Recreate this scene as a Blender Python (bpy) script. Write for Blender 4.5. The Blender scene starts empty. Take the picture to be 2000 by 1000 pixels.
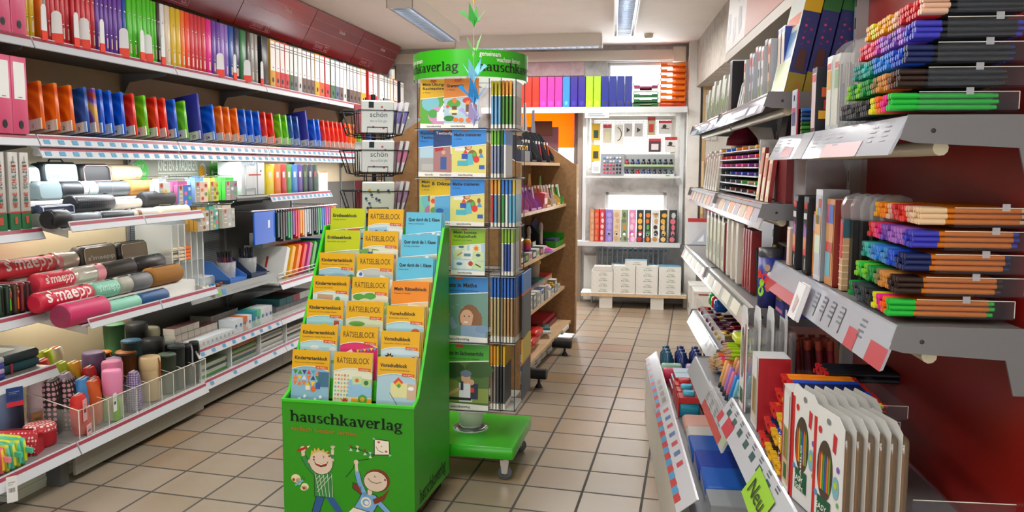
import bpy, math, random
from mathutils import Matrix, Vector
random.seed(7)
SC = bpy.context.scene; COL = SC.collection
PI = math.pi
# ------------------------------------------------------------------ camera, world, sun, big lights, exposure
def frame_axes(yaw, pitch, roll):
    cy, sy, cp, sp = math.cos(yaw), math.sin(yaw), math.cos(pitch), math.sin(pitch)
    f = Vector((-sy*cp, cy*cp, -sp)); r = Vector((cy, sy, 0)); u = r.cross(f)
    return r*math.cos(roll)+u*math.sin(roll), u*math.cos(roll)-r*math.sin(roll), f
cr, cu, cf = frame_axes(.220, .097, .005)
cam = bpy.data.cameras.new('camera'); cam.sensor_width = 36; cam.lens = 36*1600/2000; cam.shift_y = -18/2000
cam.clip_start = .05; cam.clip_end = 200
co = bpy.data.objects.new('camera', cam); COL.objects.link(co)
mw = Matrix.Identity(4)
for i in range(3): mw[i][0], mw[i][1], mw[i][2] = cr[i], cu[i], -cf[i]
mw[0][3], mw[1][3], mw[2][3] = 0, 0, 1.355
co.matrix_world = mw
SC.camera = co
wd = bpy.data.worlds.new('world'); SC.world = wd; wd.use_nodes = True
bgn = wd.node_tree.nodes['Background']; bgn.inputs[0].default_value = (.92, .96, 1, 1); bgn.inputs[1].default_value = 5.5
SC.view_settings.view_transform = 'Standard'; SC.view_settings.look = 'None'; SC.view_settings.gamma = 1
SC.view_settings.exposure = 0.15; SC.view_settings.use_curve_mapping = False
SC.cycles.use_denoising = True; SC.cycles.max_bounces = 8; SC.cycles.diffuse_bounces = 4; SC.cycles.glossy_bounces = 3
SC.cycles.transmission_bounces = 6; SC.cycles.transparent_max_bounces = 16; SC.cycles.caustics_reflective = False; SC.cycles.caustics_refractive = False
SC.cycles.sample_clamp_indirect = 6
def light(name, typ, loc, power, col=(1, 1, 1), size=(1, 1), d=None, ang=None):
    l = bpy.data.lights.new(name, typ); l.energy = power; l.color = col
    if typ == 'AREA': l.shape = 'RECTANGLE'; l.size, l.size_y = size
    if typ == 'SUN': l.angle = math.radians(.6)
    o = bpy.data.objects.new(name, l); COL.objects.link(o); o.location = loc
    if d: o.rotation_euler = Vector(d).to_track_quat('-Z', 'Y').to_euler()
    if ang is not None: o.rotation_euler = (0, 0, ang)
    return o
light('sun', 'SUN', (-6, 12, 6), 14, (1, .93, .82), d=(1.2, -.85, -1.5))
# daylight through the back windows
light('window_daylight', 'AREA', (-.6, 8.62, 1.62), 95, (.95, .98, 1), (1.0, 1.5), d=(.1, -1, .3))
light('door_daylight', 'AREA', (-1.7, 8.65, 1.1), 45, (.95, .98, 1), (.8, 1.5), d=(.1, -1, .3))
# added fill light behind the camera, tilted up to brighten the ceiling
light('ceiling_fill_light', 'AREA', (-.6, -3.3, .6), 150, (.96, .98, 1), (3.2, 1.0), d=(0, .5, 1))
# the tubes of the ceiling fittings over the aisles (the ones above the camera are out of the frame)
for i, (x, y, p) in enumerate(((-2.06, 6.3, 26), (-.53, 6.3, 32), (-1.0, 2.2, 24), (-.05, .9, 6), (-1.6, .2, 20), (-1.5, 4.1, 24), (-1.5, 7.4, 30))):
    light('ceiling_tube_light', 'AREA', (x, y, 2.44), p, (1, .98, .95), (.14, 1.4), ang=(1.62 if y > 7 else .0))
# ------------------------------------------------------------------ materials
def lin(h):
    h = h.lstrip('#'); v = [int(h[i:i+2], 16)/255 for i in (0, 2, 4)]
    return tuple(x/12.92 if x <= .04045 else ((x+.055)/1.055)**2.4 for x in v)
MATS = {}
def M(h, r=.5, metal=0., tr=0., alpha=1., emit=0., coat=0., noise=0.):
    k = (h, r, metal, tr, alpha, emit, coat, noise)
    if k in MATS: return MATS[k]
    m = bpy.data.materials.new('paint_'+h.strip('#')); m.use_nodes = True
    nt = m.node_tree; b = nt.nodes['Principled BSDF']; c = lin(h)+(1,)
    b.inputs['Base Color'].default_value = c; b.inputs['Roughness'].default_value = r; b.inputs['Metallic'].default_value = metal
    b.inputs['Transmission Weight'].default_value = tr; b.inputs['Alpha'].default_value = alpha
    b.inputs['Coat Weight'].default_value = coat
    if emit: b.inputs['Emission Color'].default_value = c; b.inputs['Emission Strength'].default_value = emit
    if noise:
        n = nt.nodes.new('ShaderNodeTexNoise'); n.inputs['Scale'].default_value = 14; n.inputs['Detail'].default_value = 5
        tc = nt.nodes.new('ShaderNodeTexCoord'); nt.links.new(tc.outputs['Object'], n.inputs['Vector'])
        mx = nt.nodes.new('ShaderNodeMix'); mx.data_type = 'RGBA'
        mx.inputs[6].default_value = tuple(x*(1-noise) for x in c[:3])+(1,); mx.inputs[7].default_value = tuple(min(1, x*(1+noise)) for x in c[:3])+(1,)
        nt.links.new(n.outputs['Fac'], mx.inputs[0]); nt.links.new(mx.outputs[2], b.inputs['Base Color'])
    MATS[k] = m; return m
def nodes_mat(name, fn, rough=.5):
    m = bpy.data.materials.new(name); m.use_nodes = True; nt = m.node_tree
    b = nt.nodes['Principled BSDF']; b.inputs['Roughness'].default_value = rough
    fn(nt, b); return m
def clear(h='#ffffff', a=.22, r=.12): return M(h, r, 0, 0, a)
# ------------------------------------------------------------------ mesh builder
TEXTS = {}
def text_geo(s, bold=0.):
    k = (s, bold)
    if k not in TEXTS:
        c = bpy.data.curves.new('lettering', 'FONT'); c.body = s; c.resolution_u = 2; c.offset = bold; c.size = 1
        o = bpy.data.objects.new('lettering', c); COL.objects.link(o)
        dg = bpy.context.evaluated_depsgraph_get(); dg.update()
        me = o.evaluated_get(dg).to_mesh()
        vs = [(v.co.x, v.co.y) for v in me.vertices]; fs = [tuple(p.vertices) for p in me.polygons]
        o.evaluated_get(dg).to_mesh_clear(); COL.objects.unlink(o); bpy.data.objects.remove(o); bpy.data.curves.remove(c)
        xs = [v[0] for v in vs] or [0, 1]
        TEXTS[k] = (vs, fs, min(xs), max(xs))
    return TEXTS[k]
class B:
    def __init__(s): s.v = []; s.f = []; s.mi = []; s.sm = []; s.mats = []; s.T = None
    def at(s, x=0, y=0, z=0, rz=0, rx=0, ry=0, sc=1):
        s.T = Matrix.Translation((x, y, z)) @ Matrix.Rotation(rz, 4, 'Z') @ Matrix.Rotation(rx, 4, 'X') @ Matrix.Rotation(ry, 4, 'Y') @ Matrix.Scale(sc, 4); return s
    def add(s, vs, fs, m, smooth=False):
        n = len(s.v)
        if m not in s.mats: s.mats.append(m)
        k = s.mats.index(m)
        if s.T is not None: vs = [s.T @ Vector(v) for v in vs]
        s.v += [tuple(v) for v in vs]
        for f in fs: s.f.append(tuple(i+n for i in f)); s.mi.append(k); s.sm.append(smooth)
        return s
    def box(s, x0, x1, y0, y1, z0, z1, m):
        vs = [(x, y, z) for z in (z0, z1) for y in (y0, y1) for x in (x0, x1)]
        return s.add(vs, [(0, 2, 3, 1), (4, 5, 7, 6), (0, 1, 5, 4), (2, 6, 7, 3), (0, 4, 6, 2), (1, 3, 7, 5)], m)
    def loft(s, rings, m, caps=True, smooth=True, close=False):
        n = len(rings[0]); vs = [p for r in rings for p in r]; fs = []
        k = len(rings)
        for i in range(k if close else k-1):
            a, b = i*n, ((i+1) % k)*n
            for j in range(n): fs.append((a+j, a+(j+1) % n, b+(j+1) % n, b+j))
        s.add(vs, fs, m, smooth)
        if caps and not close:
            s.add(list(rings[0]), [tuple(range(n))[::-1]], m); s.add(list(rings[-1]), [tuple(range(n))], m)
        return s
    def rbox(s, x0, x1, y0, y1, z0, z1, m, r=.01, ax='z', c=None, n=3):
        "box with four rounded edges along ax and softened ends"
        c = r*.6 if c is None else c
        A = {'z': (x0, x1, y0, y1, z0, z1), 'x': (y0, y1, z0, z1, x0, x1), 'y': (z0, z1, x0, x1, y0, y1)}[ax]
        a0, a1, b0, b1, h0, h1 = A
        def ring(h, i):
            pts = []; rr = max(r-i*.5, r*.3)
            for cx, cy, q in ((a1-r, b1-r, 0), (a0+r, b1-r, 1), (a0+r, b0+r, 2), (a1-r, b0+r, 3)):
                for t in range(n+1):
                    an = (q+t/n)*PI/2; pts.append((cx+(r-i)*math.cos(an), cy+(r-i)*math.sin(an), h))
            return pts
        R_ = [ring(h0, min(c, r*.95)), ring(h0+c, 0), ring(h1-c, 0), ring(h1, min(c, r*.95))]
        P = {'z': lambda p: p, 'x': lambda p: (p[2], p[0], p[1]), 'y': lambda p: (p[1], p[2], p[0])}[ax]
        return s.loft([[P(p) for p in q] for q in R_], m)
    def prism(s, pts, h0, h1, m, pl='xz'):
        "polygon extruded: pl 'xz' along y, 'yz' along x, 'xy' along z"
        P = {'xz': lambda a, b, h: (a, h, b), 'yz': lambda a, b, h: (h, a, b), 'xy': lambda a, b, h: (a, b, h)}[pl]
        n = len(pts); vs = [P(a, b, h0) for a, b in pts]+[P(a, b, h1) for a, b in pts]
        fs = [tuple(range(n))[::-1], tuple(range(n, 2*n))]+[(i, (i+1) % n, n+(i+1) % n, n+i) for i in range(n)]
        return s.add(vs, fs, m)
    def cyl(s, p0, p1, r0, m, r1=None, n=12, caps=True):
        p0, p1 = Vector(p0), Vector(p1); r1 = r0 if r1 is None else r1
        d = (p1-p0).normalized(); a = d.orthogonal().normalized(); b = d.cross(a)
        rg = [[tuple(p+(a*math.cos(2*PI*i/n)+b*math.sin(2*PI*i/n))*r) for i in range(n)] for p, r in ((p0, r0), (p1, r1))]
        return s.loft(rg, m, caps)
    def tube(s, pts, r, m, n=6):
        pts = [Vector(p) for p in pts]; rg = []; a = None
        for i, p in enumerate(pts):
            d = (pts[min(i+1, len(pts)-1)]-pts[max(i-1, 0)]).normalized()
            if a is None: a = d.orthogonal().normalized()
            a = (a-d*a.dot(d)).normalized(); b = d.cross(a)
            rg.append([tuple(p+(a*math.cos(2*PI*j/n)+b*math.sin(2*PI*j/n))*r) for j in range(n)])
        return s.loft(rg, m)
    def lathe(s, prof, m, n=20, o=(0, 0, 0), ax='z'):
        P = {'z': lambda r, t, h: (o[0]+r*math.cos(t), o[1]+r*math.sin(t), o[2]+h), 'y': lambda r, t, h: (o[0]+r*math.cos(t), o[1]+h, o[2]+r*math.sin(t)),
             'x': lambda r, t, h: (o[0]+h, o[1]+r*math.cos(t), o[2]+r*math.sin(t))}[ax]
        return s.loft([[P(r, 2*PI*i/n, h) for i in range(n)] for r, h in prof], m)
    def poly(s, pts, m): return s.add(pts, [tuple(range(len(pts)))], m)
    def flat(s, pts, o, ux, uz, m, e=0.):
        "2-D polygon pts laid on the plane through o with axes ux, uz, raised by e"
        o, ux, uz = Vector(o), Vector(ux), Vector(uz); nn = ux.cross(uz).normalized()*e
        return s.poly([tuple(o+ux*a+uz*b+nn) for a, b in pts], m)
    def text(s, t, o, ux, uz, h, m, al='l', bold=0., e=.0006, sx=1.):
        vs, fs, a, b = text_geo(t, bold); o, ux, uz = Vector(o), Vector(ux).normalized(), Vector(uz).normalized()
        nn = ux.cross(uz).normalized()*e; h = h/.7
        sh = {'l': -a, 'c': -(a+b)/2, 'r': -b}[al]
        return s.add([tuple(o+ux*((x+sh)*h*sx)+uz*(y*h)+nn) for x, y in vs], fs, m)
    def textw(s, t, o, ux, uz, h, w, m, al='l', bold=0., e=.0006):
        "lettering of cap height h squeezed to the width w"
        vs, fs, a, b = text_geo(t, bold); return s.text(t, o, ux, uz, h, m, al, bold, e, w/max(1e-6, (b-a)*h/.7))
    def obj(s, name, parent=None, loc=(0, 0, 0), rz=0., rx=0., ry=0.):
        me = bpy.data.meshes.new(name); me.from_pydata(s.v, [], s.f)
        for m in s.mats: me.materials.append(m)
        me.polygons.foreach_set('material_index', s.mi); me.polygons.foreach_set('use_smooth', s.sm); me.update()
        o = bpy.data.objects.new(name, me); COL.objects.link(o)
        o.location = loc; o.rotation_euler = (rx, ry, rz)
        if parent is not None: o.parent = parent
        return o
def circ(cx, cy, r, n=14, ry=None, a0=0., a1=2*PI):
    ry = r if ry is None else ry
    return [(cx+r*math.cos(a0+(a1-a0)*i/n), cy+ry*math.sin(a0+(a1-a0)*i/n)) for i in range(n+(0 if a1-a0 > 6.28 else 1))]
def tag(o, label, cat, group=None, kind=None):
    o['label'] = label; o['category'] = cat
    if group: o['group'] = group
    if kind: o['kind'] = kind
    return o
def struct(o): o['kind'] = 'structure'; return o
def thing(name, label, cat, loc=(0, 0, 0), rz=0., group=None, rx=0., ry=0.):
    o = bpy.data.objects.new(name, None); COL.objects.link(o); o.empty_display_size = .05
    o.location = loc; o.rotation_euler = (rx, ry, rz); return tag(o, label, cat, group)
def dup(src, loc, rz=0., label=None, rx=0., ry=0., sc=None):
    kids = [k for k in src.children]
    r = src.copy(); COL.objects.link(r); r.location = loc; r.rotation_euler = (rx, ry, rz)
    if sc: r.scale = sc
    if label: r['label'] = label
    for ch in kids:
        c = ch.copy(); COL.objects.link(c); c.parent = r
        for g in ch.children:
            d = g.copy(); COL.objects.link(d); d.parent = c
    return r
class Fr:
    "a frame on the floor plan: d to the right, s into the picture"
    def __init__(s, x, y, a): s.x, s.y, s.a = x, y, a; s.c, s.n = math.cos(a), math.sin(a)
    def w(s, d, t, z): return (s.x+d*s.c-t*s.n, s.y+d*s.n+t*s.c, z)
FL = Fr(-2.535, 2.91, .035)   # wall shelves with the folders
FR = Fr(-.103, 3.178, .11)    # pen shelves by the red panels
FW = Fr(-.65, 8.25, .06)      # back wall with the windows
FG = Fr(-.95, 6.5, -.0225)    # double-sided wooden shelf
FD = Fr(-.999, 3.263, .03)    # green display box
ORD = ['first', 'second', 'third', 'fourth', 'fifth', 'sixth', 'seventh', 'eighth', 'ninth', 'tenth', 'eleventh', 'twelfth', 'thirteenth', 'fourteenth', 'fifteenth', 'sixteenth', 'seventeenth', 'eighteenth', 'nineteenth', 'twentieth']
def nth(i):
    if i < 20: return ORD[i]
    n = i+1; return '%d%s' % (n, 'th' if 10 < n % 100 < 14 else {1: 'st', 2: 'nd', 3: 'rd'}.get(n % 10, 'th'))
COUNT = {}
def seq(key):
    COUNT[key] = COUNT.get(key, -1)+1; return nth(COUNT[key])
WHITE = M('#f2f2ee', .45); STEEL = M('#b9bcc0', .35, .6); CHROME = M('#d8d8d8', .2, 1.); BLACK = M('#141416', .45); GREY = M('#8b8d90', .5); DARK = M('#2a2a2c', .55)
# ------------------------------------------------------------------ materials with patterns
def mathn(nt, op, a, b=None, c=None):
    n = nt.nodes.new('ShaderNodeMath'); n.operation = op
    for i, v in enumerate((a, b, c)):
        if v is None: continue
        if isinstance(v, (int, float)): n.inputs[i].default_value = v
        else: nt.links.new(v, n.inputs[i])
    return n.outputs[0]
def ramp(nt, fac, stops, interp='LINEAR'):
    r = nt.nodes.new('ShaderNodeValToRGB'); r.color_ramp.interpolation = interp; e = r.color_ramp.elements
    while len(e) < len(stops): e.new(.5)
    for i, (p, h) in enumerate(stops): e[i].position = p; e[i].color = lin(h)+(1,)
    nt.links.new(fac, r.inputs[0]); return r.outputs[0]
def mixc(nt, fac, a, b):
    n = nt.nodes.new('ShaderNodeMix'); n.data_type = 'RGBA'
    for i, v in ((0, fac), (6, a), (7, b)):
        if hasattr(v, 'is_linked'): nt.links.new(v, n.inputs[i])
        else: n.inputs[i].default_value = v
    return n.outputs[2]
def tiles(nt, b):
    tc = nt.nodes.new('ShaderNodeTexCoord'); sp = nt.nodes.new('ShaderNodeSeparateXYZ'); nt.links.new(tc.outputs['Object'], sp.inputs[0])
    u = mathn(nt, 'DIVIDE', mathn(nt, 'ADD', sp.outputs[0], 5.932), .25)
    v = mathn(nt, 'DIVIDE', mathn(nt, 'ADD', mathn(nt, 'MULTIPLY_ADD', sp.outputs[0], .039, sp.outputs[1]), -3.328+.0363+4.84), .242)
    def edge(w, g): return mathn(nt, 'LESS_THAN', mathn(nt, 'ABSOLUTE', mathn(nt, 'SUBTRACT', mathn(nt, 'FRACT', mathn(nt, 'ADD', w, .5)), .5)), g)
    grout = mathn(nt, 'MAXIMUM', edge(u, .022), edge(v, .024))
    cb = nt.nodes.new('ShaderNodeCombineXYZ'); nt.links.new(mathn(nt, 'FLOOR', u), cb.inputs[0]); nt.links.new(mathn(nt, 'FLOOR', v), cb.inputs[1])
    wn = nt.nodes.new('ShaderNodeTexWhiteNoise'); wn.noise_dimensions = '3D'; nt.links.new(cb.outputs[0], wn.inputs['Vector'])
    tile = ramp(nt, wn.outputs['Value'], [(0, '#968672'), (.3, '#a09280'), (.6, '#938676'), (.8, '#a08668'), (.9, '#9a8a78'), (1, '#a07e6a')])
    n = nt.nodes.new('ShaderNodeTexNoise'); n.inputs['Scale'].default_value = 3.5; n.inputs['Detail'].default_value = 2; nt.links.new(tc.outputs['Object'], n.inputs['Vector'])
    tile = mixc(nt, mathn(nt, 'MULTIPLY', n.outputs['Fac'], .25), tile, lin('#85735a')+(1,))
    nt.links.new(mixc(nt, grout, tile, lin('#54514d')+(1,)), b.inputs['Base Color'])
    nt.links.new(mathn(nt, 'MULTIPLY_ADD', grout, .45, .27), b.inputs['Roughness'])
    nt.links.new(mathn(nt, 'MULTIPLY_ADD', grout, -.45, .5), b.inputs['Specular IOR Level'])
    bp = nt.nodes.new('ShaderNodeBump'); bp.inputs['Strength'].default_value = .25; bp.inputs['Distance'].default_value = .002
    nt.links.new(mathn(nt, 'SUBTRACT', 1, grout), bp.inputs['Height']); nt.links.new(bp.outputs[0], b.inputs['Normal'])
TILE = nodes_mat('floor_tiles', tiles)
def rough_plaster(h1, h2, h3, sc=6, st=.5, dist=.02):
    def fn(nt, b):
        tc = nt.nodes.new('ShaderNodeTexCoord')
        n = nt.nodes.new('ShaderNodeTexNoise'); n.inputs['Scale'].default_value = sc; n.inputs['Detail'].default_value = 8; n.inputs['Roughness'].default_value = .65; n.inputs['Distortion'].default_value = .6
        nt.links.new(tc.outputs['Object'], n.inputs['Vector'])
        nt.links.new(ramp(nt, n.outputs['Fac'], [(.25, h1), (.5, h2), (.75, h3)]), b.inputs['Base Color'])
        bp = nt.nodes.new('ShaderNodeBump'); bp.inputs['Strength'].default_value = st; bp.inputs['Distance'].default_value = dist
        nt.links.new(n.outputs['Fac'], bp.inputs['Height']); nt.links.new(bp.outputs[0], b.inputs['Normal'])
    return nodes_mat('plaster', fn, .8)
PLASTER = rough_plaster('#c9c6c0', '#d9d7d2', '#e2e0dc', 5, .25, .01)
BEAMP = rough_plaster('#8f877c', '#b3aca1', '#c6c0b6', 9, .9, .03)
OLDWOOD = rough_plaster('#8f8d8b', '#b0aeac', '#c4c3c1', 7, .5, .01)
CEIL = rough_plaster('#e8e5e0', '#edeae5', '#f0ede8', 3, .05, .005)
def wood(h1, h2, name='beech_board'):
    def fn(nt, b):
        tc = nt.nodes.new('ShaderNodeTexCoord'); mp = nt.nodes.new('ShaderNodeMapping'); mp.inputs['Scale'].default_value = (9, 1.2, 9)
        n = nt.nodes.new('ShaderNodeTexNoise'); n.inputs['Scale'].default_value = 4; n.inputs['Detail'].default_value = 6
        nt.links.new(tc.outputs['Object'], mp.inputs[0]); nt.links.new(mp.outputs[0], n.inputs['Vector'])
        nt.links.new(ramp(nt, n.outputs['Fac'], [(.3, h1), (.7, h2)]), b.inputs['Base Color'])
    return nodes_mat(name, fn, .45)
BEECH = wood('#c9a67d', '#dcc09a'); BROWN = wood('#8a6540', '#a07a50', 'brown_board')
def trans(h, t=.5, name='translucent_plastic', r=.3):
    def fn(nt, b):
        c = lin(h)+(1,); b.inputs['Base Color'].default_value = c
        tl = nt.nodes.new('ShaderNodeBsdfTranslucent'); tl.inputs[0].default_value = c
        mx = nt.nodes.new('ShaderNodeMixShader'); mx.inputs[0].default_value = t
        out = [n for n in nt.nodes if n.type == 'OUTPUT_MATERIAL'][0]
        nt.links.new(b.outputs[0], mx.inputs[1]); nt.links.new(tl.outputs[0], mx.inputs[2]); nt.links.new(mx.outputs[0], out.inputs[0])
    return nodes_mat(name, fn, r)
def swirl(h1, h2, h3):
    def fn(nt, b):
        tc = nt.nodes.new('ShaderNodeTexCoord'); mp = nt.nodes.new('ShaderNodeMapping'); mp.inputs['Location'].default_value = (.14, .02, -.03)
        w = nt.nodes.new('ShaderNodeTexWave'); w.wave_type = 'RINGS'; w.rings_direction = 'SPHERICAL'; w.inputs['Scale'].default_value = 3.2; w.inputs['Distortion'].default_value = 2.4; w.inputs['Detail'].default_value = 1.5; w.inputs['Detail Scale'].default_value = 1.2
        nt.links.new(tc.outputs['Object'], mp.inputs[0]); nt.links.new(mp.outputs[0], w.inputs['Vector'])
        nt.links.new(ramp(nt, w.outputs['Fac'], [(0, h1), (.5, h2), (1, h3)]), b.inputs['Base Color'])
    return nodes_mat('swirl_print', fn, .3)
def redwall(nt, b):
    tc = nt.nodes.new('ShaderNodeTexCoord'); n = nt.nodes.new('ShaderNodeTexNoise'); n.inputs['Scale'].default_value = 2.5; n.inputs['Detail'].default_value = 4
    nt.links.new(tc.outputs['Object'], n.inputs['Vector'])
    nt.links.new(ramp(nt, n.outputs['Fac'], [(.3, '#7d120d'), (.7, '#9a1a12')]), b.inputs['Base Color'])
REDP = nodes_mat('red_panel', redwall, .38)
# ------------------------------------------------------------------ room shell
struct(B().box(-5, 5, -4, 10, -.05, 0, TILE).obj('floor'))
struct(B().box(-5, 5, -4, 10, 2.55, 2.6, CEIL).obj('ceiling'))
def fobj(b, name, f, d=0, s=0, z=0, parent=None, rz=0): return b.obj(name, parent, f.w(d, s, z), f.a+rz)
struct(fobj(B().box(-.2, 0, -7.3, 6, 0, 2.55, M('#a08a6c', .8, noise=.08)), 'wall_left', FL, -.48))
struct(fobj(B().box(0, .2, -7.3, 5.3, 0, 2.55, PLASTER), 'wall_right', FR, 1.12))
struct(B().box(-5, 5, -3.7, -3.5, 0, 2.55, M('#b7aa98', .8)).obj('wall_front'))
wb = B(); X = [-3.2, -2.52, -2.40, -1.35, -.52, -.40, -.235, .37, .43, 1.4]; Z = [0, .62, 1.11, 1.33, 1.87, 1.97, 2.2, 2.27, 2.39, 2.55]
def hole(x, z):
    return (-.235 < x < .43 and 1.97 < z < 2.39) or (-.40 < x < .43 and 1.33 < z < 1.87) or (-.235 < x < .37 and .62 < z < 1.11) or (-1.35 < x < -.52 and z < 2.2) or (-2.52 < x < -2.40 and 1.33 < z < 2.39)
for i in range(len(X)-1):
    j = 0
    while j < len(Z)-1:
        if hole((X[i]+X[i+1])/2, (Z[j]+Z[j+1])/2): j += 1; continue
        k = j
        while k < len(Z)-1 and not hole((X[i]+X[i+1])/2, (Z[k]+Z[k+1])/2): k += 1
        wb.box(X[i], X[i+1], 0, .28, Z[j], Z[k], OLDWOOD); j = k
struct(fobj(wb, 'wall_back', FW))
struct(fobj(B().box(.546, .66, -.22, 0, 0, 2.55, PLASTER), 'trim_1', FW))          # white pier beside the windows
struct(fobj(B().box(.62, 1.119, 2.3, 4.85, 2.12, 2.55, BEAMP), 'trim_2', FR))        # rough plastered beam
struct(fobj(B().box(-2.4, .5, -.03, 0, 2.40, 2.50, M('#d9d2c4', .6)).box(.40, .52, -.08, -.0, 2.38, 2.52, M('#d8d0bd', .5)), 'trim_3', FW))
struct(fobj(B().box(-1.42, -.46, -.05, 0, 2.2, 2.26, M('#4a3436', .6)), 'trim_4', FW))
struct(fobj(B().box(-1.5, -.46, -.012, 0, 2.262, 2.40, rough_plaster('#a3878a', '#b79ea0', '#c4adb0', 12, .6, .01)), 'trim_5', FW))
def windowf(n, x0, x1, z0, z1, bar=None):
    m = M('#c9c9c6', .5); b = B(); w = .03
    b.box(x0, x0+w, .05, .11, z0, z1, m).box(x1-w, x1, .05, .11, z0, z1, m).box(x0, x1, .05, .11, z1-w, z1, m).box(x0, x1, .05, .11, z0, z0+w, m)
    if bar: b.box(x0, x1, .05, .11, bar, bar+w, m)
    o = struct(fobj(b, 'window_%d' % n, FW))
    struct(B().box(x0+w, x1-w, .075, .081, z0+w, z1-w, M('#ffffff', .02, 0, 0, .06)).obj('pane', o))
windowf(1, -.235, .43, 1.97, 2.39); windowf(2, -.40, .43, 1.33, 1.87); windowf(3, -.235, .37, .62, 1.11); windowf(4, -2.52, -2.40, 1.33, 2.39)
# door to the yard with posters on its pane
db = B(); m = M('#6b5f58', .6)
db.box(-1.35, -1.27, .04, .1, 0, 2.2, m).box(-.56, -.52, .04, .1, 0, 2.2, m).box(-1.27, -.56, .04, .1, 2.1, 2.2, m).box(-1.27, -.56, .04, .1, 0, .25, m)
dr = struct(fobj(db, 'door_1', FW)); struct(B().box(-1.27, -.56, .066, .072, .25, 2.1, M('#ffffff', .02, 0, 0, .06)).obj('pane', dr))
def poster(name, label, x0, x1, z0, z1, y, m):
    return tag(fobj(B().box(x0, x1, y, y+.003, z0, z1, m), name, FW), label, 'poster')
poster('poster', 'orange see-through sheet glowing at the top of the yard door', -1.30, -.56, 1.55, 2.0, .036, trans('#ff8a1a', .75, r=.4))
poster('poster', 'dark grey poster back filling the lower pane of the yard door', -1.16, -.715, .5, 1.54, .03, M('#5d646c', .7))
poster('poster', 'mauve poster back behind the brown card on the yard door', -1.10, -.715, 1.54, 1.76, .024, M('#70434c', .7))
poster('poster', 'small brown card stuck high on the yard door pane', -.98, -.78, 1.67, 1.82, .018, M('#5a2f18', .7))
struct(fobj(B().box(-.515, -.47, -.03, -.0, 0, 1.93, M('#8f7f74', .7, noise=.15)), 'trim_6', FW))
# ------------------------------------------------------------------ ceiling fittings
def luminaire(label, p, rz, n, w=.19, ln=1.55):
    t = thing('ceiling_light', label, 'lamp', p, rz, 'louvred ceiling lights'); h = .11; m = M('#e6e3de', .4)
    b = B().box(-w/2, w/2, 0, ln, -.02, 0, m).box(-w/2, -w/2+.008, 0, ln, -h, -.02, m).box(w/2-.008, w/2, 0, ln, -h, -.02, m).box(-w/2, w/2, 0, .008, -h, -.02, m).box(-w/2, w/2, ln-.008, ln, -h, -.02, m)
    b.obj('housing', t)
    lv = B(); al = M('#dfe4ea', .15, .9)
    for i in range(n): y = .03+(ln-.06)*i/(n-1); lv.box(-w/2+.03, w/2-.03, y-.002, y+.002, -h, -h+.045, al)
    lv.box(-w/2+.028, -w/2+.03, .02, ln-.02, -h, -h+.045, al).box(w/2-.03, w/2-.028, .02, ln-.02, -h, -h+.045, al)
    lv.obj('louvre', t)
    B().cyl((0, .04, -.045), (0, ln-.04, -.045), .013, M('#f2f6ff', .4, emit=6.)).obj('tube', t)
    return t
luminaire('louvred ceiling light over the folder shelves, nearest the red fascia', (-2.02, 5.45, 2.55), .075, 24)
luminaire('narrow louvred ceiling light over the open tiled aisle', (-.46, 5.42, 2.55), .10, 24, .17)
luminaire('white ceiling light running crosswise in front of the yard door', (-.86, 7.55, 2.55), PI/2+.05, 20, .17, 1.35)
tag(B().lathe([(.04, 0), (.04, -.02), (.03, -.035), (0, -.035)], M('#d9cdb4', .5), 16).obj('smoke_alarm', None, (-.45, 7.6, 2.55)), 'small cream smoke alarm on the ceiling near the back window', 'alarm')
# ------------------------------------------------------------------ wall shelving on the folder side
RAILR = M('#9c3a4c', .35); RAILW = M('#c9ced5', .35); RAILB = M('#4a9ac0', .5); SHM = M('#9a9a98', .4, .3); DKM = M('#4d4c4a', .5, .2)
def rail(b, y0, y1, d, z, h=.045, out=.022, tags=0, double=False):
    "slanted price rail along y with a dark red stripe"
    zz = z
    for k in range(2 if double else 1):
        b.prism([(d, zz), (d+.004, zz+.003), (d+out+.004, zz-h), (d+out, zz-h-.003)], y0+.004, y1-.004, RAILW, 'xz')
        q = out/h
        b.poly([(d+.0055+q*.004, y0+.006, zz-.002), (d+.0055+q*.004, y1-.006, zz-.002), (d+.0055+q*.016, y1-.006, zz-.015), (d+.0055+q*.016, y0+.006, zz-.015)], RAILR)
        for i in range(tags):
            a = y0+(y1-y0)*(i+.3)/tags
            b.poly([(d+.006+q*.019, a, zz-.018), (d+.006+q*.019, a+.035, zz-.018), (d+.006+q*.037, a+.035, zz-.036), (d+.006+q*.037, a, zz-.036)], RAILB)
        zz -= h+.004; d += .004
def shelf(t, y0, y1, z, d0, d1, mat=SHM, name='shelf', rl=True, tags=0, double=False, brackets=True, under=DKM):
    o = B().box(d0, d1, y0+.003, y1-.003, z-.012, z, mat).box(d0, d1-.004, y0+.003, y1-.003, z-.03, z-.012, under).obj(name, t)
    if rl: b = B(); rail(b, y0, y1, d1, z+.006, tags=tags, double=double); b.obj('price_rail', o)
    if brackets:
        b = B(); 
        b.prism([(d0, z-.03), (d1-.04, z-.03), (d1-.05, z-.045), (d0+.05, z-.075), (d0+.02, z-.13), (d0, z-.13)], y0+.004, y0+.009, M('#6e6f70', .45, .4), 'xz'); b.obj('bracket', o)
    return o
UN = ['nearest the camera, with pink binders', 'with bright folders and pencil cases', 'with the modelling clay board', 'with the rainbow folders', 'behind the napkin spinner', 'at the far end of the folder wall']
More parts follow.
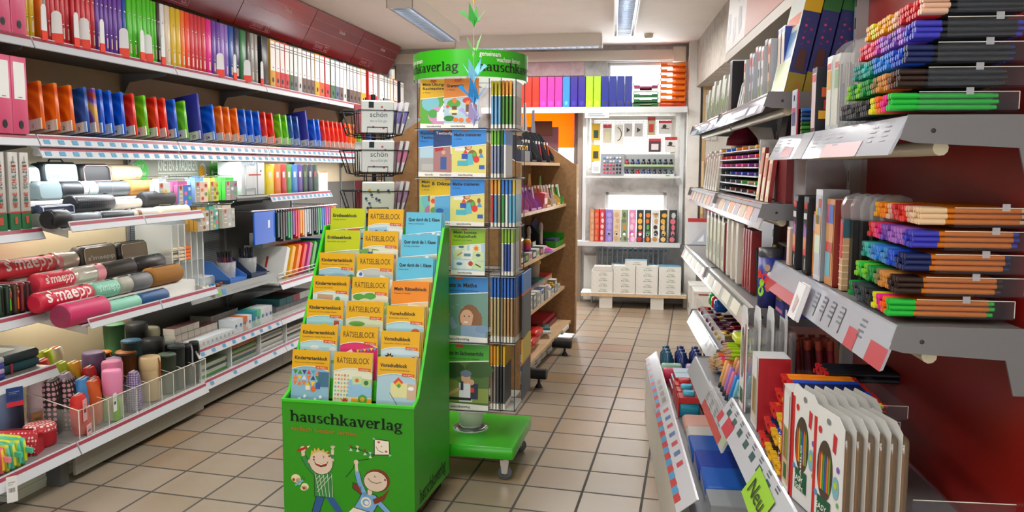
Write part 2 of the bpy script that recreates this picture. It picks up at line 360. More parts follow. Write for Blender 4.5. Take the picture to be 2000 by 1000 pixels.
for k in range(-1, 5):
    y0, y1 = k, k+1
    t = thing('shelf_unit', 'metal wall shelving bay '+UN[k+1], 'shelf', FL.w(0, 0, 0), FL.a, 'bays of the folder wall')
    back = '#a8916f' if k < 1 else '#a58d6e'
    b = B().box(-.475, -.462, y0+.002, y1-.002, 1.45, 2.4, M(back, .6, noise=.06)).box(-.475, -.462, y0+.002, y1-.002, .05, 1.448, M('#d6c4a2', .5, noise=.04))  # darker above, paler below: shade and lamp light put into the panel colour
    if k >= 1: b.box(-.462, -.458, y0+.002, y1-.002, .1, 1.22, M('#6a6862', .45, .3))
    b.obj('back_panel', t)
    B().box(-.475, -.452, y0+.003, y0+.022, 0, 2.4, M('#8d8f90', .4, .5)).obj('upright', t)
    shelf(t, y0, y1, 1.872, -.46, -.145)
    shelf(t, y0, y1, 1.472, -.46, -.14, tags=12 if k >= 0 else 0, double=k >= 0)
    kd = -.02 if k < 1 else -.05
    if k >= 0:
        B().box(-.46, kd, y0+.003, y1-.003, .125, .168, SHM).obj('base_shelf', t)
        B().box(kd-.02, kd-.008, y0+.003, y1-.003, .03, .125, M('#8b8880', .5, .2)).obj('kick_plate', t)
    else:
        B().box(-.46, kd, y0+.003, y1-.003, .14, .168, SHM).obj('base_shelf', t)
        B().box(-.44, -.05, y1-.06, y1-.01, 0, .14, M('#5d5e5e', .5, .3)).obj('foot', t)
    b = B(); rail(b, y0, y1, kd, .176, .05, .025, tags=4 if k > 0 else 0); b.obj('price_rail', t)
    # red fascia panel leaning out at the top
    if k >= 0:
        def fascia(nt, b_):
            tc = nt.nodes.new('ShaderNodeTexCoord'); sp = nt.nodes.new('ShaderNodeSeparateXYZ'); nt.links.new(tc.outputs['Object'], sp.inputs[0])
            nt.links.new(ramp(nt, mathn(nt, 'MULTIPLY_ADD', sp.outputs[2], 1, -2.0), [(.2, '#7a0c16'), (.6, '#86202a')]), b_.inputs['Base Color'])
        m = nodes_mat('fascia_red', fascia, .22)
        zb, zt, db_, dt = 2.27, 2.54, -.35, -.2
        b = B().prism([(db_, zb), (db_-.006, zb+.003), (dt-.006, zt+.003), (dt, zt)], y0+.004, y1-.004, m, 'xz')
        U = Vector((0, 1, 0)); V = Vector((dt-db_, 0, zt-zb)).normalized(); L = math.hypot(dt-db_, zt-zb); o0 = Vector((db_, y0, zb))
        pk = M('#c98a90', .4); pw = M('#e7cfd0', .4)
        b.textw('Schule', tuple(o0+U*.58+V*(L*.66)), U, V, .028, .12, pw, 'c', .01, .002)
        b.textw('BRUNNEN', tuple(o0+U*.22+V*.028), U, V, .03, .14, pk, 'l', 0, .002)
        for (a0, a1, c0, c1) in ((.2, .47, .015, .018), (.2, .47, .072, .075), (.2, .203, .015, .075), (.467, .47, .015, .075), (.40, .45, .025, .03), (.40, .45, .055, .06), (.40, .406, .025, .06), (.43, .436, .03, .055), (0.01, .99, L*.52, L*.53), (.01, .99, L*.78, L*.785)):
            b.flat([(a0, c0), (a1, c0), (a1, c1), (a0, c1)], o0, U, V, pk, .0015)
        b.obj('fascia_panel', t)
# ------------------------------------------------------------------ binders, folders and exercise books on the wall shelves
def ring(b, c, nrm, up, r, mo, mi, k=1.35):
    "finger hole: a thin oval rim and a dark oval on the plane through c"
    u = Vector(up).cross(Vector(nrm)); 
    b.flat(circ(0, 0, r, 14, r*k), c, u, up, mo, .0012); b.flat(circ(0, 0, r*.78, 14, r*.78*k), c, u, up, mi, .002); return b
XP, ZP = (1, 0, 0), (0, 0, 1); SP = (0, 1, 0)     # spine faces +x, reads along +y
def binder(f, d, s, z, w, h, col, label, group, dep=.27, lab='white', hole=.35, name='lever_arch_binder', rz=0., cat='binder', hm=None, rad='#111111', draw=None, base=None):
    t = thing(name, label, cat, f.w(d, s, z), f.a+rz, group)
    m = M(col, .38)
    b = B(); e = .003
    b.box(-dep, 0, -w/2, -w/2+e, 0, h, m).box(-dep, 0, w/2-e, w/2, 0, h, m).rbox(-.008, 0, -w/2, w/2, 0, h, m, .0035, 'z', .0005, 2)
    b.box(-dep+.02, -.01, -w/2+.006, w/2-.006, .01, h-.02, M('#e8e4da', .8))
    b.obj('cover', t)
    if lab == 'white':
        b = B().flat([(-w*.36, h*.45), (w*.36, h*.45), (w*.36, h*.93), (-w*.36, h*.93)], (0, 0, 0), SP, ZP, M('#eceeee', .5), .0012)
        b.flat([(-w*.12, h*.47), (w*.14, h*.47), (w*.14, h*.48), (-w*.12, h*.48)], (0, 0, 0), SP, ZP, M('#a03048', .5), .0018); b.obj('spine_label', t)
    elif lab == 'office':
        b = B().flat([(-w*.44, h*.36), (w*.44, h*.36), (w*.44, h*.97), (-w*.44, h*.97)], (0, 0, 0), SP, ZP, M('#e9e9e6', .5), .0012)
        for a, c in ((.885, .90), (.83, .845)): b.flat([(-w*.44, h*a), (w*.44, h*a), (w*.44, h*c), (-w*.44, h*c)], (0, 0, 0), SP, ZP, M('#33332f', .5), .0018)
        b.flat([(-w*.1, h*.42), (w*.2, h*.42), (w*.2, h*.435), (-w*.1, h*.435)], (0, 0, 0), SP, ZP, M('#555555', .5), .0018); b.obj('spine_label', t)
    if hole: ring(B(), (0, 0, h*hole*.5 if lab == 'office' else h*.12), XP, ZP, min(.013, w*.28), hm or M('#2a2a2c', .4), M(rad, .6)).obj('finger_hole', t)
    if draw: draw(t, w, h)
    return t
PK = '#d8577f'
for i, (row, s) in enumerate((('upper', -.245), ('upper', -.145), ('upper', -.062))):
    binder(FL, -.135, s, 1.878, .078, .305, PK, 'pink binder on the top shelf, %s from the yellow folders' % ['third', 'second', 'first'][i], 'pink binders', lab='none')
for i, s in enumerate((-.262, -.175, -.092)):
    binder(FL, -.122, s, 1.478, .08, .305, PK, 'pink binder with white spine label beside the orange books, %s from them' % ['third', 'second', 'first'][i], 'pink binders')
# slim ring folders with two rivets, in colour order
FC = {'y': ('#d6b21e', 'mustard yellow'), 'o': ('#e8742a', 'orange'), 'g': ('#9a9894', 'grey'), 'r': ('#cc2f3c', 'red'), 'p': ('#6a3aa0', 'purple'), 'b': ('#1f4fa8', 'blue'), 'n': ('#53c424', 'lime green'), 'k': ('#3a2a26', 'dark brown'),
      'w': ('#dfe0e2', 'white'), 'e': ('#d9c9b0', 'beige'), 'c': ('#e8431e', 'orange red'), 'm': ('#e0188a', 'magenta'), 'l': ('#8f6cc0', 'lavender'), 'v': ('#1a2a55', 'navy'), 't': ('#2c7a45', 'green'), 's': ('#5d7890', 'slate blue')}
def folder(k, s, w, hh=.315):
    h, cn = FC[k]; w = max(.018, w-.003)
    t = thing('ring_folder', '%s slim folder, %s of the %s ones from the pink binders' % (cn, seq('f'+cn), cn), 'folder', FL.w(-.158, s, 1.872), FL.a, 'slim ring folders on the top shelf')
    m = M(h, .35); b = B().rbox(-.24, 0, -w/2, w/2, 0, hh, m, min(.008, w*.4), 'z', .001, 2)
    for z in (.09, .22):
        b.lathe([(.0055, 0), (.004, .002), (0, .0025)], CHROME, 8, (0, 0, hh*z/.315), 'x')
    b.obj('cover', t)
    B().flat([(-w*.16, .028), (w*.16, .028), (w*.16, .075), (-w*.16, .075)], (0, 0, 0), SP, ZP, M('#d8c0b0', .5), .001).obj('spine_label', t)
for k, s, w in [('y', -.017, .026), ('y', .01, .025), ('y', .039, .032), ('o', .095, .02), ('g', .113, .014), ('r', .134, .02), ('r', .16, .03), ('r', .19, .028), ('r', .219, .029), ('r', .246, .025), ('r', .285, .024), ('r', .318, .03), ('r', .349, .03), ('r', .381, .032), ('r', .412, .028), ('p', .443, .03), ('p', .473, .028), ('p', .503, .03), ('p', .534, .029), ('p', .567, .032), ('p', .602, .034), ('b', .636, .03), ('n', .674, .04), ('n', .713, .036), ('n', .755, .042), ('n', .794, .033), ('n', .827, .03), ('n', .855, .025), ('n', .880, .022), ('k', .907, .03), ('w', .942, .038), ('e', .987, .048), ('y', 1.037, .048), ('y', 1.084, .043), ('o', 1.125, .039), ('c', 1.169, .047), ('r', 1.214, .04), ('r', 1.252, .036), ('r', 1.288, .036), ('r', 1.33, .045), ('m', 1.383, .056), ('p', 1.437, .046), ('p', 1.483, .044), ('l', 1.53, .046), ('l', 1.575, .042), ('b', 1.63, .062), ('v', 1.696, .066), ('t', 1.774, .075), ('k', 1.837, .045), ('g', 1.886, .05), ('g', 1.936, .045)]:
    folder(k, s, w)
# white tongue-shaped dividers with a red foot between the folders
def divider(s, face):
    rz = -.9 if face else -.25
    t = thing('shelf_divider', 'white tongue-shaped shelf divider with red foot, %s from the pink binders' % seq('div'), 'divider', FL.w(-.135, s, 1.872), FL.a+rz, 'tongue dividers on the top shelf')
    hw = .021 if face else .012; h = .135 if face else .15
    pts = [(-hw, .04), (hw, .04), (hw*.92, h-.015), (hw*.6, h-.004), (0, h), (-hw*.6, h-.004), (-hw*.92, h-.015)]
    B().prism(pts, 0, .004, M('#e6e8ea', .4), 'yz').obj('tongue', t)
    B().prism([(-hw, 0), (hw*1.1, 0), (hw, .04), (-hw, .04)], -.001, .005, M('#e8361c', .4), 'yz').obj('foot', t)
for f_, s in ((0, .073), (1, .149), (0, .265), (1, .318), (0, .433), (1, .59), (0, .728), (1, .775), (0, .9), (1, 1.455), (0, 1.618), (1, 1.768), (0, 1.956)): divider(s, f_)
# lever arch binders
LV = {'y': '#d8a52a', 'o': '#e0622a', 'r': '#cf2f36', 't': '#3f7050', 'g': '#777a80', 'w': '#d9d9d6', 'n': '#6b5a52', 's': '#56667e', 'k': '#26282b', 'K': '#3a3d44', 'b': '#2f6fc8'}
LN = {'y': 'yellow', 'o': 'orange', 'r': 'red', 't': 'dark green', 'g': 'grey', 'w': 'white', 'n': 'brown', 's': 'slate blue', 'k': 'black', 'K': 'charcoal', 'b': 'bright blue'}
for k, s, w in [('k', 2.05, .09), ('y', 2.156, .073), ('o', 2.226, .067), ('r', 2.294, .068), ('r', 2.367, .074), ('t', 2.434, .06), ('g', 2.50, .063), ('w', 2.57, .067), ('n', 2.642, .075), ('n', 2.715, .07), ('n', 2.785, .066), ('y', 2.866, .086), ('o', 2.954, .086), ('r', 3.057, .094), ('t', 3.16, .088), ('s', 3.252, .088), ('n', 3.335, .075), ('w', 3.407, .065), ('k', 3.474, .064), ('n', 3.545, .074), ('n', 3.627, .082), ('n', 3.716, .09), ('y', 3.825, .12), ('r', 4.0, .11), ('r', 4.115, .107), ('w', 4.29, .12), ('g', 4.40, .086), ('g', 4.485, .075), ('y', 4.57, .085), ('o', 4.68, .12), ('K', 4.88, .11), ('b', 5.0, .09)]:
    if s > 4.95: continue
    binder(FL, -.158, s, 1.872, w-.004, .318, LV[k], '%s lever arch binder, %s of the %s ones from the slim folders' % (LN[k], seq('l'+k), LN[k]), 'lever arch binders on the top shelf', lab='none' if (k == 'k' and s < 2.1) else 'office', hole=.34)
# exercise books in clear pockets, set like fish scales
EX = {'o': (swirl('#c8480c', '#f07818', '#d85a0c'), 'orange'), 'b': (swirl('#0a3fa8', '#1668e0', '#0c4cc0'), 'blue'), 'i': (swirl('#163a80', '#2f62b8', '#1c4898'), 'dull blue'), 'r': (swirl('#b81408', '#f03a20', '#d02010'), 'red'),
      'g': (swirl('#4a9c10', '#7cd020', '#58b010'), 'green'), 'x': (swirl('#a04018', '#5a40b8', '#e0a838'), 'sunset'), 'B': (M('#2b2f98', .5), 'plain indigo')}
def exbook(k, s, n):
    mt, cn = EX[k]; big = k == 'B'; w, h = (.175, .262) if big else (.15, .208); ph = -.1
    t = thing('exercise_book', '%s exercise books with card %s, %s pile from the pink binders' % (cn, n, seq('ex')), 'exercise book', FL.w(-.150, s+.05, 1.505), FL.a+ph, 'exercise books standing in the pocket row', rx=-.1, ry=-.17)
    B().rbox(-w, 0, .004, .024, .002, h, mt, .002, 'z', .0005, 1).obj('cover', t)
    B().box(-w+.003, -.001, .006, .021, h, h+.0008, M('#e9e6dc', .8)).obj('page_block', t)
    p = M({'b': '#a9c6ea', 'i': '#a9c6ea', 'g': '#dfe8c8', 'B': '#b9bfe6'}.get(k, '#d8cec2'), .2)
    o = B().box(-w-.001, .001, -.001, .004, 0, .048, p).obj('pocket', t)
    b = B().flat([(-.068, .001), (-.012, .001), (-.012, .046), (-.068, .046)], (0, -.001, 0), XP, ZP, M('#e6e6e0', .6), .001)
    b.text(n, (-.04, -.001, .01), XP, ZP, .017, M('#22222a', .6), 'c', .01, .0025); b.obj('number_card', t)
for k, s, n in [('o', .0, '1'), ('o', .09, '2'), ('o', .18, '2'), ('i', .275, '3'), ('x', .335, '8'), ('b', .38, '3'), ('b', .445, '4'), ('b', .53, '4'), ('r', .617, '5'), ('g', .708, '6'), ('r', .80, '7'), ('r', .875, '7'), ('b', .965, '54'), ('g', 1.06, '54'), ('B', 1.20, '53'), ('b', 1.345, '54'), ('o', 1.437, '1'), ('o', 1.52, '2'), ('o', 1.615, '2'), ('b', 1.712, '3'), ('b', 1.80, '3'), ('b', 1.895, '3R'), ('r', 1.98, '7'), ('r', 2.08, '7'), ('g', 2.196, '20'), ('g', 2.287, '20'), ('i', 2.368, '21'), ('i', 2.468, '21'), ('B', 2.622, '25'), ('b', 2.753, '27'), ('b', 2.835, '27'), ('r', 2.93, '22'), ('r', 3.02, '22'), ('r', 3.107, '26'), ('r', 3.193, '26'), ('r', 3.281, '27'), ('r', 3.367, '28'), ('o', 3.465, '1'), ('o', 3.566, '2'), ('g', 3.682, '5'), ('r', 3.80, '5'), ('b', 3.92, '6')]:
    exbook(k, s, n)
# grey binders with a green foot on the shelf of the nearest bay
UN0 = [o for o in bpy.data.objects if o.name == 'shelf_unit'][0]
shelf(UN0, -1, 0, 1.088, -.46, -.135); shelf(UN0, -1, 0, .742, -.46, -.145)
def school(t, w, h):
    b = B().box(-.27, .0008, -w/2-.0006, w/2+.0006, 0, h*.22, M('#2f6b45', .5)); n = 5
    pts = [(-w/2, h*.215), (w/2, h*.215), (w/2, h*.235)]
    for i in range(n*2): pts.append((w/2-w*(i+.5)/(n*2), h*(.228 if i % 2 == 0 else .242)))
    b.flat(pts+[(-w/2, h*.235)], (0, 0, 0), SP, ZP, M('#b0342e', .5), .0014); b.obj('green_foot', t)
    b = B(); o = (0, w*.3, 0); ux, uz = (0, 0, 1), (0, -1, 0)
    txt = [('MEINE ', .33, h*.26), ('SCHULZEIT', .545, h*.40)]
    cols = ['#c8442c', '#1f4a68', '#2f6b58', '#8a4030']
    x = h*.29
    for i, ch in enumerate('MEINE SCHULZEIT'):
        if ch != ' ': b.textw(ch, (0, w*.22, x), ux, uz, w*.42, h*.032, M(cols[(i*7) % 4], .6), 'l', .012, .002)
        x += h*.04
    mk = M('#3a3d42', .6)
    b.flat([(-.0012, h*.86), (.0012, h*.86), (.0012, h*.95), (-.0012, h*.95)], (0, 0, 0), SP, ZP, mk, .002)
    b.flat([(-.008, h*.885), (0, h*.86), (.008, h*.885), (.0065, h*.888), (0, h*.867), (-.0065, h*.888)], (0, 0, 0), SP, ZP, mk, .002)
    b.obj('spine_lettering', t)
    B().flat([(-w*.12, h*.075), (w*.16, h*.075), (w*.16, h*.17), (-w*.12, h*.17)], (0, 0, 0), SP, ZP, M('#c0503e', .5), .003).obj('spine_label', t)
for i, (s, w) in enumerate(((-.305, .06), (-.215, .062), (-.14, .052), (-.082, .048))):
    binder(FL, -.128, s, 1.094, w, .31, '#b9b6b0', 'grey school binder with green foot, %s from the pencil cases' % ['fourth', 'third', 'second', 'first'][i], 'grey school binders', lab='none', hole=0, draw=school, name='school_binder')
# ------------------------------------------------------------------ pencil cases on stepped trays
def quilt(h1, h2, sc=90):
    def fn(nt, b):
        tc = nt.nodes.new('ShaderNodeTexCoord'); mp = nt.nodes.new('ShaderNodeMapping'); mp.inputs['Rotation'].default_value = (.78, 0, 0); mp.inputs['Scale'].default_value = (sc*.3, sc, sc)
        ch = nt.nodes.new('ShaderNodeTexChecker'); ch.inputs['Scale'].default_value = 1; nt.links.new(tc.outputs['Object'], mp.inputs[0]); nt.links.new(mp.outputs[0], ch.inputs['Vector'])
        ch.inputs[1].default_value = lin(h1)+(1,); ch.inputs[2].default_value = lin(h2)+(1,); nt.links.new(ch.outputs['Color'], b.inputs['Base Color'])
        bp = nt.nodes.new('ShaderNodeBump'); bp.inputs['Strength'].default_value = .5; nt.links.new(ch.outputs['Fac'], bp.inputs['Height']); nt.links.new(bp.outputs[0], b.inputs['Normal'])
    return nodes_mat('quilted', fn, .35)
QB = quilt('#1c1f24', '#3a3f46'); QD = quilt('#17181a', '#2c2d2f'); PEARL = M('#ded8cc', .18, .35); LETW = M('#f0e8e4', .5)
def stepped_tray(label, z, steps, d0, s0=-.0, s1=1.0, arm_z=.07):
    "steps: list of (d, z) from front to back"
    t = thing('display_tray', label, 'tray', FL.w(0, 0, 0), FL.a)
    m = M('#dcdcd8', .4)
    for i, (d, zz) in enumerate(steps):
        nd = steps[i+1][0] if i+1 < len(steps) else d-.09; nz = steps[i+1][1] if i+1 < len(steps) else zz+.03
        B().box(nd, d+.045, s0+.006, s1-.006, zz-.008, zz, m).box(nd+.043, nd+.047, s0+.006, s1-.006, zz, nz-.008, m).obj('step', t)
    f = steps[0]; bk = steps[-1]
    for y in (s0, s1-.006):
        B().prism([(f[0]+.06, f[1]-.035), (f[0]+.06, f[1]-.005), (f[0]+.03, f[1]+.0), (-.2, f[1]+.10), (bk[0]-.09, bk[1]), (-.46, bk[1]), (-.46, bk[1]-.12), (-.25, f[1]+.02)], y, y+.005, M('#a5a29c', .4, .3), 'xz').obj('side_arm', t)
    b = B(); rail(b, s0, (s0+s1)/2, f[0]+.06, f[1]+.03, .04, .018); rail(b, (s0+s1)/2, s1, f[0]+.06, f[1]+.03, .04, .018); b.obj('price_rail', t)
    return t
T3 = [(-.07, 1.088), (-.165, 1.142), (-.255, 1.20), (-.345, 1.265)]
T4 = [(-.0, .682), (-.10, .745), (-.20, .803), (-.30, .868)]
stepped_tray('stepped tray of black and white pencil cases below the exercise books', 1, T3, 0)
stepped_tray('stepped tray of pink, mint and brown pencil cases below the black ones', 1, T4, 0)
def roll(d, s0, s1, z, r, col, label, endcol=None, cuff=None, text=None, tcol=None, flat=1., rough=.45, mat=None, tag_=False, g=None):
    L_ = s1-s0; t = thing('pencil_case', label, 'pencil case', FL.w(d, (s0+s1)/2, z), FL.a, g)
    m = mat or M(col, rough, noise=.06); h = L_/2; e = min(.014, r*.4)
    P = lambda rr, y: [(rr*math.cos(2*PI*i/20), y, r+rr*flat*math.sin(2*PI*i/20)) for i in range(20)]
    B().loft([P(r-e, -h), P(r-e*.3, -h+e*.35), P(r, -h+e), P(r, h-e), P(r-e*.3, h-e*.35), P(r-e, h)], m).obj('body', t)
    if endcol: B().loft([P(r*.9, -h-.001), P(r*.9, -h-.004)], M(endcol, .6)).obj('end_cap', t)
    if cuff: B().loft([P(r+.0012, h-cuff[1]*L_), P(r+.0012, h-cuff[2]*L_)], M(cuff[0], .35), False).obj('cuff', t)
    b = B(); zp = [( (r+.001)*math.cos(a), y, r+(r+.001)*math.sin(a)) for a in (1.25, 1.45) for y in (-h*.85, h*.85)]
    b.poly([zp[0], zp[1], zp[3], zp[2]], M('#2b2b2d', .4, .3)); b.box(.2*r, .35*r, h*.55, h*.7, r*1.96, r*1.96+.004, CHROME); b.obj('zip', t)
    if text:
        vs, fs, a, c = text_geo(text, .02); w = L_*.82; k = w/(c-a); pts = []; hh = k*.95
        for x, y in vs:
            an = .02+ (y*k)/r*1.0; pts.append(((r+.0016)*math.cos(an), -w/2+(x-a)*k, r+(r+.0016)*math.sin(an)))
        B().add(pts, fs, M(tcol or '#f0e4e0', .5)).obj('lettering', t)
    if tag_: B().box(r*.6, r*.6+.002, -h-.012, -h+.012, r*.1, r*1.1, M('#1c1c20', .5)).obj('tag', t)
    return t
def pouch(d, s0, s1, z, hgt, dep, col, label, face=None, frame=None, text=None, handle=False, rough=.4):
    t = thing('pencil_case', label, 'pencil case', FL.w(d, (s0+s1)/2, z), FL.a, None, ry=-.12); w = (s1-s0)/2
    B().rbox(-dep, 0, -w, w, 0, hgt, M(col, rough, noise=.05), min(.026, hgt*.3), 'x', .01, 4).obj('body', t)
    if face:
        B().rbox(-.004, .004, -w*.86, w*.86, hgt*.1, hgt*.9, M(face, .22, .2), .018, 'x', .002, 4).obj('clear_pocket', t)
    if frame: 
        b = B(); q = w*.88; b.tube([(.004, -q, hgt*.12), (.004, -q, hgt*.75), (.004, -q*.8, hgt*.9), (.004, q*.8, hgt*.9), (.004, q, hgt*.75), (.004, q, hgt*.12), (.004, -q, hgt*.12)], .0025, M(frame, .5)); b.obj('piping', t)
    if text: B().textw(text, (.005, 0, hgt*.32), SP, ZP, hgt*.2, w*1.5, M('#f2f6f4', .4), 'c', .02, .002).obj('lettering', t)
    if handle: B().tube([(-.02, -w*.4, hgt), (-.02, -w*.3, hgt+.014), (-.02, w*.3, hgt+.014), (-.02, w*.4, hgt)], .004, BLACK).obj('handle', t)
    b = B().box(-dep*.5-.004, -dep*.5+.004, -w*.8, w*.8, hgt-.001, hgt+.003, M('#303030', .4, .3)); b.obj('zip', t)
    return t
SM = "s'maepp"
z1, z2, z3, z4 = [q[1] for q in T3]
pouch(-.30, .09, .215, z4, .088, .06, '#7f9294', 'pale grey clear case half hidden behind the grey school binders', '#a9c0c2')
pouch(-.30, .225, .46, z4, .105, .07, '#23292b', 'pale grey clear-fronted case with handle on the top step', '#a3babc', text=SM, handle=True)
pouch(-.30, .475, .69, z4, .098, .08, '#26282c', 'black case with pink piping on the top step', None, '#d8a8a4')
roll(-.345, .70, .94, z4, .046, '#d8c8a6', 'cream roll case on the top step')
pouch(-.21, .09, .24, z3, .085, .08, '#75868a', 'slate grey soft case on the second step from the top')
roll(-.255, .25, .42, z3, .04, '#2a2d31', 'black roll case with a white cross on the second step', cuff=('#f2f4f4', .1, .28))
roll(-.255, .425, .482, z3, .041, '#cfe6e0', 'short white iridescent case between two dark ones', rough=.2)
roll(-.255, .49, .72, z3, .039, '#565b60', 'dark grey roll case with a seam beside the tan one', cuff=('#6f7478', .62, .64))
roll(-.255, .725, .96, z3, .041, '#c08a48', 'tan suede roll case on the second step', rough=.8)
pouch(-.13, .0, .205, z2, .045, .07, '#1f2c4c', 'flat navy case with white piping beside the quilted roll', None, '#c8d0dc')
roll(-.165, .215, .48, z2, .040, '', 'quilted black leather roll case with silver ring', mat=QB, endcol='#15161a')
roll(-.165, .50, .70, z2, .025, '#e6e0d4', 'thin white roll with wooden toggle behind the beige one')
roll(-.165, .72, .97, z2, .040, '#232428', 'black satin case with tassel on the third step', rough=.6)
roll(-.075, -.03, .075, z1, .041, '#1b1b1e', 'black roll case end-on with a hanging tag', endcol='#222226', tag_=True)
roll(-.075, .085, .27, z1, .030, '#5d6368', 'dark grey roll case on the front step', cuff=('#8a9094', .04, .07))
roll(-.075, .28, .50, z1, .030, '', 'small quilted black roll on the front step', mat=QB)
roll(-.075, .52, .69, z1, .030, '#d4ccbc', 'beige roll case with brown fastening on the front step', cuff=('#8a5a3c', .82, .97))
roll(-.075, .71, .97, z1, .031, '#e2d8bc', 'cream roll case at the far end of the front step')
z1, z2, z3, z4 = [q[1] for q in T4]
roll(-.30, -.09, .235, z4, .044, '#d83a48', 'red wide-open case with white lettering on the top pink step', text=SM, endcol='#7a1820')
roll(-.30, .243, .385, z4, .044, '', 'pearly white roll case with a pink end', mat=PEARL, cuff=('#f09aa6', .8, .99))
pouch(-.255, .395, .65, z4, .105, .07, '#3a3530', 'clear-fronted dark case with white lettering on the top pink step', '#b8ad9c', text=SM)
pouch(-.255, .665, .90, z4, .098, .07, '#332f2b', 'clear-fronted dark case with a loose strap inside', '#b5ab9c')
roll(-.20, .02, .225, z3, .045, '#dd3c50', 'red roll case with white lettering above the crimson ones', text=SM)
roll(-.20, .232, .425, z3, .045, '', 'pearly roll case with broad pink cuff', mat=PEARL, cuff=('#f29ca8', .01, .3))
roll(-.20, .435, .665, z3, .045, '#38332f', 'plain black roll case below the clear-fronted cases', endcol='#4a463e')
roll(-.20, .672, .905, z3, .045, '', 'quilted black roll case beside the eraser rack', mat=QD)
roll(-.10, -.10, .22, z2, .043, '#c41f3c', 'crimson roll case with white lettering on the third pink step', text=SM)
roll(-.10, .228, .40, z2, .041, '#7fbfa6', 'mint roll case with pale lettering behind the front one', text=SM, tcol='#b8e0d0')
roll(-.10, .406, .495, z2, .043, '#aaa69a', 'short greige roll case between mint and grey')
roll(-.10, .50, .645, z2, .043, '#6e7072', 'grey roll case beside the brown suede one')
roll(-.10, .65, .90, z2, .050, '#96662c', 'brown suede roll case under the eraser rack', rough=.85)
roll(-.005, -.07, .185, z1, .052, '#c93468', 'magenta roll case end-on at the front of the pink tray', endcol='#8c2048', text=None)
roll(-.005, .192, .425, z1, .036, '#86c8b0', 'mint roll case with a white S on the front step', endcol='#6aa890')
roll(-.005, .432, .645, z1, .035, '#1f4f80', 'blue galaxy roll case at the front of the pink tray')
tag(fobj(B().tube([(0, -.13, .008), (.004, -.1, .012), (0, 0, .006), (.003, .12, .012), (0, .17, .008)], .004, M('#9a5a34', .6)).lathe([(.001, 0), (.016, .004), (.018, .012), (.01, .02), (.001, .022)], M('#8a4a28', .5), 12, (0, -.14, 0)), 'leather_cord', FL, .01, .80, z1), 'brown leather cord lying on the tray beside the blue case', 'cord')
# cases standing zip-up on the shelf of the nearest bay
for i, (s, c, n, st) in enumerate(((-.05, '#4a1218', 'dark red', 0), (-.078, '#7a1a22', 'cherry red', 0), (-.115, '#4a2a1c', 'brown', '#d8622c'), (-.155, '#16281c', 'black', '#58b03a'), (-.195, '#1c3a24', 'bottle green', 0), (-.23, '#4a585c', 'slate', 0), (-.262, '#5a6a70', 'grey', 0), (-.295, '#8a1822', 'ruby', 0))):
    t = thing('zip_case', '%s zip case standing upright in the row beside the red roll cases' % n, 'pencil case', FL.w(-.16, s, .748), FL.a, 'upright zip cases')
    B().rbox(-.2, 0, -.0145, .0145, 0, .125, M(c, .4, noise=.1), .012, 'x', .008, 3).obj('body', t)
    b = B().box(-.001, .002, -.003, .003, .02, .11, M(st or '#1d1d1d', .4)); b.obj('zip', t)
    if st: B().box(.002, .004, -.004, .004, .07, .105, CHROME).obj('zip_puller', t)
shelf(UN0, -1, 0, .508, -.46, -.10)
t = thing('school_case', 'black and teal flat school case with white badge on the lower shelf', 'pencil case', FL.w(-.16, -.115, .512), FL.a)
B().rbox(-.26, 0, -.11, .11, 0, .035, M('#14424a', .5), .02, 'z', .008, 4).obj('lower_half', t); B().rbox(-.26, 0, -.11, .11, .036, .075, M('#1c2c30', .5), .02, 'z', .01, 4).obj('upper_half', t)
B().rbox(-.17, -.06, -.05, .05, .075, .077, M('#a8b0ac', .4), .02, 'z', .001, 4).obj('badge', t)
B().box(.001, .004, -.06, -.05, -.03, .04, M('#b02840', .5)).obj('zip_puller', t)
for i, (z, c, n) in enumerate(((.512, '#2f2f88', 'indigo'), (.534, '#b49ac8', 'lilac'), (.556, '#38389a', 'violet'), (.578, '#a8a8b0', 'pale grey'))):
    tag(fobj(B().rbox(-.2, 0, -.12, .03, 0, .021, M(c, .4), .012, 'z', .004, 3), 'slim_case', FL, -.115, -.275, z), '%s slim case in the pile beside the teal school case' % n, 'pencil case', 'pile of slim cases')
# bottom of the nearest bay: red pattern cases, pastel pouches, magazines
def dots(h1, h2, sc=70):
    def fn(nt, b):
        tc = nt.nodes.new('ShaderNodeTexCoord'); v = nt.nodes.new('ShaderNodeTexVoronoi'); v.inputs['Scale'].default_value = sc; v.inputs['Randomness'].default_value = .15
        nt.links.new(tc.outputs['Object'], v.inputs['Vector']); nt.links.new(ramp(nt, v.outputs['Distance'], [(.3, h2), (.36, h1)], 'CONSTANT'), b.inputs['Base Color'])
    return nodes_mat('dotted', fn, .6)
RD = dots('#b81a2a', '#e8c8c0'); RD2 = dots('#c04048', '#f0dcd4', 55)
def wedge(d, s, rz, ln, hg, label, mt):
    t = thing('pencil_case', label, 'pencil case', FL.w(d, s, .169), FL.a+rz)
    P = lambda w, y, k: [(-w, y, 0), (w, y, 0), (w*.96, y, hg*.3), (w*.45, y, hg*.86*k), (.006, y, hg*k), (-.006, y, hg*k), (-w*.45, y, hg*.86*k), (-w*.96, y, hg*.3)]
    B().loft([P(.04, 0, .9), P(.045, .015, 1), P(.045, ln-.015, 1), P(.04, ln, .9)], mt).obj('body', t)
    B().loft([P(.0405, -.002, .9), P(.0408, .012, .97)], M('#b3162a', .6)).obj('side_gusset', t)
    B().box(-.012, .012, -.018, .012, hg*.86, hg*.92, M('#c41f30', .6)).obj('tab', t)
    B().box(-.004, .004, .02, ln-.02, hg, hg+.004, M('#5a1018', .5)).obj('zip', t)
wedge(-.09, -.21, 1.9, .22, .10, 'red patterned wedge case nearest the pastel pouches', RD)
wedge(-.09, -.12, 1.9, .22, .10, 'red patterned wedge case behind the first one', RD)
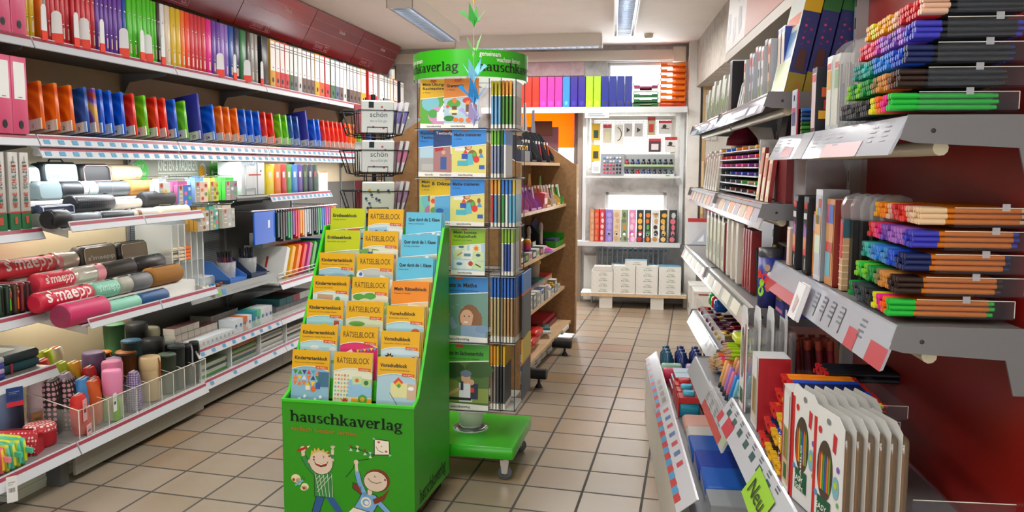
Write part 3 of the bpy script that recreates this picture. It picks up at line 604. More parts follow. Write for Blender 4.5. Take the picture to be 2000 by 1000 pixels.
t = thing('pencil_case', 'oval red case with pale dotted lid beside the acrylic bin', 'pencil case', FL.w(-.16, -.035, .169), FL.a)
B().lathe([(.001, 0), (.058, 0), (.062, .01), (.062, .065)], M('#b01828', .55), 24).obj('body', t); B().lathe([(.063, .065), (.062, .085), (.05, .094), (.001, .096)], RD2, 24).obj('lid', t)
for i, s in enumerate((-.255, -.283, -.31, -.338, -.366, -.394)):
    c, e = (('#58c8a8', '#c8d838'), ('#c8d838', '#50c0a0'), ('#58c8a8', '#d8d848'), ('#c8d040', '#58c0a0'), ('#e86a7a', '#e8c030'), ('#e8b828', '#e87a84'))[i]
    n = ('mint pouch with lime piping', 'lime pouch with mint piping', 'mint pouch with yellow piping', 'olive lime pouch with mint strap', 'coral pouch with yellow piping', 'yellow pouch with coral strap')[i]
    t = thing('soft_pouch', n+' in the row on the bottom shelf', 'pencil case', FL.w(-.04, s, .169), FL.a-.12, 'pastel pouches on the bottom shelf')
    B().rbox(-.2, 0, -.0125, .0125, 0, .11, M(c, .4), .012, 'x', .008, 3).obj('body', t)
    B().tube([(-.18, 0, .105), (-.03, 0, .112), (-.004, 0, .098), (.002, 0, .07), (.002, 0, .02)], .0065, M(e, .4)).obj('piping', t)
    if i in (0, 2, 4): B().box(0, .04, -.004, .004, .055, .075, M(c if i < 4 else '#f08a90', .45)).obj('strap', t)
for i in range(7):
    tag(fobj(B().box(-.32, 0, -.26, .28, 0, .012, M('#d9dccf', .6)).box(-.322, -.001, -.262, .279, .012, .0135, M('#2b3034' if i == 6 else '#c8ccc4', .4)), 'magazine', FL, -.12+.002*(i % 3), .02-.003*(i % 2), .0005+i*.0138), '%s magazine from the floor in the pile under the bottom shelf' % nth(i), 'magazine', 'magazines under the bottom shelf')
def paper_tag(label, f, d, s, z, w, h, rz=0, rx=0, ry=0, col='#e6e8e8', band=None):
    b = B().box(0, .0015, -w/2, w/2, -h, 0, M(col, .5))
    for i in range(8): b.box(.0015, .002, -w*.3+i*w*.075, -w*.3+i*w*.075+w*(.02+.02*(i % 2)), -h*.62, -h*.45, M('#2a2a2c', .6))
    if band: b.box(.0014, .0022, -w/2, w/2, -h, -h*.75, M(band, .5))
    b.box(.0015, .002, -w*.35, w*.3, -h*.25, -h*.22, M('#8a8c90', .6)).box(.0015, .002, -w*.35, w*.1, -h*.33, -h*.31, M('#8a8c90', .6))
    return tag(fobj(b, 'price_tag', f, d, s, z, None, rz), label, 'tag')
paper_tag('long white barcode tag hanging over the bottom shelf edge', FL, .03, -.405, .185, .036, .10, -.6)
o = paper_tag('blue and red product tag hanging from the lower shelf edge', FL, -.05, -.28, .49, .06, .075, -.5, col='#1c3a78', band='#c8283c')
# ------------------------------------------------------------------ acrylic bin with standing cases
ACR = clear('#dfe4da', .09, .08); EDGE = M('#e9e6da', .25)
t = thing('acrylic_bin', 'clear acrylic bin with dividers holding standing pencil cases', 'bin', FL.w(0, 0, .169), FL.a)
b = B(); b.box(-.04, -.037, .05, 1.045, 0, .13, ACR).box(-.40, -.04, .05, .053, 0, .13, ACR).box(-.40, -.04, 1.042, 1.045, 0, .13, ACR).box(-.40, -.397, .05, 1.045, 0, .22, ACR); b.obj('panes', t)
b = B()
for p, q in (((-.038, .05, .13), (-.038, 1.045, .13)), ((-.038, .05, 0), (-.038, .05, .13)), ((-.4, .05, .22), (-.038, .05, .13)), ((-.4, .05, .22), (-.4, 1.045, .22)), ((-.038, 1.043, 0), (-.038, 1.043, .13)), ((-.4, 1.043, .22), (-.038, 1.043, .13)), ((-.04, .05, .002), (-.04, 1.04, .002))): b.cyl(p, q, .0022, EDGE, n=6)
b.obj('edges', t)
for s in [.145+.1*i for i in range(9)]:
    B().box(-.39, -.04, s-.0015, s+.0015, 0, .12, ACR).cyl((-.04, s, 0), (-.04, s, .12), .0018, EDGE, n=5).cyl((-.04, s, .12), (-.39, s, .2), .0015, EDGE, n=5).obj('divider', t)
def cup(d, s, z, r, h, label, body, lid=None, lh=.3, strap=None, text=None, taper=.9, mat=None):
    t = thing('standing_case', label, 'pencil case', FL.w(d, s, z), FL.a+.3, 'standing cup-shaped cases')
    hb = h*(1-lh) if lid else h
    prof = [(.001, 0), (r*taper*.92, 0), (r*taper, .006), (r, hb*.98)]
    if not lid: prof += [(r*1.01, h*.97), (r*.92, h), (r*.001, h)]
    B().lathe(prof, mat or M(body, .5, noise=.07)).obj('body', t)
    if lid: B().lathe([(r*1.01, hb*.98), (r*1.04, hb), (r*1.04, h-.012), (r*.96, h-.002), (r*.85, h), (.001, h)], M(lid, .5)).obj('lid', t)
    else: B().lathe([(r*.99, h*.93), (r*1.03, h*.935), (r*1.03, h*.955), (r*.99, h*.96)], M('#2a2a2a', .4)).obj('zip', t)
    if strap: B().tube([(r*.9, -r*.3, h*.97), (r*1.08, -r*.3, h*.85), (r*1.06, -r*.32, h*.6), (r*1.1, -r*.3, h*.45)], .005, M(strap, .6)).obj('strap', t)
    if text: B().textw(text, (r*1.0, -.012, hb*.12), (0, 0, 1), (0, -1, 0), .016, hb*.75, M('#b8c8a4', .5), 'l', .01, .006).obj('lettering', t)
Z0 = .173
cup(-.36, .73, .385, .052, .155, 'green cup case tallest at the back of the bin', '#4f8a54')
tag(fobj(B().box(-.06, .06, -.16, .16, 0, .21, M('#b9b4a8', .5)), 'carton', FL, -.36, .72, .169), 'plain grey carton raising the back row of cup cases', 'box')
cup(-.2, .645, .30, .05, .18, 'petrol blue cup case with white letters', '#2a607e', text=None)
cup(-.13, .40, Z0, .045, .26, 'pink lidded cup case behind the front one', '#8a8f80', '#d87aa0', .38)
cup(-.075, .40-.0, Z0, .042, .235, 'pale green cup case with pink lid at the bin front', '#b9c8a8', '#e58ab4', .48, text='ANBOW')
bpy.data.objects['standing_case.003'].location = FL.w(-.085, .335, Z0)
cup(-.25, .43, Z0, .05, .29, 'dark purple cup case behind the pink ones', '#5a4668', '#644e72', .3, strap='#3a2a40')
cup(-.11, .655, Z0, .05, .225, 'beige cup case with brown strap and oval tag', '#d0b488', '#d8bc90', .28, strap='#8a4a1c')
cup(-.11, .80, Z0, .046, .205, 'grey green cup case beside the beige one', '#5a6a5a')
cup(-.2, .60, Z0, .05, .26, 'rust brown cup case behind the beige one', '#a8642c')
cup(-.27, .53, Z0, .036, .27, 'small orange cup case behind the purple one', '#d88a30', strap='#b8561c')
cup(-.2, .50, Z0, .04, .245, 'lilac marbled cup case between pink and rust', '#9a88b0')
cup(-.11, .885, Z0, .044, .235, 'slate cup case in front of the black ones', '#39454a')
cup(-.10, .965, Z0, .03, .22, 'black cup case with grey buckle', '#1d2228', strap='#9aa0a4')
cup(-.09, 1.02, Z0, .026, .225, 'black cup case at the far corner of the bin', '#22252a', strap='#3a3a3a')
cup(-.35, .90, .30, .055, .215, 'black round case stacked at the back of the bin', '#26262a', '#38383a', .2)
cup(-.24, .88, Z0, .055, .265, 'wide black case in front of the stacked one', '#1e1e22', '#323234', .2)
cup(-.24, .985, Z0, .045, .235, 'black case with pale rim near the small white boxes', '#1e2024', '#b0b4ac', .08)
cup(-.34, 1.0, .32, .05, .15, 'cream round case with square tag', '#d8d0b8', '#e0d8c0', .3)
def limp(d, s, z, w, h, label, col, mat=None, lean=0., rz=.3, zipc='#d8d8d8'):
    t = thing('soft_case', label, 'pencil case', FL.w(d, s, z), FL.a+rz, 'soft cases in the acrylic bin', ry=lean)
    P = lambda hw, hd, zz: [(-hd, -hw*.8, zz), (hd, -hw*.8, zz), (hd*1.15, 0, zz), (hd, hw*.8, zz), (-hd, hw*.8, zz), (-hd*1.15, 0, zz)]
    m = mat or M(col, .6, noise=.1)
    B().loft([P(w*.5, .028, 0), P(w*.56, .034, h*.12), P(w*.56, .032, h*.6), P(w*.55, .024, h*.9), P(w*.54, .016, h)], m).obj('body', t)
    B().box(-.004, .004, -w*.4, w*.4, h-.002, h+.005, M(zipc, .3, .5)).obj('zip', t)
FLO = dots('#2a2426', '#d8a0ac', 45)
limp(-.13, .26, Z0, .055, .20, 'orange felt case standing at the bin front', '#d0581c'); limp(-.16, .305, Z0, .055, .20, 'orange felt case behind its twin', '#c8521a')
limp(-.08, .125, Z0, .06, .175, 'bright red slim case leaning at the bin corner', '#c8241c', lean=-.1)
limp(-.22, .12, Z0, .10, .235, 'black case with pink cartoon print in the near compartment', '', FLO); limp(-.2, .19, Z0, .10, .225, 'black case with pink print behind the red one', '', FLO)
limp(-.30, .115, .21, .075, .285, 'red folded case on top at the back of the bin', '#d2281e', lean=.1); limp(-.32, .20, .23, .07, .285, 'lime case at the back of the bin', '#b4c81e'); limp(-.26, .22, .2, .065, .26, 'lime case in front of the other lime one', '#b0c428')
limp(-.27, .09, .2, .075, .255, 'pale pink case with peach band', '#d8c0c8'); limp(-.22, .19, .19, .075, .23, 'lilac case with peach strap beside the print cases', '#b4a4b8')
limp(-.25, .29, .2, .07, .245, 'golden yellow case with zip on top', '#e0a020'); limp(-.17, .245, .185, .08, .20, 'sky blue case with zip behind the orange felt', '#4a90d0')
limp(-.2, .33, .19, .06, .225, 'small red case beside the pink cup', '#b82420'); limp(-.34, .29, .24, .07, .27, 'cream printed case with coral rim at the back', '#d8cbb8', zipc='#e86a50')
limp(-.075, .475, Z0, .05, .19, 'lilac floral slim case at the bin front', '', dots('#6a5a80', '#b8a8cc', 90)); limp(-.075, .31, Z0, .022, .13, 'narrow lime green case in the front compartment', '#78b428')
limp(-.3, -.03, .17, .09, .27, 'navy case with cardboard tag left of the print cases', '#2c3c5c')
paper_tag('white barcode tag on the orange felt case', FL, -.03, .275, .315, .032, .085, .2); paper_tag('pink blank tag on the red slim case', FL, -.035, .085, .34, .04, .095, .3, col='#e0a8a8')
paper_tag('pink tag lying at the foot of the red case', FL, -.03, .10, .225, .05, .05, .3, col='#e0b0b0'); paper_tag('brown cardboard tag with barcode in the near compartment', FL, -.2, .0, .30, .05, .06, -.3, col='#8a6038')
# ------------------------------------------------------------------ modelling clay board, hanging packs, desk articles, paper
UNS = [o for o in bpy.data.objects if o.name.startswith('shelf_unit')]; UN1, UN2 = UNS[2], UNS[3]
def slat(nt, b):
    tc = nt.nodes.new('ShaderNodeTexCoord'); w = nt.nodes.new('ShaderNodeTexWave'); w.bands_direction = 'Z'; w.inputs['Scale'].default_value = 26
    nt.links.new(tc.outputs['Object'], w.inputs['Vector']); nt.links.new(ramp(nt, w.outputs['Fac'], [(.2, '#55585a'), (.6, '#7f8486')]), b.inputs['Base Color'])
B().box(-.457, -.45, 1.03, 1.93, .68, 1.22, nodes_mat('slatted', slat)).obj('slat_panel', UN1)
shelf(UN1, 1, 2, .648, -.45, -.10, rl=False); shelf(UN2, 2, 3, .578, -.45, -.07, M('#cfd0ce', .4)); shelf(UN1, 1.6, 2, 1.168, -.45, -.13, rl=False, mat=M('#a9abaa', .4)); shelf(UN2, 2, 3, 1.16, -.45, -.13, M('#d8dad8', .4), tags=14)
shelf(UN1, 1, 2, .342, -.45, -.075, tags=9); shelf(UN2, 2, 3, .342, -.45, -.075, M('#cfd0ce', .4))
b = B(); b.prism([(-.10, .656), (-.096, .656), (-.078, .60), (-.082, .60)], 1.0, 1.99, M('#8f9290', .4), 'xz')
for i, c in enumerate(('#3a8ac0', '#6ab03a', '#3a8ac0')): b.poly([(-.089, 1.20+i*.06, .64), (-.089, 1.24+i*.06, .64), (-.0795, 1.24+i*.06, .61), (-.0795, 1.20+i*.06, .61)], M(c, .5))
b.textw('KREATIVES - für echte Schmuckstücke', (-.085, 1.42, .618), SP, (.3, 0, 1), .014, .42, M('#c9ccca', .5), e=.004); b.obj('label_strip', UN1)
sg = thing('sign_board', 'grey modelling clay sign board with green circle above hanging packs', 'sign', FL.w(-.435, 1.0, 1.17), FL.a)
B().box(0, .006, .0, .93, 0, .25, M('#a3a292', .6)).obj('board', sg)
b = B(); w_ = M('#f0f2ee', .5); b.textw('KNETEN & RADIEREN', (.006, .46, .155), SP, ZP, .065, .40, w_, 'c', .012, .001)
b.flat([(.26, .138), (.66, .138), (.66, .142), (.26, .142)], (.006, 0, 0), SP, ZP, w_, .001); b.textw('KNETE DIR DEINEN EIGENEN RADIERGUMMI', (.006, .46, .10), SP, ZP, .026, .40, w_, 'c', .012, .001); b.obj('lettering', sg)
b = B().flat(circ(.10, .15, .07, 24), (.006, 0, 0), SP, ZP, M('#3fc43c', .5), .001).flat(circ(.10, .15, .066, 24), (.006, 0, 0), SP, ZP, M('#8fe08a', .5), .0016).flat(circ(.10, .15, .063, 24), (.006, 0, 0), SP, ZP, M('#3fc43c', .5), .002)
b.textw('DO IT', (.006, .10, .168), SP, ZP, .02, .06, w_, 'c', .01, .003); b.textw('YOURSELF', (.006, .10, .13), SP, ZP, .018, .09, w_, 'c', .01, .003); b.obj('round_badge', sg)
b = B().flat([(.80, .0), (.91, .0), (.91, .25), (.80, .25)], (.006, 0, 0), SP, ZP, M('#3fb41e', .5), .001)
for z in (.07, .14, .21): b.flat(circ(.83, z, .014, 12), (.006, 0, 0), SP, ZP, w_, .002).flat([(.85, z-.004), (.90, z-.004), (.90, z+.004), (.85, z+.004)], (.006, 0, 0), SP, ZP, w_, .002)
b.obj('green_panel', sg)
b = B(); b.flat(circ(.715, .13, .036, 16, .05), (.006, 0, 0), SP, ZP, M('#e0902a', .5), .001).flat(circ(.72, .155, .04, 16, .045), (.006, 0, 0), SP, ZP, M('#c8e4f0', .5), .0015).flat(circ(.71, .15, .033, 16, .04), (.006, 0, 0), SP, ZP, M('#f0a830', .5), .002).obj('clay_picture', sg)
def pack(s, z, w, label, side, face, blobs, n=3):
    t = thing('craft_pack', label, 'craft kit', FL.w(-.14, s, z), FL.a, 'craft kits on pegs')
    for i in range(n):
        b = B().box(-.028*i-.024, -.028*i, -w/2, w/2, 0, .115, M(side, .5)).box(-.028*i-.016, -.028*i-.012, -w*.35, w*.35, .115, .135, M(side, .5))
        if i == 0:
            b.flat([(-w/2, 0), (w/2, 0), (w/2, .115), (-w/2, .115)], (0, 0, 0), SP, ZP, M(face, .5), .0006).flat([(-w*.44, 0), (-w*.12, 0), (-w*.12, .115), (-w*.44, .115)], (0, 0, 0), SP, ZP, M('#b4ada0', .6), .0012)
            b.flat(circ(-w*.28, .1, .011, 10), (0, 0, 0), SP, ZP, M('#d03030', .5), .002)
            for j, c in enumerate(blobs): b.flat(circ(w*(.06+.28*(j % 2)), .02+.024*j, .014, 10, .011), (0, 0, 0), SP, ZP, M(c, .5), .0018)
            for j in range(3): b.flat([(-w*.38, .075-.022*j), (-w*.18, .075-.022*j), (-w*.18, .08-.022*j), (-w*.38, .08-.022*j)], (0, 0, 0), SP, ZP, M('#e8e4dc', .6), .002)
        b.obj('kit_box', t)
    B().cyl((-.3, 0, .14), (.02, 0, .145), .0025, CHROME, n=6).cyl((.02, 0, .145), (.035, 0, .155), .0025, CHROME, n=6).obj('peg', t)
pack(.88, 1.15, .10, 'white craft kit with yellow picture beside the tan roll case', '#dce6ea', '#e0e6e6', ('#e0c840', '#e8d060', '#e0c040'), 2)
pack(1.06, 1.135, .13, 'blue craft kit with pink edge on the upper peg row', '#c06a9a', '#4a80d8', ('#f0a0b8', '#60c060', '#e07090', '#c0e0f0'))
pack(1.225, 1.15, .13, 'peach craft kit with light blue edges on the upper peg row', '#8ac0ea', '#f0d0b8', ('#c06040', '#60a850', '#d88060', '#b05040'))
pack(1.36, 1.15, .085, 'yellow craft kit with avocado picture beside the peach one', '#d8d070', '#d8cc50', ('#708030', '#a06030', '#809040', '#c0a040'))
pack(1.55, 1.15, .14, 'grey craft kit with bright green edges at the end of the upper row', '#4ac04a', '#8f9a9a', ('#d07080', '#58b048', '#f0f0f0', '#c04850'), 4)
pack(1.235, .985, .115, 'beige craft kit with mustard edge on the lower peg row', '#c89a40', '#c4bcb0', ('#8a5a34', '#f0f0f0', '#b87860', '#805030'))
pack(1.345, .985, .09, 'teal craft kit beside the mustard edged one', '#5ab0a0', '#60b0a0', ('#e0b850', '#e87080', '#308060', '#f0f0f0'), 2)
pack(1.51, .985, .14, 'pale grey craft kit at the end of the lower peg row', '#d0c4b4', '#b4b8b4', ('#e0e0d8', '#a0a090', '#c8c0d0', '#d8d0c0'))
# binders on the white shelf
def plainb(s, w, col, label, z=1.166, h=.20, pic=None):
    t = thing('ring_binder', label, 'binder', FL.w(-.145, s, z), FL.a, 'small coloured binders')
    B().rbox(-.2, 0, -w/2, w/2, 0, h, M(col, .4), .004, 'z', .001, 2).obj('cover', t)
    B().flat([(-w*.25, h*.55), (w*.15, h*.55), (w*.15, h*.75), (-w*.25, h*.75)], (0, 0, 0), SP, ZP, M('#e8e8e4', .5) if not pic else M(pic, .5), .001).obj('spine_label', t)
t = thing('catalogue_binder', 'white binder with red bar in a wire holder on the grey shelf', 'binder', FL.w(-.145, 1.83, 1.172), FL.a)
B().rbox(-.16, 0, -.15, .15, 0, .205, M('#e4e8ea', .4), .004, 'z', .001, 2).flat([(-.06, .122), (.1, .122), (.1, .13), (-.06, .13)], (0, 0, 0), SP, ZP, M('#c83828', .5), .001).flat(circ(.10, .15, .008, 8), (0, 0, 0), SP, ZP, DARK, .001).obj('cover', t)
b = B()
for y in (-.12,): b.tube([(.012, y, 0), (.012, y, .19), (.012, y+.1, .19), (.012, y+.11, .205), (.012, y+.14, .205), (.012, y+.15, .19), (.012, y+.15, 0)], .003, M('#8aa0a8', .3, .6)).tube([(.012, -.12, .04), (.012, 0, .04), (.012, 0, 0)], .003, M('#8aa0a8', .3, .6))
b.obj('wire_holder', t)
for s, w, c, n in ((2.06, .10, '#e8d020', 'yellow'), (2.165, .09, '#e87a1c', 'orange'), (2.255, .082, '#c8201c', 'red'), (2.337, .078, '#48a040', 'green'), (2.425, .09, '#2a80c8', 'light blue'), (2.513, .08, '#5a3a98', 'violet')): plainb(s, w, c, n+' small binder on the white shelf over the hanging wallets')
for s, w, c, p, n in ((2.598, .078, '#2c4a34', '#7a9a60', 'leaf print'), (2.685, .08, '#28304e', '#c8c8c8', 'navy'), (2.77, .08, '#1c4a34', '#c05070', 'flower print')): plainb(s, w, c, n+' small binder at the far end of the white shelf', pic=p)
t = thing('paper_tray', 'white tray with orange folder on top beside the flower print binder', 'tray', FL.w(-.145, 2.9, 1.166), FL.a)
B().box(-.26, 0, -.075, .095, 0, .14, M('#dfe4e6', .4)).obj('tray_body', t); B().box(-.22, .0, -.05, .09, .14, .15, M('#e88a3a', .5)).obj('folder', t)
# wallets hanging from the rail
t = thing('hanging_rail', 'chrome rail carrying the row of hanging plastic wallets', 'rail', FL.w(0, 0, 0), FL.a)
B().cyl((-.12, 1.74, 1.07), (-.12, 3.1, 1.055), .006, CHROME, n=8).obj('bar', t); B().cyl((-.45, 1.76, 1.07), (-.12, 1.76, 1.07), .004, CHROME, n=6).cyl((-.45, 3.0, 1.06), (-.12, 3.0, 1.06), .004, CHROME, n=6).obj('arm', t)
t = thing('document_wallet', 'bright blue wallet hanging face-on at the near end of the rail', 'wallet', FL.w(-.13, 1.92, .852), FL.a)
B().rbox(0, .012, -.14, .14, 0, .21, M('#1f62d8', .3), .006, 'x', .002, 2).obj('sleeve', t); B().flat([(.035, .10), (.065, .10), (.065, .15), (.035, .15)], (.012, 0, 0), SP, ZP, M('#dce6f4', .5), .001).obj('label', t)
hc = [('#123a34', 'dark green'), ('#151515', 'black'), ('#3a2a24', 'dark brown'), ('#161616', 'black'), ('#0f8a4a', 'green'), ('#1c7a50', 'green'), ('#8a2aa0', 'purple'), ('#d81c2a', 'red'), ('#e0281c', 'red'), ('#f0a018', 'orange'), ('#f0961a', 'orange'), ('#c8ccd0', 'clear white'), ('#b8bcc2', 'pale grey'), ('#8f9296', 'grey'), ('#18181a', 'black'), ('#202022', 'black'), ('#2a2c2e', 'black'), ('#16904a', 'green'), ('#18a050', 'green'), ('#1c70d0', 'blue'), ('#2448b0', 'blue'), ('#e01890', 'magenta'), ('#8a2a98', 'purple'), ('#a8222a', 'dark red'), ('#e04a1c', 'orange red'), ('#f08a1a', 'orange')]
for i, (c, n) in enumerate(hc):
    s = 2.085+i*.038; h = .17+.03*((i*7) % 3)/2
    tag(fobj(B().prism([(-.02, 0), (.10, 0), (.115, .005), (.115, h), (-.02, h)], -.012, .012, M(c, .3), 'xz').box(.02, .06, -.004, .004, h, h+.012, CHROME), 'hanging_wallet', FL, -.22, s, 1.045-h), '%s wallet hanging edge-on, %s from the blue face-on one' % (n, nth(i)), 'wallet', 'wallets on the chrome rail')
tag(fobj(B().box(-.1, 0, -.28, .3, 0, .10, M('#b8bcc0', .3)), 'clear_wallet_pack', FL, -.24, 2.4, .80), 'pale clear wallet pack below the hanging wallets', 'wallet')
# eraser rack
t = thing('eraser_rack', 'clear acrylic eraser rack on the grey shelf beside the pencil cases', 'display', FL.w(-.28, 1.17, .651), FL.a); A2 = clear('#f0f4f4', .3, .08)
b = B()
for y in (-.15, -.09, -.03, .03, .09, .15): b.box(-.14, .08, y-.0015, y+.0015, .01, .38, A2).cyl((.08, y, .01), (.08, y, .38), .004, M('#f2f4f2', .2, 0, 0, .75), n=6)
for z in (.01, .17, .38): b.box(-.14, .08, -.15, .15, z-.002, z+.002, A2)
b.box(-.16, .10, -.17, .17, 0, .008, A2); b.obj('frame', t)
for k, z in enumerate((.176, .196, .216, .236)):
    for j, (y, c, n) in enumerate(((-.12, '#d8cdb4', 'cream'), (-.06, '#e0d2b8', 'beige'), (.0, '#f07a2a', 'orange'))):
        if k == 3 and j != 2: c = '#e8dcc0'
        tag(fobj(B().rbox(-.03, .05, -.024, .024, 0, .017, M(c, .6), .004, 'x', .003, 2).box(-.031, .051, -.0245, .0245, .004, .013, M('#4a4438' if (j == 0 and k in (0, 2)) else c, .6)), 'eraser', FL, -.25, 1.17+y, .651+z), '%s eraser in the acrylic rack, %s from the bottom of its column' % (n, nth(k)), 'eraser', 'erasers in the acrylic rack')
for i, (dx, y, c, n) in enumerate(((-.02, .1, '#a8d4ec', 'pale blue eraser card at the back of the acrylic rack'), (-.02, -.1, '#8ac4e4', 'blue eraser card low in the acrylic rack'))):
    tag(fobj(B().box(0, .004, -.04, .04, 0, .14, M(c, .5)), 'eraser_card', FL, -.28+dx, 1.17+y, .651+(.2 if i == 0 else .015)), n, 'card')
tag(fobj(B().box(-.12, 0, -.09, .09, 0, .045, clear('#e8eef0', .45)).box(-.10, -.02, -.08, .08, .002, .038, M('#dfe2e4', .5)).box(-.11, -.01, -.085, .085, .045, .05, M('#e6e8ea', .5)), 'card_box', FL, -.22, 1.42, .651), 'clear box of white cards on the grey shelf beside the acrylic rack', 'box')
for i, (s, c, n) in enumerate(((1.20, '#e6e6c8', 'cream animal-shaped eraser lying on the grey shelf'), (1.27, '#2f90c8', 'blue animal-shaped eraser lying between two others'), (1.345, '#8a4a2c', 'brown animal-shaped eraser nearest the blue pen stand'))):
    b = B().lathe([(.001, 0), (.02, .002), (.022, .012), (.012, .02), (.001, .022)], M(c, .6), 12).lathe([(.001, 0), (.009, .004), (.009, .012), (.001, .017)], M(c, .6), 10, (.018, .008, .012))
    b.lathe([(.001, 0), (.006, .003), (.001, .008)], M('#d84a30' if i == 2 else c, .6), 8, (-.016, -.012, .015)); tag(fobj(b, 'toy_eraser', FL, -.13, s, .651), n, 'eraser')
def penstand(s, col, label, pcol, caps, n, g):
    t = thing('pen_stand', label, 'display', FL.w(-.14, s, .651), FL.a)
    B().prism([(-.16, 0), (.02, 0), (.02, .03), (-.10, .13), (-.16, .13)], -.10, -.095, M(col, .5), 'xz').prism([(-.16, 0), (.02, 0), (.02, .03), (-.10, .10), (-.16, .13)], .095, .10, M(col, .5), 'xz').box(-.16, .02, -.10, .10, 0, .02, M(col, .5)).obj('card_stand', t)
    B().lathe([(.05, .02), (.052, .022), (.058, .12), (.057, .12), (.05, .024)], clear('#eef2f4', .3), 16, (-.06, 0, 0)).obj('clear_cup', t)
    for i in range(n):
        a = i*2.4; r = .045*math.sqrt((i+.5)/n); x, y = -.06+r*math.cos(a), r*math.sin(a)
        tag(fobj(B().cyl((x, y, .026), (x*1.05, y*1.2, .15), .0045, M(pcol[i % len(pcol)], .4), n=6).cyl((x*1.05, y*1.2, .15), (x*1.07, y*1.25, .182), .0055, M(caps, .4), n=6), 'pen', FL, -.14, s, .651), 'dark pen standing in the clear cup of the '+g, 'pen', g)
penstand(1.57, '#3f74c0', 'light blue pen stand with cup of black-capped pens on the grey shelf', ['#7a2a38', '#5a2a58', '#8a3040', '#38284a'], '#1a1a1c', 16, 'light blue pen stand')
penstand(1.83, '#2b3a5a', 'navy pen stand with cup of dark pens beside the light blue one', ['#1c2030', '#28304a', '#202028'], '#15151a', 16, 'navy pen stand')
# leaning rainbow folders in a wire rack
t = thing('wire_rack', 'white wire rack along the front of the rainbow box folders', 'rack', FL.w(0, 0, 0), FL.a)
b = B(); wr = M('#d8d8d4', .3, .3)
for p, q in (((-.085, 2.02, .615), (-.085, 2.98, .615)), ((-.085, 2.02, .64), (-.085, 2.98, .64)), ((-.085, 2.02, .58), (-.085, 2.02, .64)), ((-.085, 2.98, .58), (-.085, 2.98, .64)), ((-.085, 2.5, .58), (-.085, 2.5, .64)), ((-.4, 2.02, .64), (-.085, 2.02, .615)), ((-.4, 2.98, .64), (-.085, 2.98, .615))): b.cyl(p, q, .003, wr, n=6)
b.obj('wires', t)
for i, (s, c, n) in enumerate(((2.16, '#dfe0de', 'white'), (2.25, '#f0b41c', 'yellow'), (2.35, '#f08422', 'orange'), (2.44, '#e03a28', 'red'), (2.53, '#c03890', 'magenta'), (2.61, '#48a83c', 'green'), (2.71, '#1f6a48', 'dark green'), (2.81, '#2070c8', 'blue'))):
    t = thing('box_folder', '%s box folder leaning back in the wire rack' % n, 'folder', FL.w(-.11, s-.02, .582), FL.a, 'leaning box folders', rx=-.42)
    b = B().prism([(-.32, .0), (-.04, .0), (0, .04), (0, .235), (-.32, .235)], -.022, .022, M(c, .4), 'xz')
    b.obj('cover', t)
    if i == 0: B().box(-.14, -.125, -.0235, -.022, .08, .16, M('#c03020', .5)).box(-.15, -.10, -.0235, -.022, .05, .056, DARK).obj('print', t)
# small cartons and card boxes on the low shelf
def cart(d, s, z, dx, ds, h, label, col, g=None, face=None, top=None):
    b = B().box(-dx, 0, -ds/2, ds/2, 0, h, M(col, .6))
    if top: b.box(-dx, 0, -ds/2, ds/2, h, h+.001, M(top, .5))
    if face: b.flat(circ(0, h*.5, min(ds, h)*.25, 10), (0, 0, 0), SP, ZP, M(face, .5), .001).flat([(ds*.15, h*.2), (ds*.42, h*.2), (ds*.42, h*.6), (ds*.15, h*.6)], (0, 0, 0), SP, ZP, M('#c8ccd0', .5), .001)
    return tag(fobj(b, 'carton', FL, d, s, z), label, 'box', g)
for r, (n, z, d0) in enumerate(((7, .344, -.2), (7, .382, -.2), (4, .42, -.2))):
    for i in range(n): cart(d0-.004*r, 1.055+i*.062, z, .07, .058, .037, 'small white carton in the triple pile, %s row, %s from the cup cases' % (('bottom', 'middle', 'top')[r], nth(i)), '#d8cfc4', 'small white cartons', top='#8a5a58')
for i in range(9): cart(-.09, 1.07+i*.045, .344, .08, .043, .04, 'flat white card box behind the clear rail, %s from the cup cases' % nth(i), '#dfe6ea', 'flat card boxes', '#3a70b0' if i != 1 else '#c03038')
for i in range(8): cart(-.26, 1.50+i*.04, .344, .14, .038, .10, 'grey index box in the back row, %s from the small white cartons' % nth(i), '#9a9894', 'grey index boxes', top='#4a4a48')
for i, c in enumerate(('#dfe6ea', '#dfe4ea', '#d8763a', '#dde2e8')): cart(-.10, 1.49+i*.055, .344, .10, .053, .085, '%s card box behind the clear rail, %s from the flat boxes' % (('white', 'white', 'orange', 'white')[i], nth(i)), c, 'card boxes', '#3a70b0')
for i, (c, n) in enumerate((('#2a90a0', 'teal'), ('#5ac088', 'mint'), ('#d8dce0', 'white'), ('#d8dce0', 'white'), ('#dadee2', 'white'))): cart(-.10, 1.72+i*.052, .344, .11, .05, .10, '%s tall card box near the middle of the low shelf, %s in line' % (n, nth(i)), c, 'tall card boxes', '#3a70a8')
for i in range(6): cart(-.13, 2.12+i*.105, .344, .2, .10, .06, 'lower grey carton at the far end of the low shelf, %s in line' % nth(i), '#77787c', 'grey cartons at the far end')
for i, (c, n) in enumerate((('#2f6a70', 'petrol'), ('#2f6a70', 'petrol'), ('#a04a50', 'brick red'), ('#d8dadc', 'white'), ('#d8dadc', 'white'))): cart(-.13, 2.17+i*.105, .406, .2, .10, .045, 'upper %s carton at the far end of the low shelf, %s in line' % (n, nth(i)), c, 'grey cartons at the far end')
t = thing('clear_rail', 'clear front rail holding the card boxes on the low shelf', 'rail', FL.w(0, 0, 0), FL.a); B().box(-.072, -.069, 1.01, 2.9, .345, .395, clear('#e8ece8', .3)).obj('strip', t)
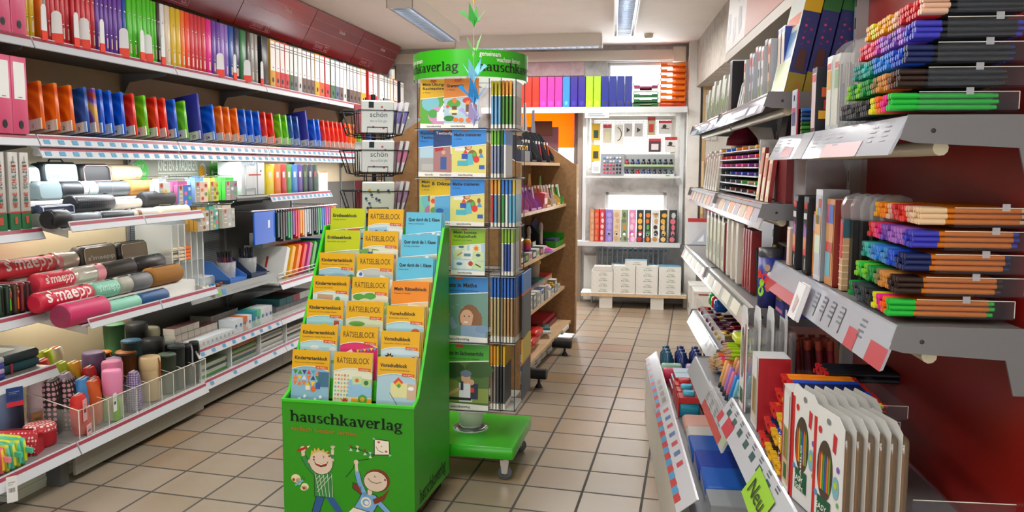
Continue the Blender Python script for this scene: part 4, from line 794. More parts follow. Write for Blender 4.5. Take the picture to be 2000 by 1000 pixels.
# paper pads in piles on the bottom shelf
def pile(s0, s1, d0, d1, z, cols, th, what, g):
    for i, c in enumerate(cols):
        j = .004*((i*5) % 3); tag(fobj(B().box(d0, d1-j, s0+j, s1-j*.5, 0, th-.0006, M(c[0], .6)), 'paper_pad', FL, 0, 0, z+i*th), '%s pad, %s from the bottom of %s' % (c[1], nth(i), what), 'paper', g)
OR, GN, WH, GY, BL, BK = ('#b8643a', 'orange'), ('#4f8a44', 'green'), ('#dfe0da', 'white'), ('#a8aaa4', 'grey'), ('#6a78a0', 'blue'), ('#3a4a44', 'dark')
pile(1.07, 1.36, -.42, -.09, .170, [GN, WH, WH, BK, WH, ('#c8dcc0', 'pale green')], .012, 'the low pile beside the cup cases', 'low paper pile')
pile(1.40, 1.72, -.42, -.09, .170, [GY, GN, BL, ('#b0a088', 'beige'), GN, GY, GN, ('#c88a5a', 'tan'), OR, ('#a8482c', 'rust')], .0125, 'the coloured pile', 'coloured paper pile')
pile(1.76, 2.08, -.42, -.09, .170, [WH, GY, WH, WH, BK, WH, GY, WH, BK, ('#77756c', 'taupe')], .0125, 'the white pile', 'white paper pile')
pile(2.12, 2.5, -.42, -.09, .170, [WH, GY, BK, WH, GY, WH], .013, 'the farthest pile', 'farthest paper pile')
for i, s in enumerate((1.055, 1.38, 1.74, 2.10)):
    tag(fobj(B().box(-.42, -.075, -.0015, .0015, 0, .13, clear('#f0f4f0', .3)).cyl((-.075, 0, 0), (-.075, 0, .13), .004, M('#e8ece8', .2, 0, 0, .8), n=6).box(-.08, -.06, -.03, .03, 0, .002, clear('#f0f4f0', .4)), 'clear_divider', FL, 0, s, .169), 'clear shelf divider standing between paper piles, %s from the cup cases' % nth(i), 'divider')
# tube lamps under the second shelf
for k in range(0, 4):
    tag(fobj(B().cyl((-.17, k+.06, 1.405), (-.17, k+.94, 1.405), .011, M('#f6fbff', .4, emit=3.)).box(-.19, -.15, k+.03, k+.97, 1.418, 1.44, WHITE).cyl((-.17, k+.03, 1.405), (-.17, k+.06, 1.405), .014, WHITE).cyl((-.17, k+.94, 1.405), (-.17, k+.97, 1.405), .014, WHITE), 'tube_lamp', FL), 'lit tube lamp under the exercise book shelf, %s from the pink binders' % nth(k), 'lamp', 'tube lamps under the shelf')
    light('shelf_tube_light', 'AREA', FL.w(-.165, k+.5, 1.385), 5, (.95, .98, 1), (.03, .9), ang=FL.a)
for i, (k, z, n) in enumerate(((0, 1.19, 'black pencil case tray'), (0, .79, 'pink pencil case tray'), (-1, 1.035, 'grey school binders'), (-1, .69, 'upright zip cases'), (-1, .455, 'teal school case'))):
    tag(fobj(B().cyl((-.41, k+.1, z), (-.41, k+.9, z), .009, M('#f6f4ee', .4, emit=3.)).box(-.425, -.395, k+.08, k+.92, z+.01, z+.022, WHITE).box(-.42, -.40, k+.08, k+.1, z-.012, z+.01, WHITE).box(-.42, -.40, k+.9, k+.92, z-.012, z+.01, WHITE), 'tube_lamp', FL), 'lit tube lamp hidden under the '+n, 'lamp', None)
    light('tray_tube_light', 'AREA', FL.w(-.40, k+.5, z-.014), 2.3, (1, .97, .9), (.03, .8), ang=FL.a)
# ------------------------------------------------------------------ slab-serif lettering
def ringseg(cx, cy, rx, ry, tx, ty, a0=0, a1=360, n=14):
    a0, a1 = math.radians(a0), math.radians(a1); o, i = [], []
    for k in range(n+1):
        a = a0+(a1-a0)*k/n; o.append((cx+rx*math.cos(a), cy+ry*math.sin(a))); i.append((cx+(rx-tx)*math.cos(a), cy+(ry-ty)*math.sin(a)))
    return [[o[k], o[k+1], i[k+1], i[k]] for k in range(n)]
def rc(x0, y0, x1, y1): return [[(x0, y0), (x1, y0), (x1, y1), (x0, y1)]]
def dg(x0, y0, x1, y1, w): return [[(x0-w/2, y0), (x0+w/2, y0), (x1+w/2, y1), (x1-w/2, y1)]]
def sf(x): return rc(x-.09, 0, x+.29, .11)
SLAB = {
 'h': (.98, rc(.06, 0, .26, 1.42)+rc(-.04, 1.31, .16, 1.42)+ringseg(.46, .58, .40, .42, .2, .16, 0, 150)+rc(.66, 0, .86, .6)+sf(.06)+sf(.66)),
 'a': (.84, ringseg(.36, .29, .34, .30, .18, .11)+rc(.5, 0, .69, .66)+ringseg(.37, .62, .32, .38, .19, .14, 0, 155)+rc(.5, 0, .82, .11)),
 'u': (.98, rc(.1, .34, .3, 1)+ringseg(.46, .36, .36, .38, .2, .15, 180, 340)+rc(.62, 0, .82, 1)+rc(-.02, .89, .3, 1)+rc(.48, .89, .82, 1)+rc(.62, 0, .94, .11)),
 's': (.72, ringseg(.36, .73, .30, .28, .17, .13, 35, 270)+ringseg(.36, .27, .31, .28, .18, .13, -145, 90)),
 'c': (.78, ringseg(.44, .5, .42, .52, .2, .13, 50, 310)+rc(.56, .72, .72, .88)),
 'k': (.98, rc(.06, 0, .26, 1.42)+rc(-.04, 1.31, .16, 1.42)+dg(.3, .38, .66, .95, .16)+dg(.76, .05, .42, .6, .22)+sf(.06)+rc(.58, 0, .98, .11)+rc(.5, .89, .9, 1)),
 'v': (.9, dg(.42, 0, .14, 1, .2)+dg(.46, 0, .74, 1, .15)+rc(-.04, .89, .36, 1)+rc(.56, .89, .92, 1)),
 'e': (.82, ringseg(.43, .5, .41, .52, .2, .13, 0, 318)+rc(.1, .44, .84, .56)),
 'r': (.76, rc(.1, 0, .3, 1)+rc(-.01, .89, .3, 1)+ringseg(.54, .6, .32, .42, .2, .2, 55, 165)+rc(.0, 0, .46, .11)),
 'l': (.52, rc(.14, 0, .34, 1.42)+rc(.02, 1.31, .34, 1.42)+rc(.0, 0, .48, .11)),
 'g': (.88, ringseg(.38, .64, .36, .37, .18, .12)+ringseg(.42, -.18, .42, .26, .17, .11)+rc(.12, .1, .3, .3)+rc(.2, .05, .62, .16)+rc(.6, .86, .86, .99))}
def slab(b, txt, w, m, place):
    "letters as quads, total width w, placed by place(x, y)"
    tot = sum(SLAB[c][0]*1.04 for c in txt); k = w/tot; x = 0
    for c in txt:
        adv, polys = SLAB[c]
        for p in polys:
            for dx in (0, .05): b.poly([place((x+a+dx)*k, q*k) for a, q in p], m)
        x += adv*1.04
    return k
# ------------------------------------------------------------------ booklet covers
BOR = M('#c8501c', .45)
def wave(w, y0, a, n=8): return [(w*i/n-w/2, y0+a*math.sin(2.6*i/n+.4)-a*.5) for i in range(n+1)]
def cover(b, w, h, top, low, title, sub='', tcol='#1c1c20', narrow=False, badge='ab 4 Jahre', blobs=(), wavy=True, foot=None, th=.105, tilt=0., frac=.36, mark=False, lines=None, tw=.8):
    "printed front at the plane y = 0 facing -y; origin bottom centre"
    O = (0, 0, 0); mt = M(top, .35)
    b.flat([(-w/2, 0), (w/2, 0), (w/2, h), (-w/2, h)], O, XP, ZP, M(low, .35), .0004)
    y0 = h*(1-frac)
    for i, (kind, x, y, r, c, *z) in enumerate(blobs):
        x, y, r = x*w, y*h, r*w; e = .0006+.00006*i; m = M(c, .4)
        if kind == 'o': b.flat(circ(x, y, r, 14, r*(z[0] if z else 1)), O, XP, ZP, m, e)
        elif kind == 't': b.flat([(x-r, y-r*.8), (x+r, y-r*.8), (x, y+r)], O, XP, ZP, m, e)
        elif kind == 'v': b.flat([(x-r, y+r*.8), (x, y-r), (x+r, y+r*.8)], O, XP, ZP, m, e)
        elif kind == 'd': b.flat([(x-r, y), (x, y-r), (x+r, y), (x, y+r)], O, XP, ZP, m, e)
        elif kind == 'r':
            q = z[0] if z else 1; a = z[1] if len(z) > 1 else 0; ca, sa = math.cos(a), math.sin(a)
            b.flat([(x+ca*u-sa*v, y+sa*u+ca*v) for u, v in ((-r, -r*q), (r, -r*q), (r, r*q), (-r, r*q))], O, XP, ZP, m, e)
        elif kind == 's':
            b.flat([(x+(r if k % 2 else r*.55)*math.cos(PI*k/8), y+(r if k % 2 else r*.55)*math.sin(PI*k/8)) for k in range(16)], O, XP, ZP, m, e)
        elif kind == 'm':
            for (u0, v0, u1, v1) in ((0, 0, 1, .06), (0, 0, .06, 1), (0, .94, 1, 1), (.94, .3, 1, 1), (.2, .2, .26, .8), (.2, .74, .7, .8), (.45, .2, .51, .6), (.45, .2, .8, .26), (.68, .4, .74, .8)):
                b.flat([(x+(u0*2-1)*r, y+(v0*2-1)*r*.7), (x+(u1*2-1)*r, y+(v0*2-1)*r*.7), (x+(u1*2-1)*r, y+(v1*2-1)*r*.7), (x+(u0*2-1)*r, y+(v1*2-1)*r*.7)], O, XP, ZP, m, e)
    if wavy:
        b.flat([(-w/2, h)]+[(x, y-h*.012) for x, y in wave(w, y0+h*.03, h*.10)]+[(w/2, h)], O, XP, ZP, M('#f2efe2', .4), .0019); b.flat([(-w/2, h)]+wave(w, y0+h*.03, h*.10)+[(w/2, h)], O, XP, ZP, mt, .0021)
    else:
        b.flat([(-w/2, h), (-w/2, y0-h*.015-tilt), (w/2, y0-h*.015+tilt), (w/2, h)], O, XP, ZP, M('#f0efe8', .4), .0019); b.flat([(-w/2, h), (-w/2, y0-tilt), (w/2, y0+tilt), (w/2, h)], O, XP, ZP, mt, .0021)
    tm = M(tcol, .5)
    if lines:
        for i, s in enumerate(lines): b.textw(s, (-w*.43, 0, h*(.87-.085*i)), XP, ZP, h*.055, w*min(.86, .062*len(s)), tm, 'l', .018, .003)
    elif narrow: b.textw(title, (0, 0, h*.80), XP, ZP, h*th, w*.84, tm, 'c', -.004, .003)
    else: b.textw(title, (-w*.43, 0, h*.83), XP, ZP, h*.062, w*tw, tm, 'l', .03, .003)
    if sub: b.textw(sub, (-w*.43, 0, h*(.765 if not lines else .72)), XP, ZP, h*.026, w*min(.8, .026*len(sub)), M('#5a4a20' if wavy else '#24303a', .5), 'l', .0, .003)
    if badge:
        b.flat([(w*.14, h*.675), (w*.46, h*.665), (w*.46, h*.715), (w*.14, h*.725)], O, XP, ZP, BOR, .0024); b.textw(badge, (w*.30, 0, h*.683), XP, ZP, h*.024, w*.24, M('#f4e8d8', .5), 'c', .01, .003)
    if mark: b.flat([(-w*.2, h*.94), (-w*.03, h*.94), (-w*.03, h*.99), (-w*.2, h*.99)], O, XP, ZP, BOR, .0025)
    if foot:
        b.flat([(-w/2, 0), (w/2, 0), (w/2, h*.075), (-w/2, h*.10)], O, XP, ZP, M('#eceae2', .4), .0022); k = [0]
        slab(b, 'hauschkaverlag', w*.42, M('#1c1c1c', .5), lambda x, y: (-w*.3+x, -.0028, h*.025+y))
    return b
def booklet(loc, rz, rx, w, h, th, label, group, name='activity_pad', cat='book', **kw):
    t = thing(name, label, cat, loc, rz, group, rx=rx)
    cover(B(), w, h, **kw).obj('front_cover', t)
    B().box(-w/2, w/2, .0003, th, 0, h, M('#e6e4dc', .7)).box(-w/2, w/2, .0, .001, h, h+.001, M(kw['top'], .5)).obj('page_block', t)
    return t
# ------------------------------------------------------------------ green cardboard floor display with activity pads
GRN = M('#2fae14', .42); GRF = M('#2b9606', .55); GRI = M('#3cc81e', .4)
DX0, DX1, DY0, DY1 = -.52, 0., -.485, .0
t = DISP = thing('floor_display', 'green cardboard floor display holding puzzle pads in seven tiers', 'display', FD.w(0, 0, 0), FD.a)
prof = [(DY0, .075), (DY1, .05), (DY1, 1.105), (DY1-.07, 1.105), (DY0+.05, .495), (DY0, .478)]
for x in (DX0, DX1-.006):
    B().prism(prof, x, x+.006, GRN, 'yz').obj('side_panel', t)
e = .010
for x in (DX0-.002, DX1-e+.002):
    b = B(); b.prism([(DY1-.075, 1.10), (DY1-.075, 1.108), (DY1, 1.108), (DY1, 1.10)], x, x+e, GRI, 'yz').prism([(DY0-.002, .470), (DY0-.002, .481), (DY0+.05, .499), (DY1-.075, 1.108), (DY1-.068, 1.100), (DY0+.055, .489)], x, x+e, GRI, 'yz')
    b.obj('folded_edge', t)
B().box(DX0, DX1, DY1-.006, DY1, .05, 1.10, GRN).obj('back_panel', t)
B().box(DX0+.03, DX1-.03, DY0+.03, DY1-.03, 0, .05, M('#15180f', .7)).obj('plinth', t)
for k in range(7):
    s = DY0+.045+k*.062; z = .475+k*.0875
    B().box(DX0+.006, DX1-.006, s-.012, s-.009, z-.10, z-.02 if k else z-.01, GRI).box(DX0+.006, DX1-.006, s-.012, s+.05, z-.045, z-.042, GRI).obj('tier', t)
# printed front
b = B().box(DX0, DX1, DY0-.004, DY0, .012, .478, GRF); b.box(DX0-.002, DX1+.002, DY0-.006, DY0+.008, .472, .481, GRI)
def A(u, v): return (DX0+(u-32)/811*.52, DY0-.0046, .475-(v-330)/670*.455)
def AP(pts, m, lay=0): b.poly([(p[0], p[1]-.00012*lay, p[2]) for p in (A(u, v) for u, v in pts)][::-1], m)
def AC(cx, cy, r, m, lay=0, ry=None, n=18): AP(circ(cx, cy, r, n, ry), m, lay)
def AL(pts, w, m, lay=0):
    for (x0, y0), (x1, y1) in zip(pts, pts[1:]):
        L_ = math.hypot(x1-x0, y1-y0) or 1; nx, ny = -(y1-y0)/L_*w/2, (x1-x0)/L_*w/2; AP([(x0+nx, y0+ny), (x1+nx, y1+ny), (x1-nx, y1-ny), (x0-nx, y0-ny)], m, lay)
inkg = M('#0c2a12', .5); skin = M('#e0cdb8', .5); shirt = M('#2f8a44', .5); jean = M('#2a5a96', .5); sweat = M('#78aee0', .5); hairb = M('#7a3418', .5); hairy = M('#d8b850', .5); redd = M('#b02a18', .5); creme = M('#efe9d4', .5); brn = M('#a86a1c', .5)
k_ = .52*(690/811); slab(b, 'hauschkaverlag', .52*690/811, inkg, lambda x, y: (A(85, 0)[0]+x, DY0-.0058, A(0, 443)[2]-.012*(x/.44)+y*.82))
b.textw('einfach besser lernen', (A(88, 0)[0], DY0-.005, A(0, 494)[2]), (1, 0, -.028), ZP, .017, .52*410/811, brn, 'l', .012, .0008)
o = inkg
AP([(226, 720), (332, 733), (348, 868), (226, 870)], o, 1); AP([(230, 724), (328, 737), (343, 864), (230, 866)], shirt, 2)
for q in range(5): AL([(232+q*26, 730), (262+q*20, 864)], 2.5, creme, 3); AL([(338-q*24, 740), (240-q*2+6, 840-q*24)], 2.5, creme, 3)
AL([(244, 742), (190, 690), (160, 640)], 34, o, 1); AL([(244, 742), (190, 690), (160, 640)], 28, shirt, 2); AL([(162, 640), (158, 600)], 22, skin, 2); AC(160, 600, 17, skin, 3)
AP([(120, 606), (185, 582), (204, 578), (190, 594), (125, 621)], redd, 4); AP([(185, 582), (206, 577), (190, 594)], creme, 5)
AL([(318, 738), (336, 650), (344, 618)], 30, shirt, 1); AL([(344, 620), (346, 590)], 18, skin, 2)
for q in range(4): AL([(346, 590), (334+q*9, 566+abs(q-1.5)*3)], 5, skin, 3)
AP([(236, 866), (292, 866), (240, 1010), (190, 1010)], o, 1); AP([(240, 868), (288, 868), (236, 1010), (196, 1010)], jean, 2); AP([(296, 866), (346, 862), (420, 965), (390, 985)], jean, 2)
AC(272, 668, 76, o, 4, 72); AC(272, 668, 73, skin, 5, 69); AC(202, 668, 12, skin, 5); AC(344, 650, 9, skin, 4)
AP([(206, 640), (214, 600), (226, 612), (232, 588), (246, 604), (258, 584), (270, 604), (290, 590), (296, 608), (318, 600), (330, 624), (270, 606), (226, 620)], hairy, 6)
AP([(228, 666), (272, 676), (318, 660), (304, 688), (270, 696), (240, 686)], o, 6); AP([(232, 668), (272, 678), (314, 664), (300, 684), (272, 692), (244, 684)], redd, 7); AP([(236, 667), (272, 677), (312, 663), (308, 671), (272, 684), (242, 676)], creme, 8)
for cx, cy in ((228, 640), (228, 656), (324, 630), (318, 612)): AC(cx, cy, 6, M('#8a3a2a', .5), 6)
AL([(282, 630), (292, 634), (288, 644)], 3, o, 6)
AP([(262, 722), (290, 724), (276, 742)], skin, 4)
# girl
AL([(545, 840), (510, 770), (494, 705)], 34, o, 1); AL([(545, 840), (510, 770), (494, 705)], 28, sweat, 2); AL([(494, 705), (490, 660)], 18, skin, 2); AC(490, 652, 14, skin, 3)
AP([(524, 815), (612, 830), (632, 868), (590, 938), (470, 912), (500, 868)], o, 1); AP([(528, 819), (608, 834), (626, 868), (588, 933), (476, 909), (504, 868)], sweat, 2)
AL([(622, 868), (702, 942)], 34, o, 1); AL([(622, 868), (702, 942)], 28, sweat, 2); AC(716, 950, 15, skin, 3)
AP([(706, 978), (752, 918), (766, 910), (760, 928), (718, 988)], M('#2c6a30', .5), 4)
AP([(470, 912), (590, 938), (600, 960), (680, 1010), (620, 1010), (540, 955), (420, 1000), (404, 975)], creme, 3); AP([(404, 972), (424, 1000), (360, 1010), (366, 985)], redd, 4)
AP([(466, 768), (528, 786), (520, 838), (464, 802)], o, 1); AP([(470, 772), (524, 788), (517, 832), (468, 800)], hairb, 2); AP([(694, 786), (660, 856), (600, 884), (588, 856), (650, 830)], hairb, 4)
AC(616, 748, 80, hairb, 3, 66); AC(608, 754, 74, o, 4, 60); AC(608, 754, 71, skin, 5, 57); AC(572, 815, 14, skin, 4, 20)
AL([(560, 736), (580, 756), (612, 764), (645, 754)], 3.5, o, 6); AC(560, 704, 6, M('#8a3a2a', .5), 6); AC(666, 740, 6, M('#8a3a2a', .5), 6); AL([(600, 720), (604, 730), (610, 724)], 3, o, 6)
AC(548, 876, 32, creme, 4, 30); AC(548, 876, 22, sweat, 5, 20); AC(552, 878, 14, creme, 6, 12)
# kite and butterfly
AP([(600, 512), (694, 518), (697, 600), (600, 606)], o, 1); AP([(606, 517), (690, 522), (692, 596), (605, 601)], creme, 2); AC(630, 530, 8, M('#c84a3a', .5), 3, 6); AC(674, 580, 8, M('#c84a3a', .5), 3, 6); AL([(612, 556), (626, 578), (658, 588)], 3, o, 3); AL([(644, 550), (648, 556)], 4, o, 3)
AL([(602, 604), (560, 632), (490, 642), (470, 690), (425, 742)], 4, inkg, 1); AL([(602, 604), (545, 590), (497, 574), (456, 572)], 4, inkg, 1)
for (cx, cy), c in zip(((458, 574), (500, 576), (545, 592), (577, 606)), ('#8a3a20', '#d8d0b0', '#8a3a20', '#a8d8d0')):
    AP([(cx-12, cy-18), (cx+10, cy-16), (cx, cy)], M(c, .5), 2); AP([(cx-10, cy+18), (cx+12, cy+16), (cx, cy)], M('#c8e0d0', .5), 2)
AP([(592, 506), (608, 512), (600, 522)], M('#8ad0c0', .5), 2); AP([(688, 590), (708, 600), (692, 608)], M('#8ad0c0', .5), 2)
for cx, cy, rx, ry in ((112, 772, 30, 24), (128, 788, 18, 20), (168, 815, 24, 20), (160, 826, 22, 14)): AC(cx, cy, rx, M('#e8e0b0', .5), 2, ry)
AC(97, 780, 9, redd, 3); AC(160, 826, 8, redd, 3); AL([(106, 812), (158, 780)], 12, M('#6ab0c8', .5), 4); AL([(158, 780), (172, 764)], 2, o, 4); AL([(150, 776), (158, 754)], 2, o, 4)
b.obj('front_panel', t)
b = B(); slab(b, 'hauschkaverlag', .36, inkg, lambda x, y: (DX1+.0008, DY0+.06+x, .085+y*1.35)); b.textw('einfach besser lernen', (DX1+.0008, DY0+.06, .062), SP, ZP, .012, .22, brn, 'l', .01); b.obj('side_lettering', t)
# pads
YEL = '#dba80c'; ORG = '#e08a10'; LIME = '#b8c414'; TEAL = '#58b4d2'; KID = '#a9d0de'
R_ = random.Random(3)
SPOTS = lambda c, n=6: [('o', R_.uniform(-.42, .42), R_.uniform(.08, .5), R_.uniform(.05, .1), R_.choice(c)) for _ in range(n)]
MZ = [('r', 0, .33, .5, '#d6cfb8', .5), ('m', -.1, .30, .34, '#5a5446')]
pads = [
 [('Kindergartenblock', 'Meine ersten Rätsel und Denkspiele', YEL, '#86b4cc', [('t' if (i+j) % 2 else 'v', -.40+.12*i, .60-.10*j, .065, R_.choice(['#d8402a', '#3a8a3a', '#e8c030', '#2c4a80', '#e8782a', '#c8d8e8', '#4aa0c8'])) for i in range(6) for j in range(3)]+[('r', .36, .48, .14, '#3a6a88', 1.3), ('o', .1, .30, .07, '#e0642a'), ('r', -.05, .32, .06, '#e8d8c8'), ('t', -.05, .39, .06, '#d8c020'), ('r', .22, .36, .06, '#38589a', 1.3)]+[('r', -.4+.14*i, .06+.05*(i % 3), .04, '#e8eef0', .8, .4*i) for i in range(6)], 'ab 3 Jahre'),
  ('RÄTSELBLOCK', '', YEL, '#d8dcc4', [('d' if (i+j) % 3 else 'o', -.44+.08*i, .58-.07*j, .03, R_.choice(['#c87a6a', '#6aa8c0', '#a8b860', '#d8a060'])) for i in range(5) for j in range(7)]+[('r', .2, .36, .3, '#8ab8d8', .7), ('r', .12, .50, .12, '#b8d098', .8, .1), ('r', .36, .46, .12, '#a8c888', .8, -.1), ('o', .12, .5, .05, '#d85a30'), ('o', .36, .46, .06, '#3a6a30'), ('r', .25, .08, .26, '#e0a020', .5), ('o', .28, .16, .12, '#3a9a30'), ('o', .28, .16, .06, '#e0a020'), ('s', -.18, .12, .1, '#c84028')], 'ab 4 Jahre, Band 1'),
  ('Vorschulblock', 'Konzentration und Wahrnehmung', YEL, '#a4c4d4', [('r', .08, .42, .22, '#d8d49a', .8), ('r', .4, .40, .12, '#c8a890', 1.6), ('d', .05, .56, .13, '#d0402a'), ('d', .06, .53, .09, '#e0b020'), ('d', .07, .50, .06, '#3a9a40'), ('r', -.02, .22, .01, '#5a7a8a', 25, .6), ('o', .38, .46, .08, '#e8eef0', .6)]+[('o', -.3, .1, .08, '#d8a02a'), ('o', .28, .1, .09, '#d8a02a')], 'ab 5 Jahre')],
 [('Kindergartenblock', 'Kombinieren, rätseln, Fehler finden', YEL, '#a8d0d4', [('r', 0, .33, .5, '#8ab060', .08), ('o', -.36, .44, .1, '#2f9a34', 1.4), ('o', -.1, .58, .12, '#d8dcd8', .5), ('o', .1, .42, .10, '#d8702a', .7), ('o', .38, .56, .1, '#d8dcd8', .5)], 'ab 4 Jahre'),
  ('RÄTSELBLOCK', '', YEL, '#d02a68', [('r', -.3, .42, .2, '#e8e4d8', .7, .5), ('o', -.34, .4, .06, '#3a2a20'), ('r', -.1, .40, .16, '#e8e4d8', .6, -.4), ('o', -.12, .40, .05, '#8a4a2a')]+[('v', -.02+.09*i, .55+.01*i, .045, ('#e8c83a', '#5aa0b8')[i % 2]) for i in range(6)], 'ab 5 Jahre'),
  ('Vorschulblock', 'Schneiden, kleben, basteln', YEL, '#b8d0d8', [('s', -.28, .52, .13, '#1c1c20'), ('o', -.27, .51, .06, '#d8a838'), ('r', .42, .40, .10, '#7a6a68', 2), ('o', .42, .42, .04, '#e0b838'), ('o', .42, .54, .04, '#e0b838'), ('o', .12, .42, .13, '#c8642a', .7)], 'ab 5 Jahre')],
 [('Kindergartenblock', 'Formen, Farben, Fehler finden', YEL, '#98c8cc', [('r', 0, .36, .5, '#d8cc90', .08), ('o', 0, .48, .13, '#d8c428', .9), ('o', -.2, .40, .1, '#e8b030'), ('t', .1, .42, .14, '#e07a24'), ('r', .33, .5, .07, '#a8402a', 2.4), ('r', .33, .52, .06, '#e8e0d8', .5, .4)], 'ab 4 Jahre'),
  ('RÄTSELBLOCK', '', YEL, '#c8d0b0', MZ+[('o', -.2, .58, .22, '#5a9a3a', .3), ('r', .34, .38, .17, '#d8dcb8', 1, -.1), ('o', .3, .45, .03, '#c8b030'), ('o', .4, .44, .03, '#6a9a50')], 'ab 6 Jahre, Band 1'),
  ('Vorschulblock', 'Buchstaben und Laute', YEL, '#a0c8d0', [('r', -.36, .48, .06, '#4a90b0'), ('r', .05, .42, .05, '#b02a2a', 2.6, -.5), ('o', -.05, .36, .12, '#3a2a20', .5), ('o', .28, .52, .12, '#c8602a', .8), ('o', .28, .40, .10, '#d8a02a')], 'ab 5 Jahre')],
 [('Kindergartenblock', 'Das kann ich schon!', YEL, '#c8dcd8', [('r', -.15, .60, .22, '#b89878', .3, -.05), ('r', -.28, .38, .22, '#58a0b8', .5), ('r', -.3, .40, .1, '#eceae0', .7, .2), ('r', -.08, .38, .09, '#eceae0', .7, -.1), ('o', .08, .42, .12, '#d8582a', .7), ('d', .3, .42, .12, '#4a6a88'), ('o', .2, .56, .07, '#4a9a60')], 'ab 4 Jahre'),
  ('RÄTSELBLOCK', '', YEL, '#d8d4bc', [('o', -.3, .62, .17, '#4a9a34', .5), ('o', .0, .64, .17, '#4a9a34', .5), ('o', -.12, .42, .3, '#ddd6b0', .8), ('r', .18, .46, .12, '#e0b4a4', 1, .2), ('o', .18, .46, .05, '#e08030'), ('r', .40, .42, .13, '#98c060', 1.2), ('o', .4, .44, .07, '#e8d040', .7)], 'ab 7 Jahre, Band 2'),
  ('Mein Rätselblock', 'Deutsch 2. Klasse', '#e0851c', '#e8c890', [('r', -.25, .36, .24, '#ece8d8', .8, .25), ('r', .22, .40, .3, '#ece8d8', .7, -.15)]+[('o', -.38+.1*i, .34+.06*(i % 2), .025, '#7a6a3a') for i in range(4)]+[('o', .05+.08*i, .44-.02*i, .012, '#3a3a3a') for i in range(6)], '')],
 [('Kindergartenblock', 'Verbinden, vergleichen, Fehler finden', YEL, '#9ac0d0', [('r', -.42, .42, .09, '#2a5a98', 2.2), ('o', .05, .34, .42, '#86b0c8', .9), ('o', .42, .5, .12, '#4a8a3a'), ('r', .47, .4, .03, '#5a4630', 4)]+[('r', -.24+.16*i, .44, .025, ('#d85a3a', '#3a8a4a', '#c84830', '#2f7a5a')[i % 4], 3) for i in range(5)], 'ab 4 Jahre'),
  ('RÄTSELBLOCK', '', YEL, '#b4bcb8', MZ+[('o', -.42, .58, .1, '#e8ecee'), ('o', -.40, .6, .05, '#3a6ab0'), ('r', .30, .46, .2, '#ecece4', .6, -.4)], 'ab 6 Jahre, Band 1'),
  ('Quer durch die 1. Klasse', 'Lesen üben', TEAL, '#e0c898', [('r', -.08, .40, .17, '#6a9cc0', .8, .35), ('r', .26, .40, .15, '#d88a90', .8, .1), ('o', .1, .46, .10, '#c8b8a0', .6), ('o', -.1, .34, .1, '#2a2620')], '')],
 [('Erstleseblock', 'Sportlich, sportlich!', LIME, '#c0cc80', [('r', 0, .52, .5, '#b4ccb0', .12, .06)]+[('o', x, .50+.03*(i % 2), .045, '#e0b890') for i, x in enumerate((-.18, .06, .26, .4))]+[('r', x, .42, .04, c, 1.6) for x, c in ((-.18, '#c8502a'), (.06, '#e07a2a'), (.26, '#d8e0d0'), (.4, '#e0b020'))]+[('o', -.05, .36, .07, '#b0402a', .6)], ''),
  ('RÄTSELBLOCK', '', YEL, '#d4d8c0', [('o', -.3, .60, .3, '#6aa04a', .25), ('r', .1, .44, .3, '#e0dcc8', .8), ('r', -.28, .5, .06, '#2a5a98', 2), ('r', -.28, .36, .05, '#22304a', 2.2), ('o', -.28, .62, .05, '#d8b090'), ('r', .3, .42, .2, '#d8bc94', .8, .2), ('r', .4, .5, .05, '#b83028'), ('r', .2, .46, .04, '#2a4a80')], 'ab 8 Jahre, Band 1'),
  ('Quer durch die 1. Klasse', 'Richtig schreiben', TEAL, '#e0a030', [('r', 0, .60, .5, '#9cd0dc', .1, .06), ('o', -.22, .44, .13, '#d84a2a', .7), ('o', .2, .42, .14, '#3a80b8'), ('o', .2, .40, .08, '#e8ecec'), ('o', .22, .56, .05, '#dcecf0')], '')],
 [('Erstleseblock', 'Tiergeschichten', LIME, '#5ab0c0', [('r', 0, .53, .5, '#a8d0c8', .12, .08), ('o', .18, .56, .2, '#c86424', .55), ('o', -.02, .60, .09, '#d87a34'), ('o', -.03, .60, .05, '#ecd8b8'), ('r', .1, .44, .03, '#b8581c', 2.6), ('r', .3, .44, .03, '#b8581c', 2.6), ('r', .1, .40, .4, '#6a4a24', .06), ('o', -.3, .42, .12, '#3f8a40', .3), ('o', .42, .62, .07, '#3f8a40', .5)], ''),
  ('RÄTSELBLOCK', '', YEL, '#c8d4d0', [('r', -.2, .52, .26, '#8ec0dc', .6, .08)]+[('o', -.38+.13*i, .50+.05*(i % 2), .045, '#2c5a98') for i in range(4)]+[('r', .3, .5, .2, '#e4e4dc', .7, -.06), ('o', .08, .46, .07, '#2a3a2a')], 'ab 10 Jahre'),
  ('Quer durch die 2. Klasse', 'Mathe und Deutsch', TEAL, '#7cbce0', [('o', -.42+.14*i, .48+.08*((i*3) % 4)/2, .05, '#dceef4') for i in range(7)]+[('o', -.2, .42, .1, '#222428', .7)], '')]]
